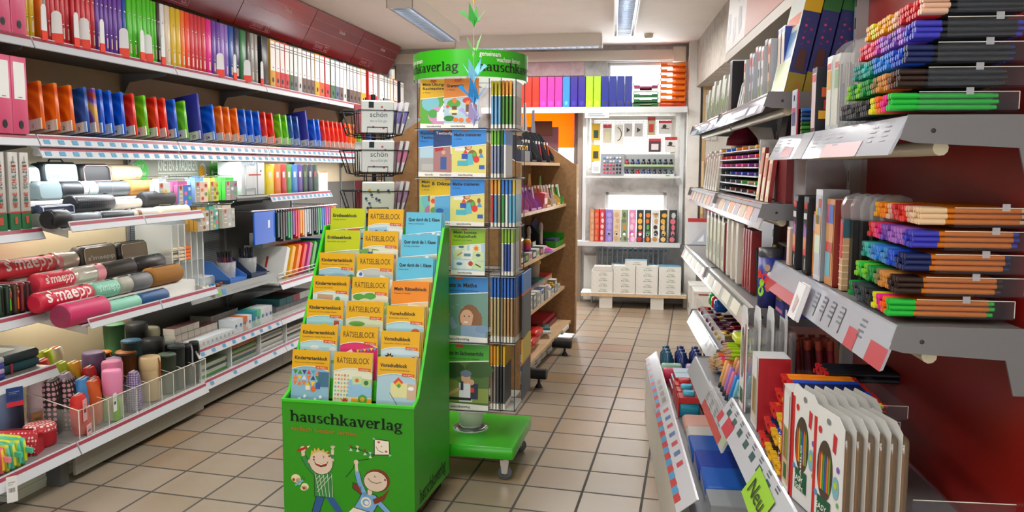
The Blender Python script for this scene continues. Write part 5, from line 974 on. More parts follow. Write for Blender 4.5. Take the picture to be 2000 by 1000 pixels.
for k, row in enumerate(pads):
    s = DY0+.045+k*.062
    for j, (title, sub, top, low, blobs, badge) in enumerate(row):
        d = DX0+.092+j*.166+(.0 if k else -.006*(1-j)); z = .447+k*.0875-(.012 if j == 2 else 0); rzz = FD.a+(.03 if (k == 0 and j == 1) else 0)
        lb = '%s pad headed %s%s, %s tier of the green display' % ({YEL: 'yellow-topped', LIME: 'lime-topped', TEAL: 'blue-topped'}.get(top, 'orange-topped'), title if title[0] != 'R' else title.title(), '', ('bottom', 'second', 'third', 'fourth', 'fifth', 'sixth', 'top')[k])
        kw = dict(top=top, low=low, title=title, sub=sub, narrow=title.isupper(), badge=badge, blobs=blobs, wavy=top == YEL, tilt=.008 if top != YEL else 0, frac=.36 if top == YEL else .40, tw=.88 if len(title) > 15 else .7)
        booklet(FD.w(d, s, z), rzz, -.16, .152, .208, .009, lb, 'activity pads in the green display', **kw)
        if j == 2:
            for q in (1, 2):
                t2 = thing('activity_pad', 'pad behind the front %s pad, %s tier of the green display, %s behind' % (title.split()[0], ('bottom', 'second', 'third', 'fourth', 'fifth', 'sixth', 'top')[k], ('first', 'second')[q-1]), 'book', FD.w(d+.003*q, s+.0115*q, z-.002*q), rzz, 'activity pads in the green display', rx=-.16)
                B().box(-.076, .076, .0003, .009, 0, .208, M('#dfe0da', .7)).box(-.076, .076, 0, .001, 0, .2085, M(top, .5)).obj('page_block', t2)
# ------------------------------------------------------------------ revolving book tower on a green wheeled base
FT = Fr(-.985, 3.553, .03)
t = thing('book_tower', 'revolving book tower with green ring header on a wheeled green base', 'display', FT.w(0, 0, 0), FT.a)
GB = M('#34b31c', .28)
B().rbox(-.245, .245, -.24, .225, .105, .158, GB, .006, 'z', .003, 2).obj('base_board', t)
for x, y in ((.2, -.19), (.2, .17), (-.2, -.19), (-.2, .17)):
    c = B().cyl((x, y, .105), (x, y, .09), .022, CHROME).prism([(x-.02, .09), (x+.02, .09), (x+.012, .03), (x-.012, .03)], y-.017, y-.014, CHROME, 'xz').prism([(x-.02, .09), (x+.02, .09), (x+.012, .03), (x-.012, .03)], y+.014, y+.017, CHROME, 'xz').obj('caster', t)
    B().lathe([(.001, -.011), (.026, -.011), (.031, -.006), (.031, .006), (.026, .011), (.001, .011)], M('#5a6068', .5), 18, (x, y, .031), 'y').lathe([(.001, -.014), (.008, -.014), (.008, .014), (.001, .014)], CHROME, 10, (x, y, .031), 'y').obj('wheel', c)
B().lathe([(.08, .158), (.08, .162), (.045, .168), (.045, .18), (.057, .182), (.057, .262), (.001, .262)], M('#e4e4de', .35), 28).obj('column', t)
B().lathe([(.079, .1585), (.079, .165), (.05, .170), (.05, .158)], M('#9aa0a4', .2, .8), 28).obj('foot_disc', t); B().cyl((0, 0, .262), (0, 0, 1.80), .02, STEEL).obj('pole', t)
LV_ = [.295, .595, .888, 1.098, 1.308, 1.516]; TOPZ = 1.728
for z in LV_:
    b = B()
    for x0, x1, y0, y1 in ((-.20, .115, -.19, -.12), (.10, .235, -.155, .06), (-.06, .2, .06, .19), (-.22, -.12, -.12, .15)):
        b.box(x0, x1, y0, y1, z-.006, z, M('#dfe6e6', .1, 0, 0, .4)).tube([(x0, y0, z), (x1, y0, z), (x1, y1, z), (x0, y1, z), (x0, y0, z)], .0022, BLACK, 4)
    b.box(-.2, .2, -.004, .004, z-.006, z, BLACK); b.obj('pocket_tray', t)
b = B()
for x, y in ((.118, -.155), (.17, -.155), (.232, -.15), (-.2, -.15), (.118, .06), (.232, .06)): b.cyl((x, y, .29), (x, y, TOPZ), .002, M('#26292c', .4), n=5)
b.obj('wires', t)
# ring header
def rp(r, z): return lambda a: (r*math.sin(a), -r*math.cos(a), z)
n = 56; b = B(); HR = .252
b.loft([[(HR*math.cos(2*PI*i/n), HR*math.sin(2*PI*i/n), z) for i in range(n)] for z in (1.727, 1.838)], GB, False)
b.loft([[((HR-.004)*math.cos(2*PI*i/n), (HR-.004)*math.sin(2*PI*i/n), z) for i in range(n)][::-1] for z in (1.727, 1.838)], M('#dfe4e0', .4), False)
b.loft([[(r*math.cos(2*PI*i/n), r*math.sin(2*PI*i/n), 1.838) for i in range(n)] for r in (HR-.004, HR)], GB, False); b.obj('ring_header', t)
b = B(); ink = M('#10240e', .5); wt = M('#eef2e6', .5)
for a0 in (-1.55, .36, 2.27):
    k = [0]
    slab(b, 'hauschkaverlag', .40, ink, lambda x, y: rp(HR+.0012, 1.750+y*.85)(a0+x/HR))
    for txt, z, off in (('gemeinsam', 1.811, .0), ('wachsen lernen', 1.790, .075)):
        vs, fs, x0, x1 = text_geo(txt, .012); kk = .026
        b.add([rp(HR+.0012, z+y*kk*1.1)(a0+.02+off/HR+(x-x0)*kk*.82/HR) for x, y in vs], fs, wt)
b.obj('header_lettering', t)
for q in range(4): B().box(-.2 if q % 2 else -.004, .2 if q % 2 else .004, -.004 if q % 2 else -.2, .004 if q % 2 else .2, 1.722, 1.727, STEEL).obj('header_spoke', t) if q < 2 else None
# booklets facing the aisle
MK = [('r', -.2, .62, .2, '#e4e8e4', .6), ('o', -.02, .62, .11, '#8a5a30', 1), ('o', .0, .60, .07, '#d8a878', .8), ('o', .1, .44, .14, '#8a5a30', 1.1), ('o', .34, .52, .05, '#8a5a30', 1.6), ('r', .02, .36, .1, '#58b8c8', 1.6, .2), ('r', -.18, .28, .15, '#4ab0c0', .5), ('r', -.12, .42, .09, '#2a50a8', .8), ('t', -.1, .52, .07, '#d83a2a'), ('o', .22, .36, .09, '#d8342a', 1.1), ('t', .36, .44, .08, '#4a90d0'), ('r', .38, .2, .08, '#2a58b8', .7), ('o', .16, .46, .06, '#4ab040')]
kids = [('r', -.2, .28, .09, '#3a5a9a', 2), ('o', -.2, .50, .06, '#d8a888'), ('r', .12, .28, .09, '#d84a7a', 1.6), ('r', .12, .40, .09, '#58b8c8', .8), ('o', .12, .52, .06, '#c88a60'), ('r', .2, .58, .2, '#e4e4d0', .7, .1), ('r', -.34, .6, .12, '#b02a3a', .8, .2)]
gram = [('o', -.22, .50, .2, '#4aa03a', .6), ('o', -.2, .56, .07, '#e0762a'), ('r', -.2, .36, .07, '#6a4020', 1.8), ('o', .2, .56, .17, '#d0302a', .5), ('o', .2, .50, .08, '#e8882a'), ('r', .22, .36, .09, '#6a4020', 1.8), ('o', -.4, .44, .05, '#d8502a'), ('r', -.22, .34, .13, '#e4dca8', .35), ('r', .2, .30, .11, '#e4dca8', .35), ('o', -.35, .2, .16, '#2f7a30', .5), ('o', .4, .2, .16, '#2f7a30', .5), ('o', -.16, .17, .08, '#e0782a', .8), ('o', .0, .16, .08, '#e0782a', .8), ('o', .22, .16, .09, '#e0702a', .8), ('o', .4, .44, .06, '#d84a28')]
uebu = [('o', -.2, .52, .26, '#78bcc8', .9), ('o', .05, .26, .32, '#c890b8', .8), ('o', -.12, .3, .14, '#4aa04a', .9), ('r', .15, .24, .16, '#e4e6ec', .8), ('t', .15, .36, .16, '#e4e6ec'), ('r', .3, .6, .13, '#ecece4', .3, .2), ('r', .3, .48, .13, '#ecece4', .3), ('r', .3, .36, .13, '#5ab090', .3), ('r', .36, .14, .13, '#4ab040', .5)]
vok = [('r', x, y, .17, c, .75, a) for x, y, c, a in ((-.2, .58, '#e4e8dc', -.1), (.22, .56, '#e4e8dc', .1), (-.26, .44, '#c8dca8', .15), (-.02, .42, '#e4e8dc', 0), (.3, .40, '#c8dca8', -.05), (-.25, .22, '#d4e4e8', -.05), (.08, .22, '#e4e8dc', .1), (.3, .20, '#c8dca8', -.2))]+[('s', .24, .56, .11, '#e8a820'), ('o', .24, .56, .05, '#e87820'), ('o', -.2, .59, .08, '#4a7088', .5), ('r', -.24, .44, .09, '#c8642a', .15, .6), ('r', -.02, .42, .1, '#5a8aa0', .4), ('o', .3, .42, .07, '#3a5a70', .6), ('o', -.25, .23, .09, '#5a8098', .5), ('o', .08, .24, .07, '#b8402a', 1), ('r', .3, .2, .09, '#4a4a3a', .2, -.5)]
girl = [('o', .12, .36, .23, '#8a5c38', 1.25), ('r', .16, .24, .22, '#8a5c38', 1.0), ('o', .06, .36, .145, '#e0ac90', 1.25), ('r', .26, .32, .08, '#8a5c38', 2.2, -.15), ('o', .04, .30, .05, '#f0e4dc', .4), ('o', .01, .39, .014, '#3a2a20'), ('o', .11, .39, .014, '#3a2a20'), ('r', .2, .12, .26, '#8aa4c4', .7), ('o', .38, .2, .14, '#7c98ba', .6), ('r', -.24, .28, .06, '#8aa4c4', 2, .5), ('o', -.36, .40, .07, '#e0ac90', .7)]+[('r', -.34+.1*i, .56-.04*(i % 2), .035, '#7fa89a', .3) for i in range(4)]
boy = [('o', -.3, .6, .3, '#2a4a1c', .6), ('o', .3, .62, .3, '#33561f', .6), ('r', 0, .22, .5, '#8a9a4a', .3), ('o', -.3, .38, .2, '#7a8a40', .5), ('r', .02, .26, .14, '#dfe4ea', 1.4), ('o', .02, .48, .10, '#d8a888', 1.2), ('o', .02, .55, .12, '#6a7a90', .6), ('r', .2, .28, .08, '#28304a', 2), ('r', -.06, .36, .03, '#28304a', 3), ('o', .14, .42, .06, '#d8a888'), ('r', .16, .30, .04, '#d84028', 1.2), ('r', -.24, .26, .16, '#d0a080', .2, .5), ('r', -.1, .16, .24, '#1c1c1e', .12)]
def tb(d, s, z, w, h, label, **kw):
    return booklet(FT.w(d, s, z), FT.a, -.05, w, h, .004, label, 'booklets in the revolving tower', 'exercise_booklet', 'book', wavy=False, badge='', foot=True, mark=True, tilt=.007, **kw)
W5, H5 = .150, .208
tb(-.108, -.166, 1.518, W5, H5, 'yellow spelling booklet at the top left of the book tower', top='#dcae10', low='#5aa83c', title='', sub='2. Klasse', lines=['Mein Übungsheft', 'Rechtschreiben'], blobs=uebu)
tb(.002, -.182, 1.518, W5, H5, 'orange grammar booklet with apple trees at the tower top', top='#d8801c', low='#a8c8d8', title='Grammatik', sub='3. Klasse', tw=.5, blobs=gram)
tb(-.12, -.158, 1.312, W5, H5, 'blue arithmetic booklet behind the boy and girl booklet', top='#2a86d8', low='#a8a8a8', title='', sub='Klasse 4', lines=['Rechnen und', 'Textaufgaben'], blobs=[('r', -.2, .5, .26, '#b0d0e0', .6), ('r', -.1, .2, .3, '#b8b8b4', .3)])
tb(-.05, -.170, 1.312, W5, H5, 'dark blue word problem booklet with boy and girl', top='#1f3f78', low='#a8787a', title='', sub='4. Klasse', tcol='#eeeeee', lines=['Textaufgaben'], blobs=kids)
tb(.035, -.183, 1.312, W5, H5, 'blue maths booklet with a monkey, second row of the tower', top='#2a86d8', low='#d8d478', title='Mathe trainieren', sub='4. Klasse', tw=.78, blobs=MK)
tb(-.12, -.150, 1.103, W5, H5, 'yellow spelling booklet with treasure chest, third row of the tower', top='#dcb814', low='#8ac8a0', title='', sub='3. Klasse', lines=['Mein Übungsheft', 'Rechtschreiben'], blobs=[('o', -.2, .5, .25, '#6ab8c0'), ('r', -.1, .56, .14, '#8a5a2c', .7), ('o', -.1, .26, .25, '#b878a8')])
tb(-.07, -.160, 1.103, W5, H5, 'yellow grammar booklet with red star, third row of the tower', top='#dcb814', low='#e0d090', title='Besser Deutsch', blobs=[('s', -.4, .5, .1, '#d84a28'), ('o', -.38, .3, .1, '#6aa050')])
tb(-.045, -.170, 1.103, W5, H5, 'yellow dictation booklet with blue sea, third row of the tower', top='#dcb814', low='#5aa8d8', title='Diktate', tw=.5, blobs=[('o', -.35, .3, .12, '#2a6ab8', .6)])
tb(.028, -.183, 1.103, W5, H5, 'blue maths booklet with a monkey, third row of the tower', top='#2a86d8', low='#d8d478', title='Mathe trainieren', sub='3. Klasse', tw=.78, blobs=MK)
tb(.03, -.178, .892, W5, H5*.98, 'lime vocabulary booklet with picture cards', top='#8ab81c', low='#a8cce0', title='', sub='Englisch 3./4. Klasse', lines=['Mein buntes', 'Vokabelheft'], blobs=vok)
tb(.012, -.180, .598, .212, .288, 'blue maths test book with a girl at the blackboard', top='#2280d0', low='#6a9488', title='Tests in Mathe', sub='Lernzielkontrollen 4. Klasse', tw=.7, blobs=girl, frac=.26)
tb(.016, -.180, .298, .212, .288, 'green science test book with a cycling boy, lowest on the tower', top='#3fa024', low='#4a6a2c', title='Tests im Sachunterricht', sub='Lernzielkontrollen 4. Klasse', tw=.82, blobs=boy, frac=.26)
# booklets edge-on in the side pockets
def edge(x, z, h, c1, c2, cn, lv, y0=-.145, fr=.3, c3='#e6e4da'):
    b = B().box(-.004, .004, y0, y0+.15, z, z+h, M(c2, .45)).box(-.0044, .0044, y0-.0005, y0+.151, z+h*(1-fr), z+h+.001, M(c1, .4)).box(-.0043, .0043, y0-.0004, y0+.15, z, z+h*.09, M(c3, .5)).box(-.0042, .0042, y0-.0008, y0, z+h*(1-fr)-.004, z+h*(1-fr), M('#f0efe8', .5))
    return tag(fobj(b, 'exercise_booklet', FT, x, 0, 0), '%s edge-on booklet, %s pocket row, %s from the covers' % (cn, ('lowest', 'second lowest', 'third lowest', 'third highest', 'second highest', 'highest')[lv], seq('eb%d' % lv)), 'book', 'edge-on booklets in the tower')
for lv, z, h, items in ((5, 1.517, .2, [('#c8c020', '#6aa8d0', 'yellow and blue')]*3+[('#d8941c', '#4a8a2c', 'orange and green')]*3+[('#c8c8c0', '#a8a8a0', 'pale')]), (4, 1.309, .2, [('#6ab02c', '#8a94b0', 'green and grey')]*2+[('#58a82c', '#7a8aa8', 'lime and grey')]*2+[('#2a80d0', '#e0e4e8', 'blue and white')]), (3, 1.099, .2, [('#d88a1c', '#c8302a', 'orange and red'), ('#e0941c', '#4a90c8', 'orange and blue'), ('#d8a820', '#8a8a70', 'amber'), ('#2a7ad0', '#3a9a40', 'blue and green'), ('#2a7ad0', '#e0e4e8', 'blue and white'), ('#2a80d0', '#5aa8c8', 'blue'), ('#d8b820', '#5ab0d0', 'yellow and blue')]),
    (2, .889, .2, [('#8ab020', '#c8ccc8', 'lime and white'), ('#7aa81c', '#2a4a98', 'green and navy'), ('#7aa81c', '#2a4a98', 'green and navy'), ('#8ab020', '#c0c4c8', 'lime and grey')]), (1, .596, .28, [('#1f68c0', '#b8a878', 'blue and tan')]*4+[('#1f60b8', '#b08858', 'blue and brown')]*4), (0, .296, .28, [('#d8941c', '#8a8078', 'orange and grey')]*2+[('#d0a820', '#4a4a4c', 'yellow and charcoal')]*3)):
    n = len(items); x0 = .128 if lv not in (2,) else .175
    for i, (a, c, nme) in enumerate(items):
        gap = .016 if n > 5 else .014
        edge(x0+i*gap*(.92 if n == 8 else 1), z, h, a, c, nme, lv)
tag(fobj(B().box(.246, .252, -.06, .15, .60, .885, M('#5a6068', .5)).box(.2455, .2525, -.0605, .1505, .80, .887, M('#2a80d0', .4)).box(.2455, .2525, -.0605, .1505, .79, .80, M('#d8682a', .4)), 'exercise_booklet', FT), 'blue and grey booklet standing proud at the far side of the tower', 'book', 'edge-on booklets in the tower')
tag(fobj(B().box(.246, .252, -.06, .15, .32, .59, M('#3a4858', .5)).box(.2455, .2525, -.0605, .1505, .49, .592, M('#d8c030', .4)).box(.2455, .2525, -.0605, .1505, .48, .49, M('#d8782a', .4)), 'exercise_booklet', FT), 'yellow and navy booklet standing proud low on the far side of the tower', 'book', 'edge-on booklets in the tower')
# ------------------------------------------------------------------ mobile of folded paper cranes in front of the tower
tag(B().cyl((-.82, 3.0, 1.54), (-.82, 3.0, 2.548), .0006, M('#c8b0a0', .6), n=4).obj('thread'), 'thin thread carrying six paper cranes from the ceiling', 'thread')
def crane(z, c, n, rz, sc):
    m = M(c, .5); t = thing('paper_crane', '%s folded paper crane hanging on the thread' % n, 'origami', (-.82, 3.0, z), rz, 'paper cranes on the thread')
    def fold(p, name):
        p = [Vector(q)*sc for q in p]; b = B(); k = len(p); nn = Vector((.0006, .0006, 0))
        b.add([tuple(q) for q in p]+[tuple(q+nn) for q in p], [tuple(range(k)), tuple(range(k, 2*k))[::-1]]+[(i, i+k, (i+1) % k+k, (i+1) % k) for i in range(k)], m); b.obj(name, t)
    B().add([tuple(Vector(q)*sc) for q in ((0, 0, -.6), (.22, 0, .05), (0, .14, .1), (-.22, 0, .05), (0, -.14, .1), (0, 0, .22))], [(0, 1, 2), (0, 2, 3), (0, 3, 4), (0, 4, 1), (5, 2, 1), (5, 3, 2), (5, 4, 3), (5, 1, 4)], m).obj('body', t)
    fold([(-.36, -.06, -.05), (.24, -.06, -.15), (-.30, -.42, 1.05)], 'wing'); fold([(-.26, .06, -.05), (.34, .06, -.15), (.12, .45, .9)], 'wing')
    B().add([tuple(Vector(q)*sc) for q in ((.12, .03, -.35), (.12, -.03, -.35), (.2, 0, -.1), (.85, 0, .75))], [(0, 1, 3), (1, 2, 3), (2, 0, 3), (0, 2, 1)], m).obj('tail', t)
    B().add([tuple(Vector(q)*sc) for q in ((-.12, .03, -.35), (-.12, -.03, -.35), (-.2, 0, -.1), (-.7, 0, .6), (-.95, 0, .45))], [(0, 3, 1), (1, 3, 2), (2, 3, 0), (0, 1, 2), (3, 4, 2)], m).obj('neck', t)
for z, c, n, rz, sc in ((1.985, '#d8c020', 'yellow', .4, .05), (1.90, '#2f9a34', 'green', .2, .056), (1.785, '#7cc870', 'pale green', 2.2, .058), (1.70, '#7ac0e0', 'light blue', 2.9, .06), (1.62, '#2a90d8', 'bright blue', .5, .066), (1.54, '#a8a0d8', 'lavender', .3, .06)): crane(z, c, n, rz, sc)
# ------------------------------------------------------------------ wire spinner with paper napkins
px, py = -1.62, 3.98; NR = Fr(px, py, .52)
t = thing('napkin_spinner', 'black wire spinner with paper napkins behind the green display', 'display', (px, py, 0), NR.a); WB = M('#17171a', .4, .3)
b = B().cyl((0, 0, 0), (0, 0, 1.72), .012, WB).cyl((0, 0, 0), (0, 0, .02), .17, WB); b.obj('post', t)
for x, y in ((.045, .045), (-.045, .045), (.045, -.045), (-.045, -.045)): B().cyl((x, y, .6), (x, y, 1.70), .003, WB, n=6).obj('rod', t)
LEVS = (1.50, 1.305, 1.10)
for z in LEVS:
    for q in range(4):
        a = q*PI/2; ca, sa = math.cos(a), math.sin(a); Rt = lambda p: (p[0]*ca-p[1]*sa, p[0]*sa+p[1]*ca, p[2])
        f = lambda *ps: [Rt(p) for p in ps]; b = B()
        w = .09
        b.tube(f((-w, -.05, z+.13), (-w, -.05, z), (-w, -.13, z+.015), (w, -.13, z+.015), (w, -.05, z), (w, -.05, z+.13)), .003, WB).tube(f((-w, -.05, z), (w, -.05, z)), .003, WB)
        b.tube(f((-w, -.13, z+.015), (-w-.005, -.165, z+.13), (w+.005, -.165, z+.13), (w, -.13, z+.015)), .003, WB).tube(f((-.05, -.132, z+.018), (-.05, -.142, z+.048), (.05, -.142, z+.048), (.05, -.132, z+.018)), .0025, WB).tube(f((-w, -.05, z+.13), (-w-.005, -.165, z+.13)), .003, WB).tube(f((w, -.05, z+.13), (w+.005, -.165, z+.13)), .003, WB)
        b.obj('basket', t)
NAP = {'a': '#e6e8ea', 'f': '#dfe4dc'}
def napkin(q, z, off, label, kind, tilt=.22, band='#b0a8c8'):
    a = NR.a+q*PI/2; ox, oy = off; ca, sa = math.cos(a), math.sin(a)
    t = thing('napkin_pack', label, 'napkins', (px+ox*ca-oy*sa, py+ox*sa+oy*ca, z), a, 'napkin packs on the spinner', rx=tilt)
    col = {'a': '#e6e8ea', 'f': '#e2e6de', 'p': '#c8a4ac', 'l': '#c8bcc8', 'r': '#8a2a34'}[kind]
    B().rbox(-.08, .08, 0, .018, 0, .16, M(col, .35), .006, 'y', .004, 2).obj('pack', t); b = B(); O = (0, 0, 0)
    if kind == 'a':
        b.textw('schön', (.005, 0, .08), XP, ZP, .026, .085, M('#3a4a58', .5), 'c', .0, .001).textw('dass es Dich gibt', (.005, 0, .055), XP, ZP, .012, .085, M('#8a98a4', .5), 'c', 0, .001).flat([(-.045, .125), (-.02, .125), (-.02, .155), (-.045, .155)], O, XP, ZP, M('#1f2b30', .5), .001)
        for x, y in ((.02, .13), (.035, .115), (-.02, .03), (.03, .025)): b.flat(circ(x, y, .006, 6), O, XP, ZP, M('#c8546a', .5), .001)
    elif kind == 'f':
        for i in range(12):
            x, y = R_.uniform(-.068, .068), R_.uniform(.012, .148); b.flat([(x-.001, y-.016), (x+.001, y-.016), (x+.001, y), (x-.001, y)], O, XP, ZP, M('#3f6a3f', .5), .0008); b.flat(circ(x, y, .0075, 7), O, XP, ZP, M(R_.choice(['#3a5a9a', '#d8a840', '#5a7a4a', '#c86a7a', '#4a4a7a']), .5), .001); b.flat(circ(x+.006, y-.012, .005, 5, .003), O, XP, ZP, M('#4a7a48', .5), .001)
    else:
        b.flat([(-.08, .05), (.08, .05), (.08, .11), (-.08, .11)], O, XP, ZP, M(band, .5), .0008)
        for i in range(7): b.flat(circ(R_.uniform(-.06, .06), R_.uniform(.02, .14), .012, 7), O, XP, ZP, M(R_.choice(['#c86a8a', '#a85a7a', '#d8b0b8', '#7a8a6a']), .5), .001)
        for sx in (-.0806, .0806): b.add([(sx, .001, .0), (sx, .017, .0), (sx, .017, .16), (sx, .001, .16)], [(0, 1, 2, 3)], M('#dcdce0', .5)).add([(sx*1.001, .001, .05), (sx*1.001, .017, .05), (sx*1.001, .017, .11), (sx*1.001, .001, .11)], [(0, 1, 2, 3)], M(band, .5))
    b.obj('print', t)
for i, z in enumerate(LEVS):
    k = 'aaf'[i]; n = ('upper white napkin pack with wavy script', 'lower white napkin pack with wavy script', 'wildflower napkin pack at the bottom of the spinner')[i]
    napkin(0, z+.02, (0, -.135), n, k); napkin(0, z+.02, (.003, -.108), 'napkin pack right behind the '+n, k)
    if i == 2: napkin(0, z+.02, (.006, -.085), 'third napkin pack in the wildflower basket of the spinner', k)
    m = 3 if i == 0 else 2
    for j in range(m): napkin(1, z+.02, (0, -.14+.03*j), '%s napkin pack of the %s aisle-side basket on the spinner' % (('outer', 'second', 'inner')[j], ('top', 'middle', 'bottom')[i]), 'lpp'[i], band=('#7a70b8', '#d87aa4', '#b08ab0')[i], tilt=.2)
    napkin(2, z+.02, (0, -.135), 'napkin pack facing the wooden shelf in the %s basket' % ('top', 'middle', 'bottom')[i], 'rfr'[i])
# ------------------------------------------------------------------ double-sided wooden gondola in the middle
t = thing('gondola_shelf', 'double-sided wooden shelf with brown gable ends behind the book tower', 'shelf', FG.w(0, 0, 0), FG.a)
gab = [(-.74, .02), (.03, .02), (.03, 1.38), (-.0, 1.385), (-.40, 1.66), (-.50, 1.66), (-.74, 1.52)]
for y in (-1.97, -.03): B().prism(gab, y, y+.022, BROWN, 'xz').obj('gable_end', t)
B().box(.024, .036, -.032, -.006, .02, 1.381, BEECH).obj('edge_trim', t)
B().box(-.37, -.34, -1.95, -.03, .02, 1.5, BROWN).obj('spine_panel', t)
GZ = [(1.39, -.108), (1.07, -.055), (.748, -.057), (.406, -.06), (.129, -.006)]
for z, d in GZ:
    for y0, y1 in ((-1.945, -.99), (-.988, -.032)): B().box(-.34, d, y0, y1, z-.022, z, BEECH).obj('shelf_board', t)
    B().box(-.72, -.37, -1.945, -.032, z-.022, z, BEECH).obj('shelf_board', t)
for s in (-1.62, -.72):
    B().cyl((-.02, s, .085), (.115, s, .085), .034, BLACK, n=20).cyl((.115, s, .085), (.119, s, .085), .03, M('#2c2c30', .5), n=20).cyl((.07, s, .06), (.07, s, .03), .008, BLACK, n=8).cyl((.07, s, .03), (.07, s, .0), .008, BLACK, .026, n=14).obj('bumper_foot', t)
def gthing(b, name, d, s, z, label, cat, g=None, rz=0): return tag(fobj(b, name, FG, d, s, z, None, rz), label, cat, g)
def tongue_stand(s, z, d, w, h, c, label, tall=0., pens=(), wedge_=.12, pc=None):
    "card counter stand: wedge sides, a tall back card and pens in front"
    t = thing('counter_stand', label, 'display', FG.w(d, s, z), FG.a)
    for y in (-w/2, w/2-.003): B().prism([(-.15, 0), (0, 0), (0, .04), (-.11, h), (-.15, h)], y, y+.003, M(c, .5), 'xz').obj('side_card', t)
    B().box(-.15, 0, -w/2, w/2, 0, .012, M(c, .5)).obj('base_card', t)
    if tall: B().prism([(-w*.45, 0), (w*.45, 0), (w*.45, tall*.6), (w*.25, tall*.8), (w*.2, tall), (-w*.2, tall*.97), (-w*.3, tall*.75), (-w*.45, tall*.6)], -.15, -.146, M(pc or c, .5), 'yz').obj('back_card', t)
    for i, col in enumerate(pens):
        y = (i+.5)/len(pens)*w*.8-w*.4; x = -.03-.03*(i % 3)
        tag(fobj(B().cyl((x, y, .014), (x-.02, y, .13), .006, M(col, .4), n=7).cyl((x-.02, y, .13), (x-.022, y, .15), .007, M('#e8e4e0', .4), n=7), 'novelty_pen', FG, d, s, z), 'novelty pen in the '+label, 'pen', 'pens in the '+label)
tongue_stand(-.33, 1.392, -.115, .17, .22, '#23252f', 'dark stand with orange pens at the end of the highest board', .40, ('#e07820', '#d8a030', '#e88a20', '#c8402a'), pc='#4a4a58')
tongue_stand(-.62, 1.392, -.115, .17, .22, '#20222c', 'dark stand with tall grey card on the highest board', .43, ('#3a4a70', '#7a4a9a', '#4a70b0', '#c03a3a'), pc='#8a8684')
tongue_stand(-.95, 1.392, -.115, .14, .18, '#2a2a34', 'dark stand with curved card beside the key rings', .36, ('#4a4a50', '#28406a', '#5a5a60', '#303848'), pc='#6a5c5a')
t = thing('counter_box', 'grey counter box of key rings on the highest board', 'box', FG.w(-.115, -1.22, 1.392), FG.a); B().box(-.16, 0, -.13, .13, 0, .07, M('#8b8b90', .5)).box(-.161, .001, -.131, -.05, 0, .071, M('#23283e', .5)).obj('box', t)
for i in range(7):
    gthing(B().lathe([(.010, -.003), (.016, -.003), (.016, .003), (.010, .003), (.010, -.003)], M(('#c8a030', '#b8bcc0')[i % 2], .25, .9), 12, (0, 0, .016), 'x').box(-.002, .002, -.005, .005, .03, .06, M('#3a3a44', .5)), 'key_ring', -.13-.02*(i % 2), -1.33+.035*i, 1.465, 'metal key ring in the grey counter box on the highest board', 'key ring', 'key rings in the grey box')
tongue_stand(-1.45, 1.072, -.06, .17, .22, '#c878b0', 'pink stand nearest the tower on the second board', .36, ('#d8a8b0', '#b88a90', '#c89aa0'), pc='#c89a98')
tongue_stand(-1.20, 1.072, -.06, .16, .20, '#b868b0', 'violet pink stand in the middle of the second board', 0, ('#8a5ab0', '#e8dcec', '#6a4a8a'))
tongue_stand(-1.02, 1.072, -.06, .12, .16, '#b45ca8', 'slim violet stand beside the red flap box', 0, ('#e8dcec', '#5a3a7a'))
gthing(B().prism([(-.1, 0), (0, 0), (.02, .1), (-.02, .11), (-.1, .1)], -.06, .06, M('#d8505a', .5), 'xz').flat([(-.05, .03), (.05, .03), (.05, .08), (-.05, .08)], (.012, 0, 0), SP, ZP, M('#f0c0b8', .5), .002), 'flap_box', -.06, -.88, 1.072, 'red flap box with pale label on the second board', 'box')
tongue_stand(-.70, 1.072, -.06, .15, .15, '#c89a68', 'brown card stand with lamb pencils on the second board', .24, ('#d8c8c0', '#c83a4a', '#4a4a50', '#d8b8b0'), pc='#b8863c')
tongue_stand(-.50, 1.072, -.06, .13, .15, '#d8d0c0', 'cream stand of topper pencils on the second board', 0, ('#e8b0a8', '#3a8a4a', '#d8a8a0', '#6a4a8a'))
tongue_stand(-.32, 1.072, -.06, .12, .14, '#d8b458', 'yellow stand beside the green one on the second board', .22, ('#e0d0c0', '#c87a5a', '#d8c0b0'), pc='#6f9a5a')
tongue_stand(-.15, 1.072, -.06, .10, .12, '#4a9a48', 'green stand at the end of the second board', 0, ('#3aa040', '#5ab83a', '#2f8a3a', '#e8ece0'))
tongue_stand(-.75, .75, -.13, .6, .17, '#24282a', 'wide dark stand at the back of the third board', .20, pc='#1d2124'); gthing(B().prism([(-.16, 0), (.16, 0), (.14, .10), (.04, .13), (-.13, .08)], 0, .01, M('#1f2350', .5), 'yz'), 'header_card', -.26, -.33, .84, 'indigo header card rising over the green tray', 'card')
t = thing('counter_tray', 'green see-through tray at the end of the third board', 'tray', FG.w(-.06, -.24, .75), FG.a); gp = trans('#3fae2a', .4); B().box(-.2, -.197, -.2, .16, 0, .13, gp).box(-.2, 0, .157, .16, 0, .09, gp).box(-.2, 0, -.2, -.197, 0, .05, gp).box(-.003, 0, -.2, .16, 0, .04, gp).box(-.2, 0, -.2, .16, 0, .003, gp).obj('tray_body', t)
gthing(B().rbox(-.1, 0, -.09, .09, 0, .06, M('#1f2e50', .4), .01, 'z', .004), 'tin', -.07, -.3, .753, 'navy tin inside the green tray', 'tin')
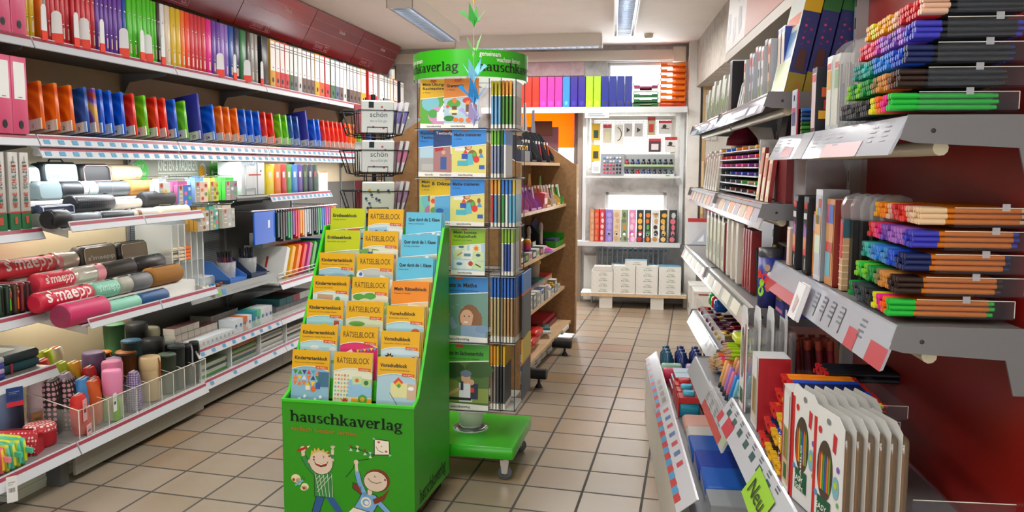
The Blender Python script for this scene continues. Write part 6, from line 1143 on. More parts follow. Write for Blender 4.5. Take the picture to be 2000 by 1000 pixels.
for i in range(7):
    c, n = (('#2a2c30', 'black dotted'), ('#3a3c40', 'charcoal'), ('#d8d4c8', 'white'), ('#2f3238', 'dark'), ('#e0e0dc', 'pale'), ('#28292e', 'black'), ('#d8dcd8', 'white'))[i]
    gthing(B().box(-.08, 0, -.05, .05, 0, .05, M(c, .5)).box(0, .001, -.04, .04, .01, .04, M(('#e8e8e8', '#8ab060', '#c87a8a')[i % 3], .5)).box(-.08, -.078, -.05, .05, .05, .08, M(c, .5)), 'trinket_box', -.065, -1.50+.115*i, .75, '%s trinket box on the third board, %s from the tower' % (n, nth(i)), 'box', 'trinket boxes')
gthing(B().lathe([(.001, 0), (.03, 0), (.045, .02), (.045, .05), (.03, .07), (.001, .075)], M('#c83a8a', .4), 16), 'plush_toy', -.16, -1.42, .83, 'round pink toy behind the trinket boxes', 'toy')
gthing(B().rbox(-.05, .05, -.09, .09, 0, .10, M('#b8a8a4', .25, .6, noise=.3), .02, 'z', .01), 'glitter_case', -.16, -1.34, .80, 'silver glitter case on the third board', 'case')
gthing(B().lathe([(.001, 0), (.02, .0), (.026, .02), (.02, .04), (.026, .06), (.02, .08), (.001, .085)], nodes_mat('rainbow', lambda nt, b: (lambda tc, sp: nt.links.new(ramp(nt, mathn(nt, 'MULTIPLY', sp.outputs[2], 11), [(.0, '#4a3aa0'), (.3, '#d83a7a'), (.6, '#f0701c'), (.9, '#f0b81c')]), b.inputs['Base Color']))(*(lambda tc, sp: (nt.links.new(tc.outputs['Object'], sp.inputs[0]), (tc, sp))[1])(nt.nodes.new('ShaderNodeTexCoord'), nt.nodes.new('ShaderNodeSeparateXYZ')))), 14), 'bubble_toy', -.1, -1.22, .80, 'rainbow bubble toy beside the glitter case', 'toy')
for s, n in ((-1.09, 'first'), (-.69, 'second')):
    t = thing('plush_pen', 'grey bunny-eared pen on the third board, %s from the tower' % n, 'pen', FG.w(-.12, s, .80), FG.a)
    B().cyl((0, 0, 0), (0, 0, .10), .012, M('#b8aca8', .7)).obj('stem', t)
    for y in (-.014, .014): B().lathe([(.001, 0), (.013, .02), (.012, .05), (.001, .07)], M('#a89c98', .8), 10, (0, y, .09)).obj('ear', t)
gthing(B().lathe([(.001, 0), (.055, 0), (.06, .02), (.001, .05)], M('#d83aa0', .4), 16).lathe([(.061, .0), (.064, .012), (.061, .018)], M('#b89ad8', .4), 16), 'spinning_top', -.07, -.78, .752, 'pink and lilac spinning top on the third board', 'toy')
gthing(B().lathe([(.001, 0), (.038, 0), (.046, .12), (.044, .12), (.036, .004), (.001, .004)], clear('#e8dcd8', .4), 20).lathe([(.048, .12), (.05, .125), (.05, .14), (.001, .145)], M('#d8a83a', .4), 20), 'beaker', -.2, -.55, .52, 'clear beaker with yellow lid at the back of the fourth board', 'beaker')
for i, (c, n) in enumerate((('#7a2a2a', 'maroon'), ('#28407a', 'blue'), ('#2a3a6a', 'navy'), ('#303468', 'indigo'), ('#3a4a78', 'slate'), ('#2a8a88', 'teal'), ('#3a9088', 'sea green'), ('#c83a3a', 'red'), ('#d84a40', 'bright red'))):
    gthing(B().box(-.14, 0, -.062, .062, 0, .13, M('#b4a088', .6)).box(-.141, .001, -.063, .063, .115, .131, M(c, .4)), 'notebook_box', -.12, -1.35+.128*i, .408, '%s topped box in the back row of the fourth board, %s from the tower' % (n, nth(i)), 'box', 'back row of the fourth board')
R2 = random.Random(11); cc = [('#dcdcd4', 'white'), ('#d0d4d0', 'pale grey'), ('#8ab04a', 'green-topped'), ('#c8c8d0', 'lilac grey'), ('#3a5a98', 'blue'), ('#e0e0dc', 'white')]
for r in range(2):
    for i in range(11):
        c, n = cc[(i*5+r*3) % 6]; 
        if r and i in (7, 8, 10): continue
        gthing(B().box(-.055, 0, -.045, .045, 0, .048, M('#d8d8d0' if i % 3 else '#8a8c8c', .5)).box(-.055, 0, -.045, .045, .047, .0485, M(c, .5)).box(0, .001, -.03, .03, .012, .036, M(c if i % 2 else '#9aa0a8', .5)), 'small_box', -.062, -1.52+.125*i, .408+.05*r, '%s small box, %s layer on the fourth board, %s from the tower' % (n, ('lower', 'upper')[r], nth(i)), 'box', 'small boxes at the front of the fourth board')
gthing(B().box(-.02, 0, -.10, .10, 0, .12, M('#4a4446', .4)).flat(circ(-.03, .06, .04, 16), (0, 0, 0), SP, ZP, M('#6a3a30', .4), .001).flat(circ(.04, .06, .035, 16), (0, 0, 0), SP, ZP, M('#8a5a48', .4), .001), 'picture_box', -.115, -1.42, .51, 'dark box with brown rings near the tower on the fourth board', 'box')
for i, (c, n) in enumerate((('#2a58a0', 'blue'), ('#e0e4e8', 'white'), ('#e0782a', 'orange'), ('#d8a82a', 'yellow'))): gthing(B().rbox(-.03, .03, -.02, .02, .004, .022, M(c, .4), .006).rbox(-.015, .02, -.016, .016, .022, .034, M(c, .4), .004), 'toy_car', -.12+.03*(i % 2), -.66+.06*i, .457 if i % 2 == 0 else .458, '%s toy car among the small boxes on the fourth board' % n, 'toy')
for i, (s, z, c, n, w) in enumerate(((-1.35, .131, '#b89a80', 'brown paper', .5), (-.85, .131, '#b49478', 'brown kraft', .5), (-.35, .131, '#8a4450', 'mauve', .55), (-.3, .165, '#b02a34', 'red banded', .45))):
    gthing(B().rbox(-.28, -.02, -w/2, w/2, 0, .032, M(c, .6, noise=.12), .01, 'z', .006), 'paper_bag_pack', -.05-.02*i, s, z, '%s bag pack lying on the lowest board, %s from the tower' % (n, nth(i)), 'bag')
for i, (s, z, c, n) in enumerate(((-1.42, .165, '#d02a28', 'lower red net bag of sharpeners'), (-1.2, .165, '#c8302c', 'bright red net bag of sharpeners'), (-1.05, .195, '#d83028', 'upper red net bag of sharpeners'))): gthing(B().rbox(-.14, 0, -.10, .10, 0, .055, M(c, .22, noise=.25), .02, 'y', .015), 'net_bag', -.04, s, z, n+' on the lowest board', 'bag')
for i in range(8):
    c, n = (('#3a70c0', 'blue'), ('#e08a30', 'orange'), ('#d8dce0', 'white'), ('#4a90c8', 'light blue'), ('#d8dce4', 'pale'), ('#3a4a90', 'indigo'), ('#e0e0e0', 'white'), ('#5a80b8', 'steel blue'))[i]
    gthing(B().box(-.09, 0, -.012, .012, 0, .05, M(c, .4)).box(-.09, .001, -.013, .0, .03, .045, M('#e8e8e8', .5)), 'marker_pack', -.012, -1.75+.032*i, .13, '%s flat pack leaning at the near end of the lowest board, %s' % (n, nth(i)), 'pack', 'flat packs on the lowest board', .5)
for i, (s, c, n) in enumerate(((-.75, '#d8dce0', 'white'), (-.68, '#2a3a6a', 'navy'), (-.60, '#3a9a58', 'green'), (-.53, '#6a78a8', 'grey blue'))): gthing(B().box(-.08, 0, -.04, .04, 0, .012, M(c, .4)), 'card_pack', -.03-.02*i, s, .165, '%s card pack on the brown bags of the lowest board' % n, 'pack', None, .3)
for i, (s, n, tp) in enumerate(((-1.78, 5, '#d8d8dc'), (-1.60, 8, '#4a4468'), (-1.42, 9, '#d0d0d4'), (-1.24, 9, '#d8d8d8'), (-1.06, 8, '#cfcfd4'), (-.88, 9, '#d8d8dc'), (-.66, 9, '#7a2a38'), (-.46, 8, '#d4d4d8'))):
    for k in range(n):
        j = .006*((k*7+i) % 3); gthing(B().rbox(-.23, 0, -.075, .075, 0, .0115, M(tp if k == n-1 else '#dcdcd8', .5), .006, 'y', .002, 2), 'notebook', -.045-j, s+j, .0005+k*.012, '%s notebook in the %s floor pile under the wooden shelf' % (('white', 'plum')[tp in ('#4a4468', '#7a2a38') and k == n-1], nth(i)), 'notebook', 'notebooks of the %s floor pile' % nth(i))
gthing(B().rbox(-.03, .0, -.12, .12, 0, .04, M('#d8d8d4', .4), .012, 'y', .004), 'flip_label', .005, -.30, .085, 'white flip label clipped under the end of the lowest board', 'label')
# paper bags standing on the shelf beside the gable
for i, (d, s, c, n, h) in enumerate(((-.55, -1.75, '#b08a60', 'larger', .24), (-.62, -1.62, '#a8845c', 'smaller', .2))): gthing(B().prism([(-.08, 0), (.08, 0), (.07, h), (-.07, h*.92)], 0, .09, M(c, .7), 'xz'), 'paper_bag', d, s, 1.67 if False else 1.66, '%s brown paper bag on top of the wooden shelf' % n, 'bag', None, .5)
# ------------------------------------------------------------------ shelf frame in the back window
t = thing('window_shelf', 'white window shelf frame with boards for binders, inks and office paper', 'shelf', FW.w(0, 0, 0), FW.a); wm = M('#cfd2d3', .4)
B().box(-1.45, .54, -.26, -.045, 1.905, 1.93, wm).box(-1.45, .54, -.265, -.26, 1.88, 1.935, wm).obj('top_board', t)
for x in (-.455, .485): B().box(x, x+.035, -.14, -.10, .61, 1.905, wm).obj('post', t)
B().box(-.42, .485, -.22, -.10, 1.255, 1.275, wm).obj('ink_board', t); B().box(-.50, .50, -.27, -.05, .605, .63, wm).box(-.50, .50, -.275, -.27, .59, .635, wm).obj('sill_board', t)
B().box(-.43, -.20, -.27, -.266, 1.83, 1.89, M('#e4e6e6', .5)).flat([(-.40, 1.865), (-.26, 1.865), (-.26, 1.872), (-.40, 1.872)], (0, -.2702, 0), XP, ZP, DARK, .0005).flat([(-.40, 1.845), (-.24, 1.845), (-.24, 1.852), (-.40, 1.852)], (0, -.2702, 0), XP, ZP, DARK, .0005).obj('label_card', t)
def wthing(b, name, x, y, z, label, cat, g=None): return tag(fobj(b, name, FW, x, y, z), label, cat, g)
def magbox(x, w, c, n, i, mt):
    b = B().box(-w/2, w/2, 0, .003, 0, .30, mt).prism([(0, 0), (.2, 0), (.2, .22), (.08, .30), (0, .30)], -w/2, -w/2+.003, mt, 'yz').prism([(0, 0), (.2, 0), (.2, .22), (.08, .30), (0, .30)], w/2-.003, w/2, mt, 'yz').box(-w/2, w/2, 0, .2, 0, .003, mt)
    t = thing('magazine_box', '%s magazine box on the window top board, %s from the letter trays' % (n, nth(i)), 'file box', FW.w(x, -.235, 1.93), FW.a, 'magazine boxes over the window'); b.obj('box_body', t)
    B().flat(circ(0, .045, .02, 12, .024), (0, 0, 0), XP, ZP, M(c, .6), .001).flat(circ(0, .047, .013, 12, .017), (0, 0, 0), XP, ZP, M('#301820' if n == 'navy' else c, .3, 0, 0, 1, 1.2 if n in ('lime', 'light blue') else 0), .002).obj('finger_hole', t)  # lime and light blue holes glow: light put into the material
mbs = [('#d8321c', 'red')]*4+[('#d83aa8', 'magenta')]*3+[('#3a90e0', 'light blue')]+[('#3a2a9a', 'violet')]*2+[('#b4e02a', 'lime')]*2+[('#1a2f98', 'navy')]*4
mm = {n: trans(c, .35, r=.35) for c, n in set(mbs)}; x = -1.176
for i, (c, n) in enumerate(mbs):
    w = .0722; magbox(x+w/2, w-.002, c, n, 15-i, mm[n]); x += w+.0025
def letter_tray(x, z, c, label, g, mt, w=.232):
    t = thing('letter_tray', label, 'letter tray', FW.w(x, -.24, z), FW.a, g)
    B().box(-w/2, w/2, 0, .19, 0, .004, mt).box(-w/2, -w/2+.003, 0, .19, 0, .038, mt).box(w/2-.003, w/2, 0, .19, 0, .038, mt).box(-w/2, w/2, .187, .19, 0, .038, mt).box(-w/2, -w*.24, 0, .003, 0, .03, mt).box(w*.24, w/2, 0, .003, 0, .03, mt).box(-w*.24, w*.24, 0, .003, 0, .012, mt).obj('tray_body', t)
    for sx in (-1, 1): B().box(sx*w/2-.006, sx*w/2+.006, -.003, .02, .030, .045, mt).obj('stacking_foot', t)
oa, ob, og, om_ = trans('#f79a12', .6), trans('#f05a14', .6), trans('#0f7a2c', .4), trans('#a8206a', .4)
for i in range(8): letter_tray(.398, 1.931+.0545*i, '', '%s letter tray at level %s of the tall stack by the white pier' % ('red orange' if i == 0 else 'amber', nth(i)), 'tall stack of letter trays', ob if i == 0 else oa)
for i in range(3): letter_tray(.145, 1.931+.048*i, '', 'green letter tray at level %s of the short stack' % nth(i), 'short stack of letter trays', og)
letter_tray(.145, 2.078, '', 'white letter tray above the green ones', 'short stack of letter trays', M('#e8e8e4', .4)); letter_tray(.145, 2.110, '', 'plum letter tray topping the short stack', 'short stack of letter trays', om_)
def perf(name, f, x0, x1, z0, z1, y, label, pitch=.0125, frame=None):
    "perforated board: a lattice of strips leaving square holes"
    t = thing(name, label, 'pegboard', f.w(0, 0, 0), f.a); m = M('#d0cdc4', .5); b = B(); hp = pitch*.62
    n = int((x1-x0)/pitch); k = int((z1-z0)/pitch)
    for i in range(n+1): b.box(x0+i*pitch, x0+i*pitch+hp, y, y+.003, z0, z1, m)
    for i in range(k+1): b.box(x0, x1, y+.0005, y+.0025, z0+i*pitch, z0+i*pitch+hp, m)
    b.obj('lattice', t); fm = M(frame or '#c8c5bc', .5)
    for a, c, d_, e in ((x0-.02, x0+.01, z0-.01, z1+.02), (x1-.01, x1+.02, z0-.01, z1+.02), (x0, x1, z1-.012, z1+.02), (x0, x1, z0-.012, z0+.01)): B().box(a, c, y-.004, y+.006, d_, e, fm).obj('border', t)
perf('pegboard', FW, -.36, .42, 1.32, 1.84, -.06, 'white pegboard with hanging drawing supplies in front of the middle window')
hang = [(-.333, 1.62, .08, .17, '#d8b018', 'yellow blister pack highest on the pegboard', '#2a4a3a'), (-.333, 1.42, .085, .16, '#d8b018', 'yellow blister pack below the first one', '#3a3a30'), (-.328, 1.30, .085, .11, '#e4e6e8', 'white card below the yellow blister packs', '#b8bcc0'),
 (-.222, 1.595, .082, .185, '#c8c4b4', 'card with red header and pale set square', '#d8d0a8'), (-.11, 1.585, .08, .195, '#d8d8d0', 'clear bag holding a protractor arc', '#3a342c'), (-.018, 1.66, .078, .125, '#b8b6b0', 'grey card with black triangle, first of two', '#2c2c2c'), (.084, 1.66, .082, .125, '#b8b6b0', 'grey card with black triangle, second of two', '#2c2c2c'),
 (.205, 1.675, .076, .175, '#b8b090', 'olive card with bright red header', '#c8302a'), (.338, 1.685, .125, .13, '#d8d4d0', 'red-edged pack with drawing compass, upper one', '#2a2a2a'), (.243, 1.51, .116, .13, '#4a2a34', 'dark framed red label pack', '#d8d0d0'), (.398, 1.51, .12, .145, '#d8d4d0', 'red-edged pack with drawing compass, lower one', '#2a2a2a')]
for x, z, w, h, c, n, c2 in hang:
    t = thing('blister_pack', n+' on the pegboard', 'pack', FW.w(x, -.068, z), FW.a, 'packs on the pegboard'); b = B().box(-w/2, w/2, -.008, 0, 0, h, M(c, .4))
    if 'red' in n: b.box(-w/2, w/2, -.0085, 0, h*.8, h, M('#b82a30', .4))
    if 'triangle' in n: b.flat([(-w*.2, h*.3), (w*.25, h*.5), (-w*.2, h*.7)], (0, -.008, 0), XP, ZP, M(c2, .5), .001)
    elif 'arc' in n: 
        for p in ringseg(-.02, h*.5, .05, .07, .008, .008, -80, 80): b.flat(p, (0, -.008, 0), XP, ZP, M(c2, .5), .001)
    elif 'compass' in n: b.flat([(-w*.3, h*.4), (w*.3, h*.35), (w*.3, h*.4), (-w*.3, h*.47)], (0, -.008, 0), XP, ZP, M(c2, .5), .001).flat(circ(-w*.05, h*.55, .02, 10), (0, -.008, 0), XP, ZP, M(c2, .5), .001)
    else: b.flat([(-w*.3, h*.15), (w*.3, h*.15), (w*.3, h*.6), (-w*.3, h*.6)], (0, -.008, 0), XP, ZP, M(c2, .5), .001)
    b.obj('card', t); B().cyl((0, -.02, h-.012), (0, .0, h-.012), .0025, CHROME, n=6).obj('hook', t)
t = thing('cartridge_rack', 'grey rack panel of ink roller caps left of the ink display', 'display', FW.w(-.165, -.10, 1.277), FW.a); B().box(-.115, .115, .0, .02, 0, .21, M('#8f9298', .4)).obj('panel', t); b = B()
for i in range(6):
    for j in range(5): 
        c = ('#d8dce0', '#4a90d0', '#e8e8ea')[(i+j) % 3] if j > 2 else (('#c8465a', '#2a2c34')[(i*j) % 2] if i < 4 else '#26282c')
        B().lathe([(.011, 0), (.011, -.012), (.001, -.013)], M(c, .35), 10, (-.08+.031*i, 0, .03+.036*j), 'y').obj('cap', t)
t = thing('ink_display', 'two-level white display of ink bottles with green front strip', 'display', FW.w(.19, -.20, 1.275), FW.a); b = B().box(-.24, .24, 0, .08, 0, .006, wm).box(-.24, .24, -.002, .0, -.02, .022, wm).box(-.24, .24, .06, .12, .098, .104, wm).box(-.24, .24, .058, .06, .09, .112, wm).box(-.24, .24, .12, .124, 0, .21, M('#9aa0a2', .4)).obj('stand', t)
b = B().box(-.24, .24, -.0035, -.002, -.02, -.004, M('#8ab84a', .5)).box(-.19, -.03, -.0045, -.0035, -.02, -.004, M('#5aa0d0', .5)).box(.16, .2, -.0045, -.0035, -.018, .012, M('#7ab030', .5)).box(-.24, .24, .056, .058, .092, .110, M('#a0c080', .5)).obj('front_strip', t)
for r in range(2):
    for i in range(9):
        c, n = (('#1a2040', 'navy'), ('#18241e', 'dark green'), ('#a01c28', 'red'), ('#1c2c60', 'blue'), ('#2a3a78', 'royal blue'), ('#1a1e28', 'black'), ('#202428', 'charcoal'), ('#2c3038', 'grey'), ('#1c3a4a', 'petrol'))[(i+r*2) % 9]
        wthing(B().lathe([(.001, 0), (.02, 0), (.02, .025), (.009, .038), (.009, .042), (.013, .043), (.013, .058), (.001, .06)], M(c, .15), 12), 'ink_bottle', .19-.212+.053*i, -.165 if r == 0 else -.11, 1.282 if r == 0 else 1.38, '%s ink bottle, %s level of the display, %s from the caps' % (n, ('lower', 'upper')[r], nth(i)), 'ink', 'ink bottles')
bd = [(-.349, .045, '#c8906a', 'salmon craft'), (-.302, .045, '#d8482c', 'coral'), (-.25, .05, '#c83a4a', 'red dotted'), (-.183, .072, '#8a78c8', 'lavender'), (-.108, .068, '#d8c0a0', 'beige dune print'), (-.034, .068, '#8a9a78', 'sage lion print'), (.041, .068, '#d88ab8', 'pink blossom print'), (.117, .07, '#22242c', 'dark cocktail print'), (.190, .066, '#28322c', 'dark vegetable print'), (.262, .07, '#d8d8d4', 'white cafe print'), (.338, .07, '#2c2820', 'dark pasta print'), (.430, .072, '#262a2c', 'dark fruit print')]
RB = random.Random(5)
for i, (x, w, c, n) in enumerate(bd):
    t = thing('lever_arch_binder', '%s binder on the window sill above the radiator' % n, 'binder', FW.w(x, -.245, .635), FW.a, 'printed binders on the window sill'); h = .315
    b = B(); m = M(c, .3); b.box(-w/2, -w/2+.003, 0, .18, 0, h, m).box(w/2-.003, w/2, 0, .18, 0, h, m).box(-w/2, w/2, 0, .004, 0, h, m).box(-w/2+.005, w/2-.005, .01, .17, .02, h-.01, M('#e8e4dc', .8)).obj('cover', t)
    pal = {'beige dune print': ['#e8d8bc', '#c8a880'], 'sage lion print': ['#c8863a', '#6a7a58', '#5a6a48'], 'pink blossom print': ['#f0c8dc', '#c85a98', '#e8a8c8'], 'dark cocktail print': ['#c82a3a', '#f0902a', '#f0b03a'], 'dark vegetable print': ['#3f8a40', '#6ab050', '#e0782a'], 'white cafe print': ['#b88a50', '#3a2c24', '#c8a070'], 'dark pasta print': ['#d8a83a', '#c8482a', '#e0c070'], 'dark fruit print': ['#d86a78', '#c8b890', '#b8bcc0', '#5a9a40'], 'lavender': ['#a898d8'], 'red dotted': ['#e8c8c8'], 'coral': ['#e07a5a'], 'salmon craft': ['#d8a888']}[n]
    b = B(); 
    for k in range(5): b.flat(circ(RB.uniform(-w*.12, w*.12), .03+k*.058, w*RB.uniform(.2, .36), 9, .02+.01*RB.random()), (0, 0, 0), XP, ZP, M(RB.choice(pal), .4), .0008+.00008*k)
    if 'cafe' in n: b.textw('Café', (0, 0, .265), XP, ZP, .022, w*.8, M('#3a3430', .5), 'c', 0, .0016)
    if 'pasta' in n: b.textw('Pasta', (.012, 0, .09), (0, 0, 1), (-1, 0, 0), .024, .10, M('#e8d8a0', .5), 'l', .01, .0016)
    b.obj('spine_print', t)
    if i > 2: B().flat(circ(0, .075, .014, 12), (0, 0, 0), XP, ZP, CHROME, .0014).flat(circ(0, .075, .011, 12), (0, 0, 0), XP, ZP, M('#f4f4f0' if 4 < i < 8 else '#18181c', .4), .0018).obj('finger_hole', t)
# radiator, paper board, reams, cartons
t = thing('radiator', 'grey ribbed radiator below the window sill', 'radiator', FW.w(.05, -.075, 0), FW.a)
for i in range(14):
    x = -.35+.05*i; B().rbox(x-.009, x+.009, -.035, .035, .12, .565, M('#8d97a0', .45), .008, 'z', .004).obj('rib', t)
B().cyl((-.36, 0, .15), (.33, 0, .15), .014, M('#7d868e', .4), n=10).cyl((-.36, 0, .54), (.33, 0, .54), .014, M('#7d868e', .4), n=10).cyl((-.36, -.0, .15), (-.40, 0, .15), .01, STEEL).cyl((-.40, 0, .0), (-.40, 0, .16), .01, STEEL).obj('pipe', t)
wthing(B().box(0, .66, -.012, 0, .02, .47, M('#d4d5d2', .5)), 'wall_panel', -.44, -.012, 0, 'pale panel on the wall behind the radiator', 'panel')
t = thing('paper_bench', 'low bench of a beech board on two white blocks under the window', 'bench', FW.w(0, 0, 0), FW.a); B().box(-.44, .565, -.40, -.13, .115, .145, BEECH).box(-.44, .565, -.40, -.13, .140, .1465, M('#e0dcd0', .5)).obj('board', t)
for x in (-.2, .29): B().box(x-.06, x+.065, -.385, -.15, 0, .115, M('#dcdad4', .5)).obj('block', t)
def ream(x, z, y, label, top='#e2e2dc'):
    t = thing('paper_ream', label, 'paper', FW.w(x, y, z), FW.a, 'reams of office paper'); b = B().box(-.104, .104, 0, .15, 0, .0525, M('#e2e2dc', .5)).box(-.104, .104, 0, .15, .0525, .053, M(top, .5)).obj('wrapper', t)
    B().textw('TecPaper', (.01, 0, .030), XP, ZP, .010, .06, M('#6aa050', .5), 'c', .01, .0006).textw('BLA Office', (.01, 0, .012), XP, ZP, .011, .08, M('#6a6c70', .5), 'c', .01, .0006).flat([(-.1, .05), (-.098, .05), (-.075, .004), (-.077, .004)], (0, 0, 0), XP, ZP, M('#b8b8b2', .5), .0006).obj('print', t)
for c, (x, n) in enumerate(((-.235, 4), (-.022, 5), (.191, 5), (.408, 5))):
    for k in range(n): ream(x, .147+k*.0535, -.39, 'paper ream at level %s of the %s column on the bench' % (nth(k), ('first', 'second', 'third', 'fourth')[c]), '#7aa0b4' if k == 4 and c == 3 else '#e2e2dc')
ream(.085, .147+5*.0535, -.385, 'single paper ream lying on top across the middle columns', '#8ab0c4')
for i, (x, z) in enumerate(((-.05, .147), (.165, .147), (.39, .147))):
    for k in range(5): ream(x, z+k*.0535, -.235, 'blue-topped paper ream behind the %s front column, level %s' % (('second', 'third', 'fourth')[i], nth(k)), '#6a98b0')
for k in range(4): wthing(B().box(-.095+.004*k, .095-.003*k, 0, .14, 0, .009, M('#d8d4cc', .6)), 'paper_pack', -.235, -.385+.004*k, .363+.01*k, 'thin paper pack on the first ream column, %s from below' % nth(k), 'paper', 'thin paper packs')
for i, (x, s) in enumerate((( .62, -.62), (.64, -.98))):
    t = thing('paper_carton', '%s white paper carton with red label on the floor by the pegboard' % ('farther', 'nearer')[i], 'box', FW.w(x, s, 0), FW.a)
    B().box(-.04, .2, 0, .33, 0, .26, M('#dcdad4', .6)).obj('carton_body', t); B().box(-.042, .202, -.002, .332, .255, .275, M('#d4d4d0', .6)).obj('lid', t); b = B().flat([(.05, .05), (.15, .05), (.15, .10), (.05, .10)], (-.04, .0, 0), (0, 1, 0), ZP, M('#4a6a58', .6), -.001).flat([(0, .24), (.2, .24), (.2, .252), (0, .252)], (0, 0, 0), XP, ZP, M('#a83038', .6), .001).obj('print', t)
# pegboard on the right with rulers and set squares
perf('side_pegboard', FW, .70, .96, .60, 2.10, -.26, 'tall pegboard in a wooden frame behind the pen shelves', .016, '#b8976a')
for i, (x, z, h, c, n) in enumerate(((.73, 1.62, .42, '#c8c8c2', 'upper white ruler pack'), (.79, 1.62, .40, '#c4c4be', 'second upper white ruler pack'), (.75, 1.05, .40, '#b0acac', 'clear ruler pack with red header'), (.81, 1.05, .40, '#a8a4a4', 'second clear ruler pack with red header'), (.755, .70, .32, '#8a7c80', 'mauve ruler pack with red header'), (.815, .72, .30, '#7a7076', 'second mauve ruler pack with red header'))):
    t = thing('ruler_pack', n+' on the wooden-framed pegboard', 'pack', FW.w(x, -.275, z), FW.a, 'ruler packs'); B().box(-.024, .024, 0, .006, 0, h, M(c, .3)).obj('pack', t); B().box(-.025, .025, -.001, .007, h-.07, h, M('#9a2a30' if 'red' in n else '#d8d8d4', .4)).box(-.02, .02, -.0015, 0, h-.045, h-.03, M('#e0d8d8', .4)).obj('header', t)
wthing(B().cyl((0, 0, 0), (0, 0, .5), .014, M('#c8ac80', .5), n=12), 'wooden_rod', .695, -.30, .92, 'pale wooden rod standing against the pegboard frame', 'rod')
t = thing('set_square_pack', 'clear hanging pack with a set square beside the white pier', 'pack', FW.w(.565, -.34, .58), FW.a); B().box(0, .20, 0, .008, 0, .30, clear('#dfe4ec', .5)).box(0, .20, -.001, .009, .265, .30, M('#b02a34', .4)).obj('bag', t); B().flat([(.02, .04), (.18, .04), (.18, .23)], (0, 0, 0), XP, ZP, M('#aeb8c4', .2), .0012).flat([(.09, .08), (.15, .08), (.15, .15)], (0, 0, 0), XP, ZP, M('#e8ecf0', .3), .002).obj('set_square', t); B().cyl((.15, -.01, .285), (.15, .085, .285), .003, CHROME, n=6).obj('hook', t)
# ------------------------------------------------------------------ pen shelves by the red panels
BEI = M('#b8a890', .6); SG = M('#6f7072', .4, .4); SL = M('#8f9092', .42, .35); CLP = clear('#8a929c', .06, .08)
NM = {'A': 'nearest pen shelf bay with the fineliner racks', 'B': 'middle pen shelf bay', 'C': 'far pen shelf bay'}
UN_ = {}
def rshelf(t, y0, y1, z, d0, dk=SG):
    o = B().box(d0+.004, .46, y0+.003, y1-.003, z-.012, z, SL).obj('shelf', t)
    for y in (y0+.002, y1-.006):
        b = B().prism([(d0, z+.004), (.46, z+.004), (.46, z-.11), (.44, z-.11), (.425, z-.05), (d0+.012, z-.042), (d0-.012, z-.036)], y, y+.004, M('#77777a', .42, .35), 'xz')
        if y < y0+.005: b.lathe([(.004, -.0004), (.004, -.0008), (.001, -.0008)], DARK, 8, (d0+.04, y, z-.022), 'y')
        b.obj('bracket', o)
    B().cyl((d0+.06, y0+.02, z-.05), (d0+.06, y1-.02, z-.05), .013, M('#c8bfa4', .4), n=10).obj('tube_lamp', o)
    return o
def plate(t, y0, y1, d, z, out=.04, h=.07, prints=(), base='#aeb4c2', sheen=.12, tilt=0):
    "clear price holder with a printed strip, its lower edge leaning out"
    P0, U, V = Vector((d, y1, z)), Vector((0, -1, 0)), Vector((-out, 0, -h)); W_ = y1-y0; L_ = V.length; Vn = V.normalized()
    o = B().prism([(d, z), (d+.006, z+.002), (d-out+.006, z-h+.002), (d-out, z-h)], y0+.003, y1-.003, M(base, sheen), 'xz').obj('price_holder', t)
    b = B()
    for (a0, a1, c0, c1, c) in prints:
        b.poly([tuple(P0+U*(a*W_)+V*q+Vector((-h, 0, out)).normalized()*.0009) for a, q in ((a0, c0), (a0, c1), (a1, c1), (a1, c0))], M(c, .35))
    if prints: b.obj('price_strip', o)
    return o
pl_lines = lambda x0, n, st, c='#6a6e78': [(x0+st*i, x0+st*i+st*.45, .18+.13*j, .23+.13*j, c) for i in range(n) for j in range(4)]
for k, y0, lst in (('A', -1.75, [(1.44, .25), (1.088, .25), (.68, .14)]), ('B', -.75, [(1.568, .215), (1.25, .21), (.945, .18), (.572, .145)]), ('C', .25, [(1.568, .215), (1.25, .21), (.945, .18), (.60, .235)])):
    t = thing('pen_shelf_bay', NM[k], 'shelf', FR.w(0, 0, 0), FR.a, 'pen shelf bays'); UN_[k] = t; y1 = y0+1
    if k == 'A': B().box(.47, .49, y0+.002, y1-.03, .1, 2.5, REDP).obj('back_panel', t)
    else: B().box(.47, .49, y0+.002, y1-.03, .1, 1.25, REDP).box(.47, .49, y0+.002, y1-.03, 1.25, 2.3, BEI if k == 'C' else M('#a39382', .6)).obj('back_panel', t)
    b = B().box(.44, .475, y1-.028, y1-.002, 0, 2.5, M('#a9aaac', .4, .3))
    for i in range(26): b.box(.439, .4405, y1-.02, y1-.012, .9+i*.06, .93+i*.06, DARK)
    b.obj('upright', t)
    for z, d in lst: rshelf(t, y0, y1, z, d)
    if k != 'A':
        B().box(.0, .46, y0+.002, y1-.002, .0, .30, M('#cfcbc2', .5)).obj('base_box', t); B().box(.035, .46, y0+.003, y1-.003, .30, .306, SL).obj('base_shelf', t)
    else: B().box(.03, .46, y0+.35, y1-.002, .0, .30, M('#a8a49c', .5)).obj('base_box', t)
tA, tB, tC = UN_['A'], UN_['B'], UN_['C']
plate(tA, -1.75, -.75, .25, 1.442, .03, .064, pl_lines(.03, 2, .11)+[(.14, .26, .5, .9, '#b87a84'), (.30, .40, .0, 1, '#8f929a')]+pl_lines(.44, 3, .09)+[(.56, .82, .55, 1, '#b88a92')]+pl_lines(.84, 2, .07))
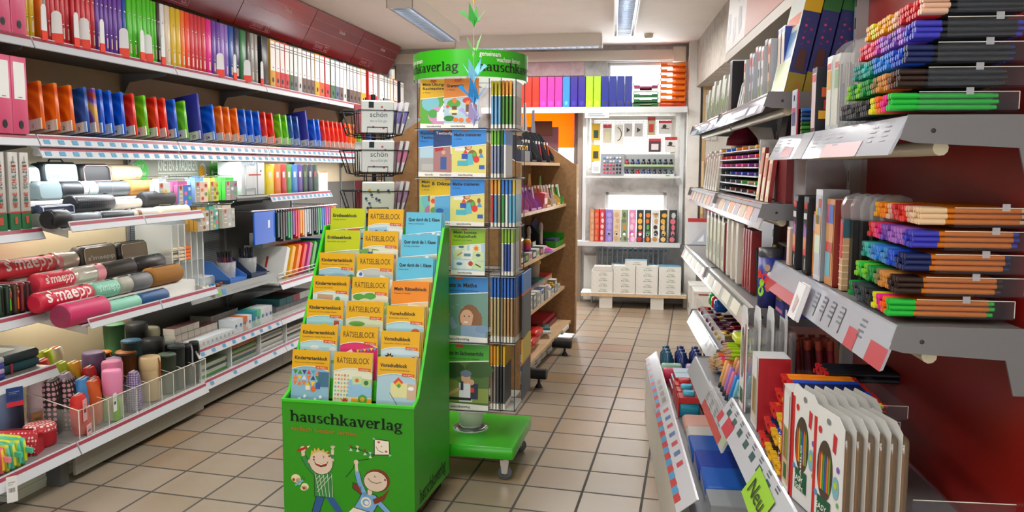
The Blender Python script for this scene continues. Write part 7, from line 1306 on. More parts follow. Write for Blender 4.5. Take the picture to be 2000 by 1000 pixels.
plate(tA, -1.75, -.75, .25, 1.088, .026, .075, [(0, .42, .62, 1, '#b8404a'), (.78, .84, .5, 1, '#b8404a'), (.91, 1, .5, 1, '#b8404a')]+pl_lines(.50, 4, .065)+pl_lines(.83, 1, .07)+[(.53+.065*i, .535+.065*i, .2, .85, '#3a3a3c') for i in range(4)], '#b2b7c2')
plate(tA, -1.75, -.75, .138, .682, .04, .062, [(0, .05, .6, 1, '#b8404a'), (.10, .20, .45, 1, '#b83a48')]+[(.06+.09*i, .10+.09*i, .25, .5, '#3a5a58') for i in range(7)]+[(.04+.09*i, .07+.09*i, .05+.1*j, .10+.1*j, '#5a5e66') for i in range(8) for j in range(2)], '#bcc0c8')
b = B(); U, V = Vector((0, -1, 0)), Vector((-.04, 0, -.062)); P0 = Vector((.136, -1.28, .683)); q = [tuple(P0+U*(a*.19)+V*c+Vector((-.002, 0, .001))) for a, c in ((0, .25), (0, 1.25), (1, 1.35), (1, .35))]
b.poly(q, M('#8fc030', .5)); b.textw('Neu', tuple(P0+U*.03+V*1.0+Vector((-.004, 0, .0022))), U, -V, .036, .13, M('#20301c', .5), 'l', .0, .0008); tag(fobj(b, 'new_card', FR), 'lime green card reading Neu on the lowest near price strip', 'sign')
shn = [(.0+.12*i, .1+.12*i, .15, .8, c) for i, c in enumerate(('#9a8f88', '#c8b890', '#8aa0a8', '#d0a878', '#a8b0b8', '#c8c0a0', '#d8a890', '#90a0b0'))]
for tt, a, c in ((tB, -.75, .25), (tC, .25, 1.22)):
    plate(tt, a, c, .225, 1.572, .03, .06, [(.0, .3, .5, .9, '#8a98b0'), (.4, .7, .4, .8, '#7a88a8'), (.75, .9, .5, .9, '#a890a0')], '#b8bccc', .06); plate(tt, a, c, .225, 1.252, .025, .072, shn, '#b8bcc0', .08)
    plate(tt, a, c, .19, .95, .02, .062, [(.1+.2*i, .24+.2*i, .2, .85, '#d8d4bc') for i in range(4)]+[(.9, 1, .2, .9, '#c89a90')], '#c8c8c0', .1)
plate(tB, -.75, .25, .145, .574, .03, .065, [(.5, .92, .6, 1, '#b8504a'), (.93, .99, .2, .8, '#a8b89a')]+pl_lines(.5, 4, .1), '#b8bcc0', .1); plate(tC, .25, 1.22, .24, .60, .03, .062, pl_lines(.6, 3, .1), '#d0d2d4', .1)
cb = [(.06*i, .06*i+.03, .68, 1, '#b83a3a' if i % 2 else '#4a90b8') for i in range(16)]+[(.03+.06*i, .06+.06*i, .7, 1, '#4a90b8' if i % 2 else '#b83a3a') for i in range(15)]
plate(tC, .25, 1.25, .05, .365, .053, .043, cb[8:]+[(.55+.1*i, .62+.1*i, .2, .5, '#7a6a60') for i in range(4)], '#c2c4c8', .15); plate(tB, -.78, .25, .045, .375, .058, .045, cb+[(.05+.1*i, .09+.1*i, .15, .5, ('#b83a4a', '#4a6a9a')[i % 2]) for i in range(7)], '#c4c6cc', .2)
# canopy sign above
t = thing('sign_box', 'white sign box with pale leaf print above the pen shelves', 'sign', FR.w(0, 0, 0), FR.a); B().prism([(.33, 1.86), (.47, 1.86), (.47, 2.45), (.36, 2.45), (.33, 1.9)], -.9, .93, M('#cfc8be', .5), 'xz').obj('box_body', t)
sgn = lambda a0, a1, z0, z1, c, e: [(.329+.03*(z-1.9)/.55-e, a, z) for a, z in ((a0, z0), (a0, z1), (a1, z1), (a1, z0))]
b = B().poly(sgn(.40, .93, 1.9, 2.44, '', .0008), M('#d8d4d0', .5)).poly(sgn(-.42, .40, 1.9, 2.44, '', .0008), M('#c48a7c', .5)).poly(sgn(-.9, -.42, 1.9, 2.44, '', .0008), M('#d0ccca', .5))
RS = random.Random(4)
for a, z, c in ((.86, 2.02, '#9a9aa4'), (.55, 2.0, '#8a8a98'), (.62, 2.15, '#a8b49a'), (.8, 2.2, '#c8a87a'), (.5, 2.2, '#9098b0'), (.7, 1.98, '#b0a8b4'), (.5, 2.3, '#7a9ab0')): b.poly([(.3275+.03*(z+v-1.9)/.55, a+u, z+v) for u, v in ((-.05, -.04), (.0, -.07), (.05, .0), (.04, .06), (-.03, .05))], M(c, .5))
b.obj('print', t)
def rthing(b, name, d, s, z, label, cat, g=None, rz=0, rx=0, ry=0): o = tag(fobj(b, name, FR, d, s, z, None, rz), label, cat, g); o.rotation_euler = (rx, ry, FR.a+rz); return o
def rpack(d, s, z, dx, ds, h, col, label, cat='pack', face=None, side=None, top=None, g=None, lean=0., marks=(), name='blister_pack', alpha=1.):
    "flat pack facing the aisle (-x); side = colour of the end turned to the camera (-y)"
    t = thing(name, label, cat, FR.w(d, s, z), FR.a, g, ry=lean); b = B().box(0, dx, -ds/2, ds/2, 0, h, M(col, .35) if alpha == 1 else clear(col, alpha)); b.obj('pack_body', t); b = B()
    if face: b.flat([(-ds*.42, h*.06), (ds*.42, h*.06), (ds*.42, h*.94), (-ds*.42, h*.94)], (0, 0, 0), (0, -1, 0), ZP, M(face, .4), .0008)
    if side: b.flat([(0, 0), (dx, 0), (dx, h), (0, h)], (0, -ds/2, 0), XP, ZP, M(side, .4), .0008)
    for fc, x0, x1, z0, z1, c in marks:
        if fc == 'f': b.flat([(ds*x0, h*z0), (ds*x1, h*z0), (ds*x1, h*z1), (ds*x0, h*z1)], (0, 0, 0), (0, -1, 0), ZP, M(c, .4), .0015)
        else: b.flat([(dx*x0, h*z0), (dx*x1, h*z0), (dx*x1, h*z1), (dx*x0, h*z1)], (0, -ds/2, 0), XP, ZP, M(c, .4), .0015)
    if b.f: b.obj('print', t)
    if top: B().box(0, dx, -ds/2, ds/2, h, h+.004, M(top, .4)).obj('lid', t)
    return t
# --- felt pens and fineliners, every one a thing of its own
PEN = {}
def pen(col, body, loc, label, g, cat='pen', ln=.13, r=.0046, cap=.042, hexa=False, name='felt_pen', clip='#1c1c1e'):
    k = (col, body, name)
    if k not in PEN:
        n = 6; b0 = B().cyl((cap, 0, 0), (cap+ln-.01, 0, 0), r*.9, M(body, .4), n=n).cyl((cap+ln-.01, 0, 0), (cap+ln, 0, 0), r*.7, M(col, .4), n=n); b1 = B().cyl((0, 0, 0), (cap, 0, 0), r, M(col, .38), n=7).cyl((-.0005, 0, 0), (.004, 0, 0), r*.6, M(col, .3), n=6)
        t = thing(name, label, cat, loc, FR.a, g); b0.obj('barrel', t); b1.obj('cap', t); PEN[k] = t; return t
    o = dup(PEN[k], loc, FR.a, label); o['group'] = g; return o
def penrack(d0, s0, z0, rows, body, what, dz, step, name, cap=.042, ln=.13, per=(2, 3), pitch=.0112, tray=True, gap=.004, lay=.0098):
    "rows from the bottom: list of colours along s, nearest first"
    t = thing('pen_rack', 'clear stepped rack holding the '+what, 'rack', FR.w(0, 0, 0), FR.a)
    for k, row in enumerate(rows):
        z = z0+k*dz; x = d0+step*k; y = s0; w = sum(per[0]*pitch+gap for _ in row); near = k*.006
        if tray:
            b = B().box(x+.045, x+.205, s0-.004-near, s0-.0025-near, z-.002, z+dz*.72, CLP).box(x+.045, x+.205, s0+w, s0+w+.0015, z-.002, z+dz*.72, CLP).box(x+.045, x+.205, s0-near, s0+w, z-.0045, z-.003, CLP).box(x+.203, x+.205, s0-near, s0+w, z-.002, z+dz*.72, CLP)
            b.cyl((x+.045, s0-.003-near, z+dz*.72), (x+.205, s0-.003-near, z+dz*.72), .0009, EDGE, n=4).cyl((x+.205, s0-.003-near, z), (x+.205, s0-.003-near, z+dz*.72), .0009, EDGE, n=4).box(x+.12, x+.132, s0-.0045-near, s0-.0025-near, z+dz*.6, z+dz*.9, clear('#c8ccd4', .5)); b.obj('tray', t)
        for ci, (c, n) in enumerate(row):
            for j in range(per[1]):
                for i in range(per[0]):
                    yy = s0+ci*(per[0]*pitch+gap)+i*pitch+.005+(j % 2)*.0018; zz = z+.003+j*lay; xx = x+.002*((i*3+j*5+ci) % 3)+ci*.0006
                    pen(c if name[0] != 'c' else ('#d8a818', '#c42420')[(ci > 5) or k > 3], body if body and not (k == 0 and body == '#1e2026') else c, FR.w(xx, yy, zz), '%s %s bunched on the %s level of the %s' % (n, name.replace('_', ' '), nth(k), what), '%s %s bunch, level %s of the %s' % (n, name.replace('_', ' '), nth(k), what), 'pen', ln, .0053, cap, name=name)
Cc = lambda s: [(dict(g=('#1fb83a', 'bright green'), m=('#e0208a', 'magenta'), o=('#f0641c', 'orange'), y=('#d8d81c', 'neon yellow'), k=('#26282c', 'black'), K=('#3a4448', 'dark grey'), n=('#5a3018', 'brown'), N=('#2e1a14', 'dark brown'), t=('#c8883a', 'tan'), e=('#8a7a4a', 'olive'), G=('#0f8a38', 'green'), l=('#7ac02a', 'lime'), b=('#1c50c8', 'blue'), B=('#16245a', 'navy'), a=('#2a80d8', 'sky blue'), T=('#1f8a80', 'teal'), p=('#c03aa0', 'pink'), r=('#d02a2c', 'red'), v=('#3a3ab8', 'violet blue'), u=('#7a4ab0', 'purple'), U=('#a86ac8', 'lilac'), Y=('#e8a81c', 'amber'), s=('#e0b49a', 'skin'), d=('#8a1c20', 'dark red'), c=('#e04a6a', 'coral'), j=('#22b0a8', 'turquoise'), z=('#4a8ac0', 'steel blue'), O=('#f08a1c', 'light orange'), x=('#e8c8a0', 'cream'), S=('#e83a1c', 'scarlet')))[q] for q in s]
penrack(.236, -1.70, 1.456, [Cc('gmoykKkKKK'), Cc('NntteGGlGl'), Cc('BbbaaaTjTT'), Cc('vvUuuUpccr'), Cc('srrrsYYYyY')], '#1e2026', 'upper felt pen rack', .040, .011, 'felt_pen', gap=.011)
penrack(.250, -1.70, 1.102, [Cc('gomykkKKKG'), Cc('NNtteGGlgl'), Cc('BBbbzaazjT'), Cc('vvUUUuumcr'), Cc('xxsSrrsOOY')], '#cc7210', 'lower fineliner rack', .040, .011, 'fineliner')
rp_ = [Cc('kkdnNnknN'), Cc('lgGbbvBBB'), Cc('cpmuaarro'), Cc('YOosrrrdd'), Cc('yYbbBBbOO')]
penrack(.138, -1.40, .694, rp_, None, 'red-carton pencil rack', .036, .012, 'chunky_pencil', .012, .16, (2, 2), .0125, lay=.011)
# --- packs on the shelves of the nearest bay
for i, (s, c) in enumerate(((-1.16, '#c8d4da'), (-1.20, '#d0d8d8'))): rpack(.275+.006*i, s, 1.445, .03, .045, .17, c, 'card-backed pen pack with round hole near the felt pens, %s' % nth(i), face='#dfe0d4', side='#dfe2dc', marks=[('f', -.3, .3, .55, .8, ('#e0a838', '#7ab060')[i]), ('f', -.3, .3, .82, .9, '#c83a3a'), ('s', .2, .8, .3, .6, '#8aa0b0')], g='card-backed pen packs')
for i, s in enumerate((-1.245, -1.27, -1.295, -1.32)):
    t = thing('blister_pack', 'clear dome-topped blister with metal pens by the felt pen rack, %s' % nth(i), 'pack', FR.w(.262+.012*i, s, 1.447), FR.a, 'dome-topped blisters'); B().prism([(0, 0), (.085, 0), (.085, .15), (.075, .175), (.06, .19), (.04, .193), (.02, .185), (.006, .17), (0, .15)], -.011, .011, clear('#e4e8ec', .14, .05), 'xz').obj('dome', t)
    for q in range(5): B().cyl((.014+.014*q, 0, .008), (.014+.014*q, 0, .14), .0045, M(('#c8ccd0', '#e0e2e4', '#a8b0b8')[q % 3], .2, .7), n=7).obj('pen', t)
rpack(.262, -1.075, 1.445, .06, .045, .15, '#1e2230', 'dark box with red fruit picture beside the green pens', face='#c8b8bc', side='#1b1e28', top='#20222c', marks=[('f', -.35, .3, .8, .92, '#c83040'), ('s', .2, .8, .55, .7, '#c85a30'), ('s', .3, .9, .35, .5, '#b02a2a'), ('s', .1, .6, .2, .33, '#d8a030')], name='pen_box')
rpack(.262, -.87, 1.445, .004, .06, .12, '#c8ccd4', 'hanging card with round hole at the end of the near top shelf', face='#bcc8d8', side='#c83a50', marks=[('f', -.1, .12, .75, .88, '#1c2238'), ('f', -.3, .3, .2, .5, '#38487a'), ('f', -.3, .3, .5, .6, '#c85060')], name='card_pack')
for i, (c, n) in enumerate((('#2f6a2c', 'green'), ('#3f8a34', 'bright green'), ('#24582a', 'dark green'), ('#2a5a98', 'blue'), ('#1f3f70', 'navy'), ('#2c6ab0', 'light blue'))):
    for q in range(4): pen(c, c, FR.w(.252+.002*q, -1.0+.0105*q, 1.448+.011*i), '%s thick pen in the little pile beside the fruit box' % n, '%s thick pens beside the fruit box' % n, 'pen', .09, .0046, .03, name='thick_pen')
for i, s in enumerate((-.93, -1.045)): rpack(.262, s, 1.091, .07, .048, .19, '#1c1d20', 'black box with picture of coloured pens, %s from the far end' % nth(i), 'box', '#232428', '#1a1b1e', '#2a2b2e', marks=[('f', -.3, .3, .86, .94, '#b83038'), ('f', -.36, .3, .72, .8, '#d8dce0'), ('f', -.3, .25, .32, .48, '#d07a3a'), ('f', -.32, -.15, .48, .64, '#3a58b8'), ('f', -.13, .02, .48, .66, '#c83a7a'), ('f', .04, .26, .48, .62, '#7a6ac0'), ('f', -.3, .3, .24, .32, '#c8302c'), ('f', .05, .2, .05, .2, '#c8ccd0')], name='pen_box', g='black pen boxes')
rpack(.262, -.86, 1.091, .05, .035, .10, '#e0b8a0', 'small pale box at the far end of the lower near shelf', 'box', '#e8c8b8', '#c8a890', '#e8e4dc', name='pen_box'); rpack(.27, -1.105, 1.091, .06, .03, .16, '#c8783a', 'orange wallet of fineliners between black and kraft packs', face='#d8883c', side='#b8a8c0', marks=[('f', -.4, .4, .7, .95, '#a8a0c0')])
rpack(.262, -1.165, 1.091, .06, .06, .215, '#c8ccd4', 'grey-brown fineliner wallet with pencil picture', face='#b8bcc4', side='#8a8e98', marks=[('f', -.42, .42, .5, .72, '#d8a060'), ('f', -.35, -.2, .62, .8, '#d8b83a'), ('f', -.2, -.05, .62, .8, '#8ab83a'), ('f', -.05, .1, .62, .8, '#4a90b8'), ('f', .1, .3, .62, .8, '#b8a8c8'), ('f', .0, .35, .8, .9, '#b83a40'), ('f', -.42, .42, .3, .5, '#c8d8c0')])
rpack(.268, -1.245, 1.091, .055, .065, .195, '#c88a50', 'fineliner wallet with blue rainbow top and red band', face='#c8905c', side='#8a2a24', marks=[('f', -.42, -.2, .72, .94, '#b83a5a'), ('f', -.2, 0, .72, .94, '#6a4aa0'), ('f', 0, .42, .72, .94, '#2a58b0'), ('f', -.42, .42, .38, .5, '#b83a34'), ('f', -.42, .2, .1, .38, '#6aa8b8')])
for i in range(5):
    s = -1.325-.026*i; t = thing('fineliner_roll', 'fineliner roll pack with clear round top, %s from the rainbow wallet' % nth(i), 'pack', FR.w(.272+.012*i, s, 1.091), FR.a, 'round-topped fineliner packs'); B().prism([(0, .155), (.06, .155), (.062, .185), (.052, .205), (.03, .212), (.008, .205), (-.002, .185)], -.01, .01, clear('#d8dce0', .18, .05), 'xz').obj('clear_top', t)
    b = B().box(0, .06, -.011, .011, 0, .155, M('#c8a478' if i == 0 else '#1f1d1d', .4)).box(-.0005, .0605, -.0115, .0115, .115, .155, M('#2a5a68' if i == 0 else '#17171a', .4))
    if i == 0:
        for q in range(7): b.box(-.001, .061, -.012, .012, .01+.0145*q, .012+.0145*q, M('#e0d0b8', .4))
        b.box(-.0015, .0, -.008, .008, .07, .15, M('#c83038', .4))
    b.obj('roll', t)
rpack(.31, -.87, 1.10, .09, .004, .0, '#ffffff', '', alpha=.2) if False else rthing(B().box(0, .16, 0, .003, 0, .13, clear('#dfe4ea', .25)).box(0, .003, 0, .16, 0, .13, clear('#dfe4ea', .25)), 'clear_stand', .30, -.86, 1.25, 'empty clear acrylic stand in front of the red panel', 'stand') and None
o = rthing(B().box(-.004, 0, -.035, .035, -.09, .0, M('#dcdde0', .5)).box(-.012, -.004, -.034, .034, -.088, -.002, M('#e2e3e6', .5)).flat([(-.01, -.07), (.01, -.075), (.02, -.04), (-.012, -.03)], (-.012, 0, 0), (0, -1, 0), ZP, M('#c8b0b0', .5), .0008), 'test_pad', .235, -1.20, 1.085, 'small scribbled test pad hanging over the price strip', 'pad', None, 0, 0, .3)
# easy-grip pencil cartons and their neighbours
WH_ = '#dcdedf'
def easy(d, s, z, label, first, h=.236, w=.112, g=None):
    t = thing('pencil_pack', label, 'pack', FR.w(d, s, z), FR.a+.2, g)
    B().prism([(-w/2, 0), (w/2, 0), (w/2, h*.93), (w*.42, h), (-w*.30, h), (-w/2, h*.93)], 0, .0016, M(WH_ if first else '#c4c4c0', .35), 'yz').obj('card', t)
    B().rbox(.0017, .0168, -w*.495, w*.495, .006, h*.90, clear('#8a765e', .5, .06), .012, 'x', .004, 3).obj('clear_blister', t)
    b = B()
    for q in range(6): b.cyl((.0105, -w*.36+q*w*.145, .02), (.0105, -w*.36+q*w*.145, h*.8), .0052, M(('#b87a4a', '#a86a44', '#9a8a5a', '#b08a60', '#a05a40', '#8a7a5a')[q], .4), n=6)
    b.obj('pencils', t)
    if first:
        b = B(); O = (0, 0, 0); U = (0, -1, 0); b.flat([(-w/2, 0), (-w*.40, 0), (-w*.40, h*.90), (-w/2, h*.90)], O, U, ZP, M('#c02028', .4), .0006).flat(circ(-w*.08, h*.52, w*.27, 20, h*.24), O, U, ZP, M('#4a3a34', .4), .0006)
        for q in range(6): 
            c = ('#c8442a', '#e0a030', '#3a8a48', '#2a58a8', '#d86a2a', '#6a9a3a')[q]; x = -w*.25+q*w*.068; b.flat([(x-w*.028, h*.36), (x+w*.028, h*.36), (x+w*.028, h*.62), (x, h*.66), (x-w*.028, h*.62)], O, U, ZP, M(c, .4), .001)
        b.flat([(-w*.30, h*.12), (w*.16, h*.12), (w*.16, h*.30), (-w*.30, h*.30)], O, U, ZP, M('#1f5a40', .4), .001).textw('EASY', (-w*.07, 0, h*.225), U, ZP, .011, w*.36, M('#e8ece4', .5), 'c', .01, .0016).textw('Start', (-w*.05, 0, h*.15), U, ZP, .011, w*.3, M('#e8ece4', .5), 'c', 0, .0016)
        b.textw('STABILO', (-w*.43, 0, h*.40), (0, 0, 1), (0, 1, 0), .006, h*.34, M('#f0e4e0', .5), 'l', .01, .0012).flat(circ(w*.30, h*.45, w*.11, 14, h*.09), O, U, ZP, M('#7ab0c0', .4), .001).flat(circ(w*.30, h*.47, w*.06, 12), O, U, ZP, M('#b8c830', .4), .0014).flat([(w*.16, h*.72), (w*.26, h*.70), (w*.30, h*.84), (w*.18, h*.86)], O, U, ZP, M('#c02834', .4), .001).flat(circ(-w*.28, h*.82, .007, 12), O, U, ZP, M('#c02834', .4), .001).flat(circ(w*.36, h*.6, .006, 10), O, U, ZP, M('#7a5ab0', .4), .001).flat(circ(w*.38, h*.33, .005, 10), O, U, ZP, M('#6ab050', .4), .001).flat(circ(-w*.36, h*.3, .006, 10), O, U, ZP, M('#4a90c8', .4), .001).flat(circ(0, h*.92, .008, 10, .006), O, U, ZP, M('#7a7e80', .4), .001)
        b.obj('print', t)
for r, (s, d0) in enumerate(((-1.675, .166), (-1.535, .158))):
    for i in range(7 if r else 6): easy(d0+.0185*i, s-.002*i, .683, 'easy-grip pencil pack, %s from the aisle in the %s row' % (nth(i), ('nearest', 'farther')[r]), i == 0, g='easy-grip pencil packs')
rpack(.145, -1.435, .683, .03, .07, .215, '#d8d8d4', 'white pencil pack with rows of brown pencils and red edge', face='#c8b08a', side='#b02028', marks=[('f', -.46, -.34, 0, 1, '#c02028'), ('f', -.3, .4, .62, .95, '#dfe0e2'), ('f', -.2, -.05, .3, .6, '#6a8a4a'), ('f', .0, .12, .3, .6, '#b8683a'), ('f', .15, .3, .3, .6, '#8a9a5a'), ('f', -.1, .25, .1, .25, '#1f5a40')], name='pencil_pack')
for i in range(4):
    t = thing('pencil_pack', 'oval-window pencil pack at the far end of the lower shelf, %s from the aisle' % nth(i), 'pack', FR.w(.15+.034*i, -.86-.005*i, .683), FR.a, 'oval-window pencil packs'); h, w = .29, .085
    B().prism([(-w/2, 0), (w/2, 0), (w/2, h*.9), (w*.3, h), (-w*.3, h), (-w/2, h*.9)], 0, .004, M(WH_, .35), 'yz').obj('card', t); B().rbox(.004, .03, -w*.45, w*.45, .01, h*.8, clear('#b8bcc0', .4), .01, 'x', .006).obj('clear_blister', t)
    if i == 0:
        b = B(); U = (0, -1, 0); O = (0, 0, 0); b.flat(circ(-.004, h*.55, w*.28, 18, h*.25), O, U, ZP, M('#5a544c', .4), .0008).flat([(w*.34, 0), (w*.5, 0), (w*.5, h*.85), (w*.34, h*.85)], O, U, ZP, M('#b02028', .4), .0008).flat([(-w*.35, h*.06), (w*.2, h*.06), (w*.2, h*.2), (-w*.35, h*.2)], O, U, ZP, M('#2a5a40', .4), .0008).textw('EASY', (-w*.08, 0, h*.11), U, ZP, .012, w*.4, M('#e8ece4', .5), 'c', .01, .0014)
        for q in range(5): b.flat([(-w*.22+q*w*.1, h*.36), (-w*.16+q*w*.1, h*.36), (-w*.16+q*w*.1, h*.72), (-w*.22+q*w*.1, h*.72)], O, U, ZP, M(('#a8a89c', '#c8c0a8', '#8a9a8a', '#b8b0a0', '#989084')[q], .4), .0014)
        b.obj('print', t)
t = rpack(.155, -1.02, .683, .08, .085, .19, '#d4d6d8', 'white and red pencil carton with hanging flap', 'box', '#c8c4b8', '#b01c26', None, marks=[('f', -.4, .4, .7, .98, '#dcdee0'), ('f', -.25, -.1, .2, .68, '#a87a4a'), ('f', -.05, .1, .2, .68, '#8a8a60'), ('f', .14, .3, .2, .68, '#b89060'), ('s', .3, .7, .1, .9, '#b8202c')], name='pencil_pack'); B().prism([(-.042, 0), (.042, 0), (.03, .05), (-.03, .05)], .076, .08, M('#dcdee0', .4), 'yz').obj('flap', t)
for i in range(12):
    s, d = -.80-.04*(i//4), .30+.03*(i % 4); rthing(B().cyl((0, 0, 0), (-.01, 0, .10), .009, M('#8a2a38' if i % 3 else '#5a2030', .35), n=10).cyl((-.01, 0, .10), (-.012, 0, .125), .010, M('#a8483a', .35), n=10), 'crayon', d, s, .76, 'maroon crayon standing in the back block of the low shelf', 'crayon', 'maroon crayons')
for i in range(15):
    s, d = -.84-.045*(i//3), .22+.035*(i % 3); rthing(B().cyl((0, 0, 0), (0, 0, .08), .012, M(('#2f8a50', '#4a8a78', '#3a9a6a')[i % 3], .2), n=10).cyl((0, 0, .08), (0, 0, .10), .007, M('#8aa8a0', .2), n=8), 'paint_tube', d, s, .684, 'green-filled clear tube standing behind the red carton', 'paint', 'green clear tubes')
for i in range(14):
    rthing(B().cyl((0, 0, 0), (.17, 0, 0), .0062, M('#1c2028', .35), n=7).cyl((-.008, 0, 0), (0, 0, 0), .0064, M('#c02024', .4), n=7), 'grip_pencil', .30+.004*(i % 3), -1.06-.0145*(i % 7), .845+.014*(i//7), 'dark grip pencil with red end lying high on the lower near shelf', 'pencil', 'dark grip pencils')
# --- middle and far bays
for i in range(8): rpack(.245+.004*(i % 2), .90-.085*i, 1.572, .025, .06, .155+.012*(i % 3), '#dfe6dc', 'pale hanging pack with lime windows on the top shelf, %s from the pier' % nth(i), face='#e8eee6', side='#b8c0b0', marks=[('f', -.3, .0, .1, .6, '#8ac030'), ('f', .05, .3, .1, .45, '#2a3040'), ('f', -.3, .3, .0, .12, '#c89a80')], g='pale hanging packs', lean=.08)
rpack(.25, .19, 1.572, .08, .06, .20, '#10141e', 'black upright box among the top shelf packs', 'box', '#161c28', '#0e1016', '#e8eaee', name='pen_box')
for i in range(4): rpack(.26, .09-.05*i, 1.572, .02, .035, .11+.02*(i % 2), '#c8ccd0', 'silver pen pack leaning beside the black box, %s' % nth(i), face='#dfe2e6', side='#9aa0a8', g='silver pen packs', lean=.18)
for i, (c, n) in enumerate((('#d8ccc0', 'cream'), ('#c8c0d0', 'lilac'), ('#c89090', 'rose'), ('#a8b4c8', 'blue grey'), ('#d8d8dc', 'white'), ('#2a3058', 'indigo'), ('#c8d0cc', 'pale green'), ('#d8b4a0', 'peach'))):
    rpack(.255+.01*(i % 3), -.10-.055*i, 1.572, .02, .04, .17+.015*(i % 3), c, '%s art pack hanging on the top shelf, %s along the row' % (n, nth(i)), face=c, side='#b8bcc4', marks=[('f', -.3, .3, .75, .92, '#c8504a'), ('f', -.3, .3, .1, .3, '#8aa070'), ('f', -.2, .1, .45, .6, '#3a4058')], g='art packs on the top shelf')
for i in range(2): rpack(.28, -.56-.05*i, 1.572, .05, .045, .20, '#1f3f98', 'cobalt blue box beside the red hanging pouch, %s' % nth(i), 'box', '#d8c8b8', '#1c3a90', '#d8dade', name='pen_box', g='cobalt boxes')
rpack(.32, -.68, 1.60, .02, .05, .17, '#7a1428', 'dark red hanging pouch with silver clip on the top shelf', face='#8a1a30', side='#6a1020', marks=[('f', -.1, .1, .7, .85, '#c8ccd0')])
for i in range(4):
    d = .262+.052*i; t = thing('pencil_set', 'tall blue and gold pencil set box leaning back, %s from the aisle' % nth(i), 'box', FR.w(d, -.735, 1.572), FR.a, 'tall blue pencil boxes', ry=.20); h = .29; w = .046
    B().box(0, w, 0, .20, 0, h, M('#26306a', .35)).box(-.001, w+.001, -.001, .201, h*.80, h, M('#c8a01c' if i in (0, 3) else '#2a6a34', .35)).box(-.001, w+.001, -.001, .201, 0, h*.20, M('#8a7a28', .35)).obj('box_body', t); b = B()
    for q in range(10): b.flat(circ(w*(.35 if q % 2 else .7), h*(.45+.03*q), .004, 8), (0, -.001, 0), XP, ZP, M(('#2a2c60', '#5a2a6a', '#8a2a58', '#b83a5a')[q % 4], .4), .0006)
    b.flat([(w*.2, h*.24), (w*.8, h*.22), (w*.75, h*.42), (w*.3, h*.44)], (0, -.001, 0), XP, ZP, M('#4a2a28', .4), .0008).flat(circ(w*.6, h*.1, .006, 10), (0, -.001, 0), XP, ZP, M('#c84a2a', .4), .001).flat(circ(w*.6, h*.1, .004, 10), (0, -.001, 0), XP, ZP, M('#8a7a28', .4), .0014)
    if i == 0: b.add([(-.0015, 0, 0), (-.0015, .2, 0), (-.0015, .2, h), (-.0015, 0, h)], [(3, 2, 1, 0)], M('#d4dcd8', .35)).add([(-.002, .02, h*.35), (-.002, .18, h*.35), (-.002, .18, h*.62), (-.002, .02, h*.62)], [(3, 2, 1, 0)], M('#6a98c8', .35)).add([(-.002, .02, h*.68), (-.002, .18, h*.68), (-.002, .18, h*.80), (-.002, .02, h*.80)], [(3, 2, 1, 0)], M('#d86a50', .35)).add([(-.002, .02, h*.05), (-.002, .18, h*.05), (-.002, .18, h*.32), (-.002, .02, h*.32)], [(3, 2, 1, 0)], M('#b8c890', .35))
    b.obj('print', t)
for i in range(6): rpack(.25, .97-.082*i, 1.253, .012, .055, .17+.012*(i % 2), '#e2ddd0', 'white brush set hanging at the far end of the second shelf, %s from the pier' % nth(i), face='#ece8dc', side='#c8c0b0', marks=[('f', -.2, -.08, .1, .8, '#a8a094'), ('f', .05, .15, .1, .8, '#b8a890'), ('f', -.3, .3, .86, .95, '#6a6a70')], g='white brush sets', lean=.1)
t = thing('pen_carousel', 'slotted pen rack with six rows of coloured pens on the second shelf', 'rack', FR.w(0, 0, 0), FR.a); B().box(.27, .44, .56, .58, 1.255, 1.44, M('#a8aec0', .4)).box(.27, .44, -.36, -.345, 1.255, 1.45, M('#c8cac8', .4)).obj('side_wall', t)
for k in range(6): B().box(.262, .44, -.35, .565, 1.262+.031*k, 1.266+.031*k, M('#c8ccd2', .35)).obj('row_shelf', t)
RC = random.Random(9); rows = (('#6a2a24', '#8a3a24', '#3a2a24', '#7a4a38'), ('#c8a070', '#3a9a40', '#4a4a50', '#8a6a48'), ('#2a3a98', '#5a3a98', '#3a58b8', '#28305a'), ('#c83a6a', '#7a2a98', '#d84a9a', '#8a3a6a'), ('#e02a8a', '#c81f50', '#d83a2a', '#b83a90'), ('#e0a030', '#f07a20', '#2a6ad8', '#c8b080'))
for k in range(6):
    for i in range(20):
        c = RC.choice(rows[k]); nme = {'#6a2a24': 'rust', '#8a3a24': 'rust'}.get(c, 'coloured')
        rthing(B().cyl((-.0, 0, .007), (.14, 0, .012), .006, M(c if i < 13 or k > 2 else '#2c2e34', .35), n=6), 'marker', .262+.006*(i % 3), -.33+.0445*i, 1.266+.031*k, 'marker lying in row %s of the slotted rack' % nth(k), 'pen', 'markers in row %s of the slotted rack' % nth(k))
for i in range(3): rpack(.25, -.44-.075*i, 1.253, .012, .05, .17-.02*i, '#e0c8a8', 'cream and red brush pack beside the slotted rack, %s' % nth(i), face='#e8d8bc', side='#8a1c20', marks=[('f', -.3, .3, .5, .9, '#d88a70'), ('f', -.2, .2, .05, .12, '#d8c070')], g='cream brush packs', lean=.1)
for i in range(7): rthing(B().box(0, .03, 0, .16, 0, .15, M('#7a1a1c' if i % 2 else '#6a1418', .45)), 'red_folder', .275+.024*i if False else .28+.026*i, -.72, 1.253, 'dark red upright pad in the row against the red panel, %s from the aisle' % nth(i), 'pad', 'dark red upright pads')
rthing(B().lathe([(.001, 0), (.07, 0), (.065, .03), (.03, .07), (.012, .09), (.001, .092)], M('#7a1430', .6), 14), 'wine_cap', .36, .55, 1.455, 'wine red cloth cap above the slotted rack', 'hat')
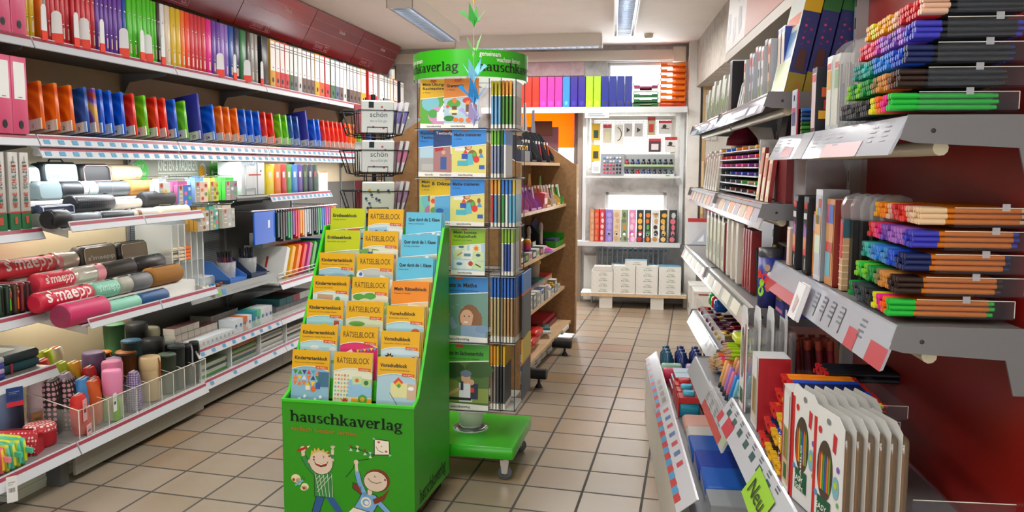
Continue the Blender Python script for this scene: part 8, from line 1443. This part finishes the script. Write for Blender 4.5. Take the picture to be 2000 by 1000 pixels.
rthing(B().prism([(0, 0), (.05, 0), (.06, .05), (.045, .09), (.03, .095), (.01, .07)], -.05, .05, M('#1c1c1e', .5), 'xz'), 'black_bag', .34, -.35, 1.455, 'black pouch above the end of the slotted rack', 'bag')
for i in range(5): rpack(.222, .55-.115*i, .955, .05, .085, .19, '#e0e0d0', 'small white frame pack in the row on the third shelf, %s from the pier' % nth(i), face='#c8d0a0', side='#b8a898' if i < 4 else '#8a2018', marks=[('f', -.42, -.3, 0, 1, '#e8e6dc'), ('f', .3, .42, 0, 1, '#e8e6dc'), ('f', -.2, .2, 1.0, 1.12, '#ece8e0'), ('f', -.2, .15, .2, .5, '#8a9a6a')], g='white frame packs')
for i in range(5): rpack(.222+.02*(i % 2), -.03-.055*i, .955, .02, .045, .21, '#e4dfd2', 'white brush wallet on the third shelf, %s from the frame packs' % nth(i), face='#ece8de', side='#c8beb0', marks=[('f', -.1, .05, .1, .8, '#a8a49c')], g='white brush wallets')
for i in range(4): rpack(.23, -.34-.045*i, .955, .03, .032, .20, '#8a1c1c', 'red brush wallet on the third shelf, %s from the white ones' % nth(i), face='#a02420', side='#7a1818', marks=[('f', -.1, .1, .2, .6, '#d87a30')] if i > 1 else (), g='red brush wallets')
for i, c in enumerate(('#1c1e22', '#22306a', '#b8c030', '#202226', '#2a2c30', '#16181c')): rthing(B().cyl((0, 0, 0), (.004*(i-2), -.005, .15+.01*(i % 3)), .006, M(c, .4), n=7), 'marker', .25+.02*(i % 3), -.51-.018*i, .948, '%s marker standing loose behind the blue tube' % ('black', 'blue', 'lime', 'charcoal', 'dark grey', 'jet black')[i], 'pen')
t = thing('pencil_tube', 'tall blue cylinder of pencils with lime figure on the third shelf', 'tin', FR.w(.245, -.715, .948), FR.a); B().lathe([(.001, 0), (.034, 0), (.034, .15), (.001, .15)], M('#2a3080', .35), 22).obj('tube_body', t); B().lathe([(.0345, .15), (.0345, .175), (.001, .176)], M('#33343a', .35), 22).obj('lid', t)
b = B()
for a, z, c, r in ((-2.6, .05, '#8ac830', .012), (-2.5, .075, '#8ac830', .009), (-2.2, .09, '#c83030', .012), (-1.9, .06, '#c84a3a', .008), (-1.8, .10, '#e0d8c8', .007), (-2.0, .12, '#a88a60', .008), (-2.8, .10, '#c83030', .01)): b.poly([(.0348*math.cos(a+u/.034), .0348*math.sin(a+u/.034), z+v) for u, v in circ(0, 0, r, 9, r*1.3)], M(c, .4))
b.obj('print', t)
rpack(.25, -.84, .948, .12, .12, .085, '#2a2c74', 'low indigo box with pencil row picture on the third shelf', 'box', '#31347c', '#2c2a72', None, marks=[('f', -.4+.13*i, -.3+.13*i, .45, .95, c) for i, c in enumerate(('#c83030', '#e0862a', '#3a9a48', '#e0c030', '#3a70c8'))]+[('f', -.4, .3, .08, .2, '#c87a90'), ('s', .1, .5, .3, .8, '#b8b4dc')], name='pencil_box')
rpack(.31, -.60, .948, .13, .20, .17, '#2a1f60', 'indigo art box half hidden behind the blue tube', 'box', '#35308a', '#241a58', '#d8d4d0', marks=[('f', -.4, -.3, .5, .75, '#3a9a48'), ('f', -.2, -.1, .5, .75, '#c87a30'), ('f', .0, .1, .5, .75, '#c8302c')], name='pencil_box')
RD_ = random.Random(2)
for i in range(26):
    c, n = RD_.choice((('#a81c20', 'red'), ('#c8a040', 'gold'), ('#6a2030', 'plum'), ('#b8b8d0', 'silver'), ('#5a2a48', 'purple'), ('#7a6a70', 'grey'))); rthing(B().rbox(-.03, .03, -.02, .02, 0, .022, M(c, .22, .3), .008, 'z', .006), 'wrapped_sharpener', .28+.05*(i % 3), 1.05-.034*i, .602+.024*((i*7) % 3 == 0), 'foil-wrapped trinket in the open tray of the fourth shelf', 'trinket', 'foil-wrapped trinkets', RD_.uniform(-.6, .6))
for i, (c, n) in enumerate((('#20b040', 'green'), ('#c02028', 'red'), ('#2458a8', 'blue'))): rthing(B().rbox(-.03, .03, -.03, .03, 0, .06, M(c, .15), .012, 'z', .008), 'glass_pot', .33, 1.05-.10*i, .66, '%s glossy pot at the back of the fourth shelf' % n, 'pot')
rthing(B().box(0, .003, -.52, .47, 0, .07, clear('#e4e8ec', .4)), 'clear_rail', .255, .72, .602, 'clear rail edging the tray of foil trinkets', 'rail')
def lying(n, d, s, z, c, nme, g, sharp=True, pitch=.016, ln=.15, lvl=1):
    for k in range(lvl):
        for i in range(n):
            b = B().cyl((0, 0, 0), (ln, 0, 0), .007, M(c, .4), n=7)
            if sharp: b.cyl((-.018, 0, 0), (0, 0, 0), .0012, M('#b08a60', .5), .007, n=7)
            rthing(b, 'highlighter_pencil', d+.003*((i*2+k) % 3), s-pitch*i-.006*(k % 2), z+.0125*k, '%s neon pencil lying in the pile on the fourth shelf' % nme, 'pencil', g)
lying(5, .19, .02, .586, '#2a74c8', 'blue', 'blue neon pencils', lvl=3); lying(6, .19, -.06, .63, '#f06418', 'orange', 'orange neon pencils', lvl=3, pitch=.03); lying(4, .20, -.20, .70, '#a8d020', 'lime', 'lime neon pencils', lvl=3, pitch=.04); lying(4, .18, -.02, .62, '#28b838', 'green', 'green neon pencils', lvl=2, pitch=.02); lying(3, .19, -.12, .655, '#e03a8a', 'pink', 'pink neon pencils')
for q in range(4): rthing(B().rbox(-.02, .09, -.05, .05, 0, .03, M('#c8d820', .3), .01, 'x', .006), 'highlighter', .24, -.26-.0*q, .745+.032*q, 'lime highlighter wallet at height %s of the pile' % nth(q), 'pen', 'lime highlighter wallets') if q < 1 else None
rthing(B().box(0, .2, -.6, .02, 0, .004, CLP).box(0, .2, -.6, .02, .055, .059, CLP).box(0, .2, -.6, .02, .11, .114, CLP).box(.19, .2, -.6, .02, 0, .16, CLP), 'pencil_tray', .195, .06, .575, 'clear tiered tray under the neon pencils', 'tray')
pc = [('#d8a860', 'sand'), ('#e09a80', 'peach'), ('#a078c0', 'mauve'), ('#d8708a', 'rose'), ('#2f80d0', 'blue'), ('#70b8c8', 'aqua'), ('#e8d830', 'yellow')]
for r in range(4):
    for i in range(6):
        c, n = pc[(i+(6 if r == 3 and i < 3 else 0)) % 7] if not (r == 3 and i < 3) else pc[6]
        rthing(B().rbox(-.009, .009, -.007, .007, .02, .10, M(c, .4), .005, 'z', .004).rbox(-.008, .008, -.0065, .0065, 0, .02, M('#26282c', .4), .005, 'z', .002), 'highlighter', .165+.034*r, -.34-.052*i, .60+.012*r, '%s pastel highlighter standing in the block rack, row %s' % (n, nth(r)), 'pen', '%s highlighters, row %s of the block rack' % (n, nth(r)), 0, 0, .25)
rthing(B().box(-.03, .14, -.32, .04, 0, .018, clear('#dfe4e8', .5)).box(-.03, -.027, -.32, .04, 0, .04, clear('#dfe4e8', .5)), 'block_rack', .165, -.34, .576, 'clear block rack holding the pastel highlighters', 'rack')
# base shelf: glue bottles, red boxes, paint boxes
for i in range(12): rthing(B().lathe([(.001, 0), (.028, 0), (.03, .02), (.03, .07), (.018, .085), (.018, .105), (.001, .107)], M('#22326a' if i % 4 else '#20506a', .2), 14), 'glue_bottle', .10+.075*(i % 4), 1.18-.075*(i//4), .307, 'dark blue glue bottle at the far end of the base shelf', 'glue', 'dark blue glue bottles')
for i, (c, n) in enumerate((('#8ab8a0', 'mint'), ('#b8a8c8', 'lilac'), ('#d8c860', 'yellow'), ('#c02850', 'crimson'), ('#a8b8c8', 'grey blue'), ('#d8b868', 'ochre'))): rthing(B().rbox(-.05, .05, -.03, .03, 0, .07, M(c, .3), .012, 'z', .006), 'paint_pot', .11+.12*(i % 3), .92-.09*(i//3), .307, '%s tub between glue bottles and red boxes' % n, 'paint')
for i in range(6): rpack(.085+.006*(i//2), .72-.09*(i % 2)-.02*(i//2), .307+.032*(i//2), .30, .085, .031, '#b8202a', 'red picture box on the base shelf, pile %s, level %s' % (nth(i % 2), nth(i//2)), 'box', '#b01c26', '#b01c26', '#a8c0d0', name='paint_box', g='red picture boxes')
for i in range(9): 
    r, k = i % 3, i//3; t = thing('glue_pack', 'red and cyan glue pack standing on the base shelf, row %s, place %s' % (nth(k), nth(r)), 'pack', FR.w(.085+.11*r, .50-.10*k, .307), FR.a, 'red and cyan glue packs'); c = '#2aa0c0' if r < 2 else '#1c2a70'
    B().rbox(0, .09, -.035, .035, 0, .06, M(c, .25), .012, 'z', .006).obj('bottle_body', t); B().box(.0, .095, -.04, .04, .06, .085, M('#c02828', .3)).box(-.002, .003, -.04, .04, .0, .085, M('#c8343a', .3)).obj('red_sleeve', t); B().rbox(.02, .07, -.02, .02, .085, .105, M('#c83a40' if k == 0 else '#40b0d0', .25), .01, 'z', .004).obj('cap', t)
for i in range(2): rthing(B().rbox(0, .32, -.075, .075, 0, .042, M('#c8c4c0' if i else '#d8a898', .25), .02, 'z', .008).box(.12, .31, -.06, .06, .042, .0425, M('#b83028', .4)).box(.17, .29, -.03, .03, .0425, .043, M('#c8c040', .4)), 'paint_box', .09, .10-.155*i, .307, '%s see-through paint box with red label on the base shelf' % ('peach', 'grey')[i], 'paint box')
for i in range(3): rthing(B().rbox(0, .34, -.085, .085, 0, .05, M(('#1c58b0', '#1a3fa0', '#205cb8')[i], .25), .01, 'z', .004).box(.14, .32, -.06, .02, .05, .0505, M(('#d8b838', '#d8c848', '#e0a830')[i], .4)), 'paint_box', .085, -.20-.20*i, .307+.012*i, '%s blue paint box with yellow label on the base shelf' % ('farthest', 'middle', 'nearest')[i], 'paint box')
rthing(B().box(0, .38, -.06, .06, 0, .10, clear('#a8b0b4', .5)).box(.0, .38, -.06, .06, .10, .104, M('#8a9094', .3)), 'clear_box', .07, -.84, .307, 'grey see-through box at the near end of the base shelf', 'box')
rthing(B().box(0, .2, -.002, .002, 0, .16, CLP).box(0, .002, -.1, .002, 0, .16, CLP).cyl((0, 0, .16), (.2, 0, .16), .001, EDGE, n=4).cyl((.2, 0, 0), (.2, 0, .16), .001, EDGE, n=4), 'clear_stand', .30, -1.72, .62, 'empty clear stand beyond the easy-grip packs', 'stand')
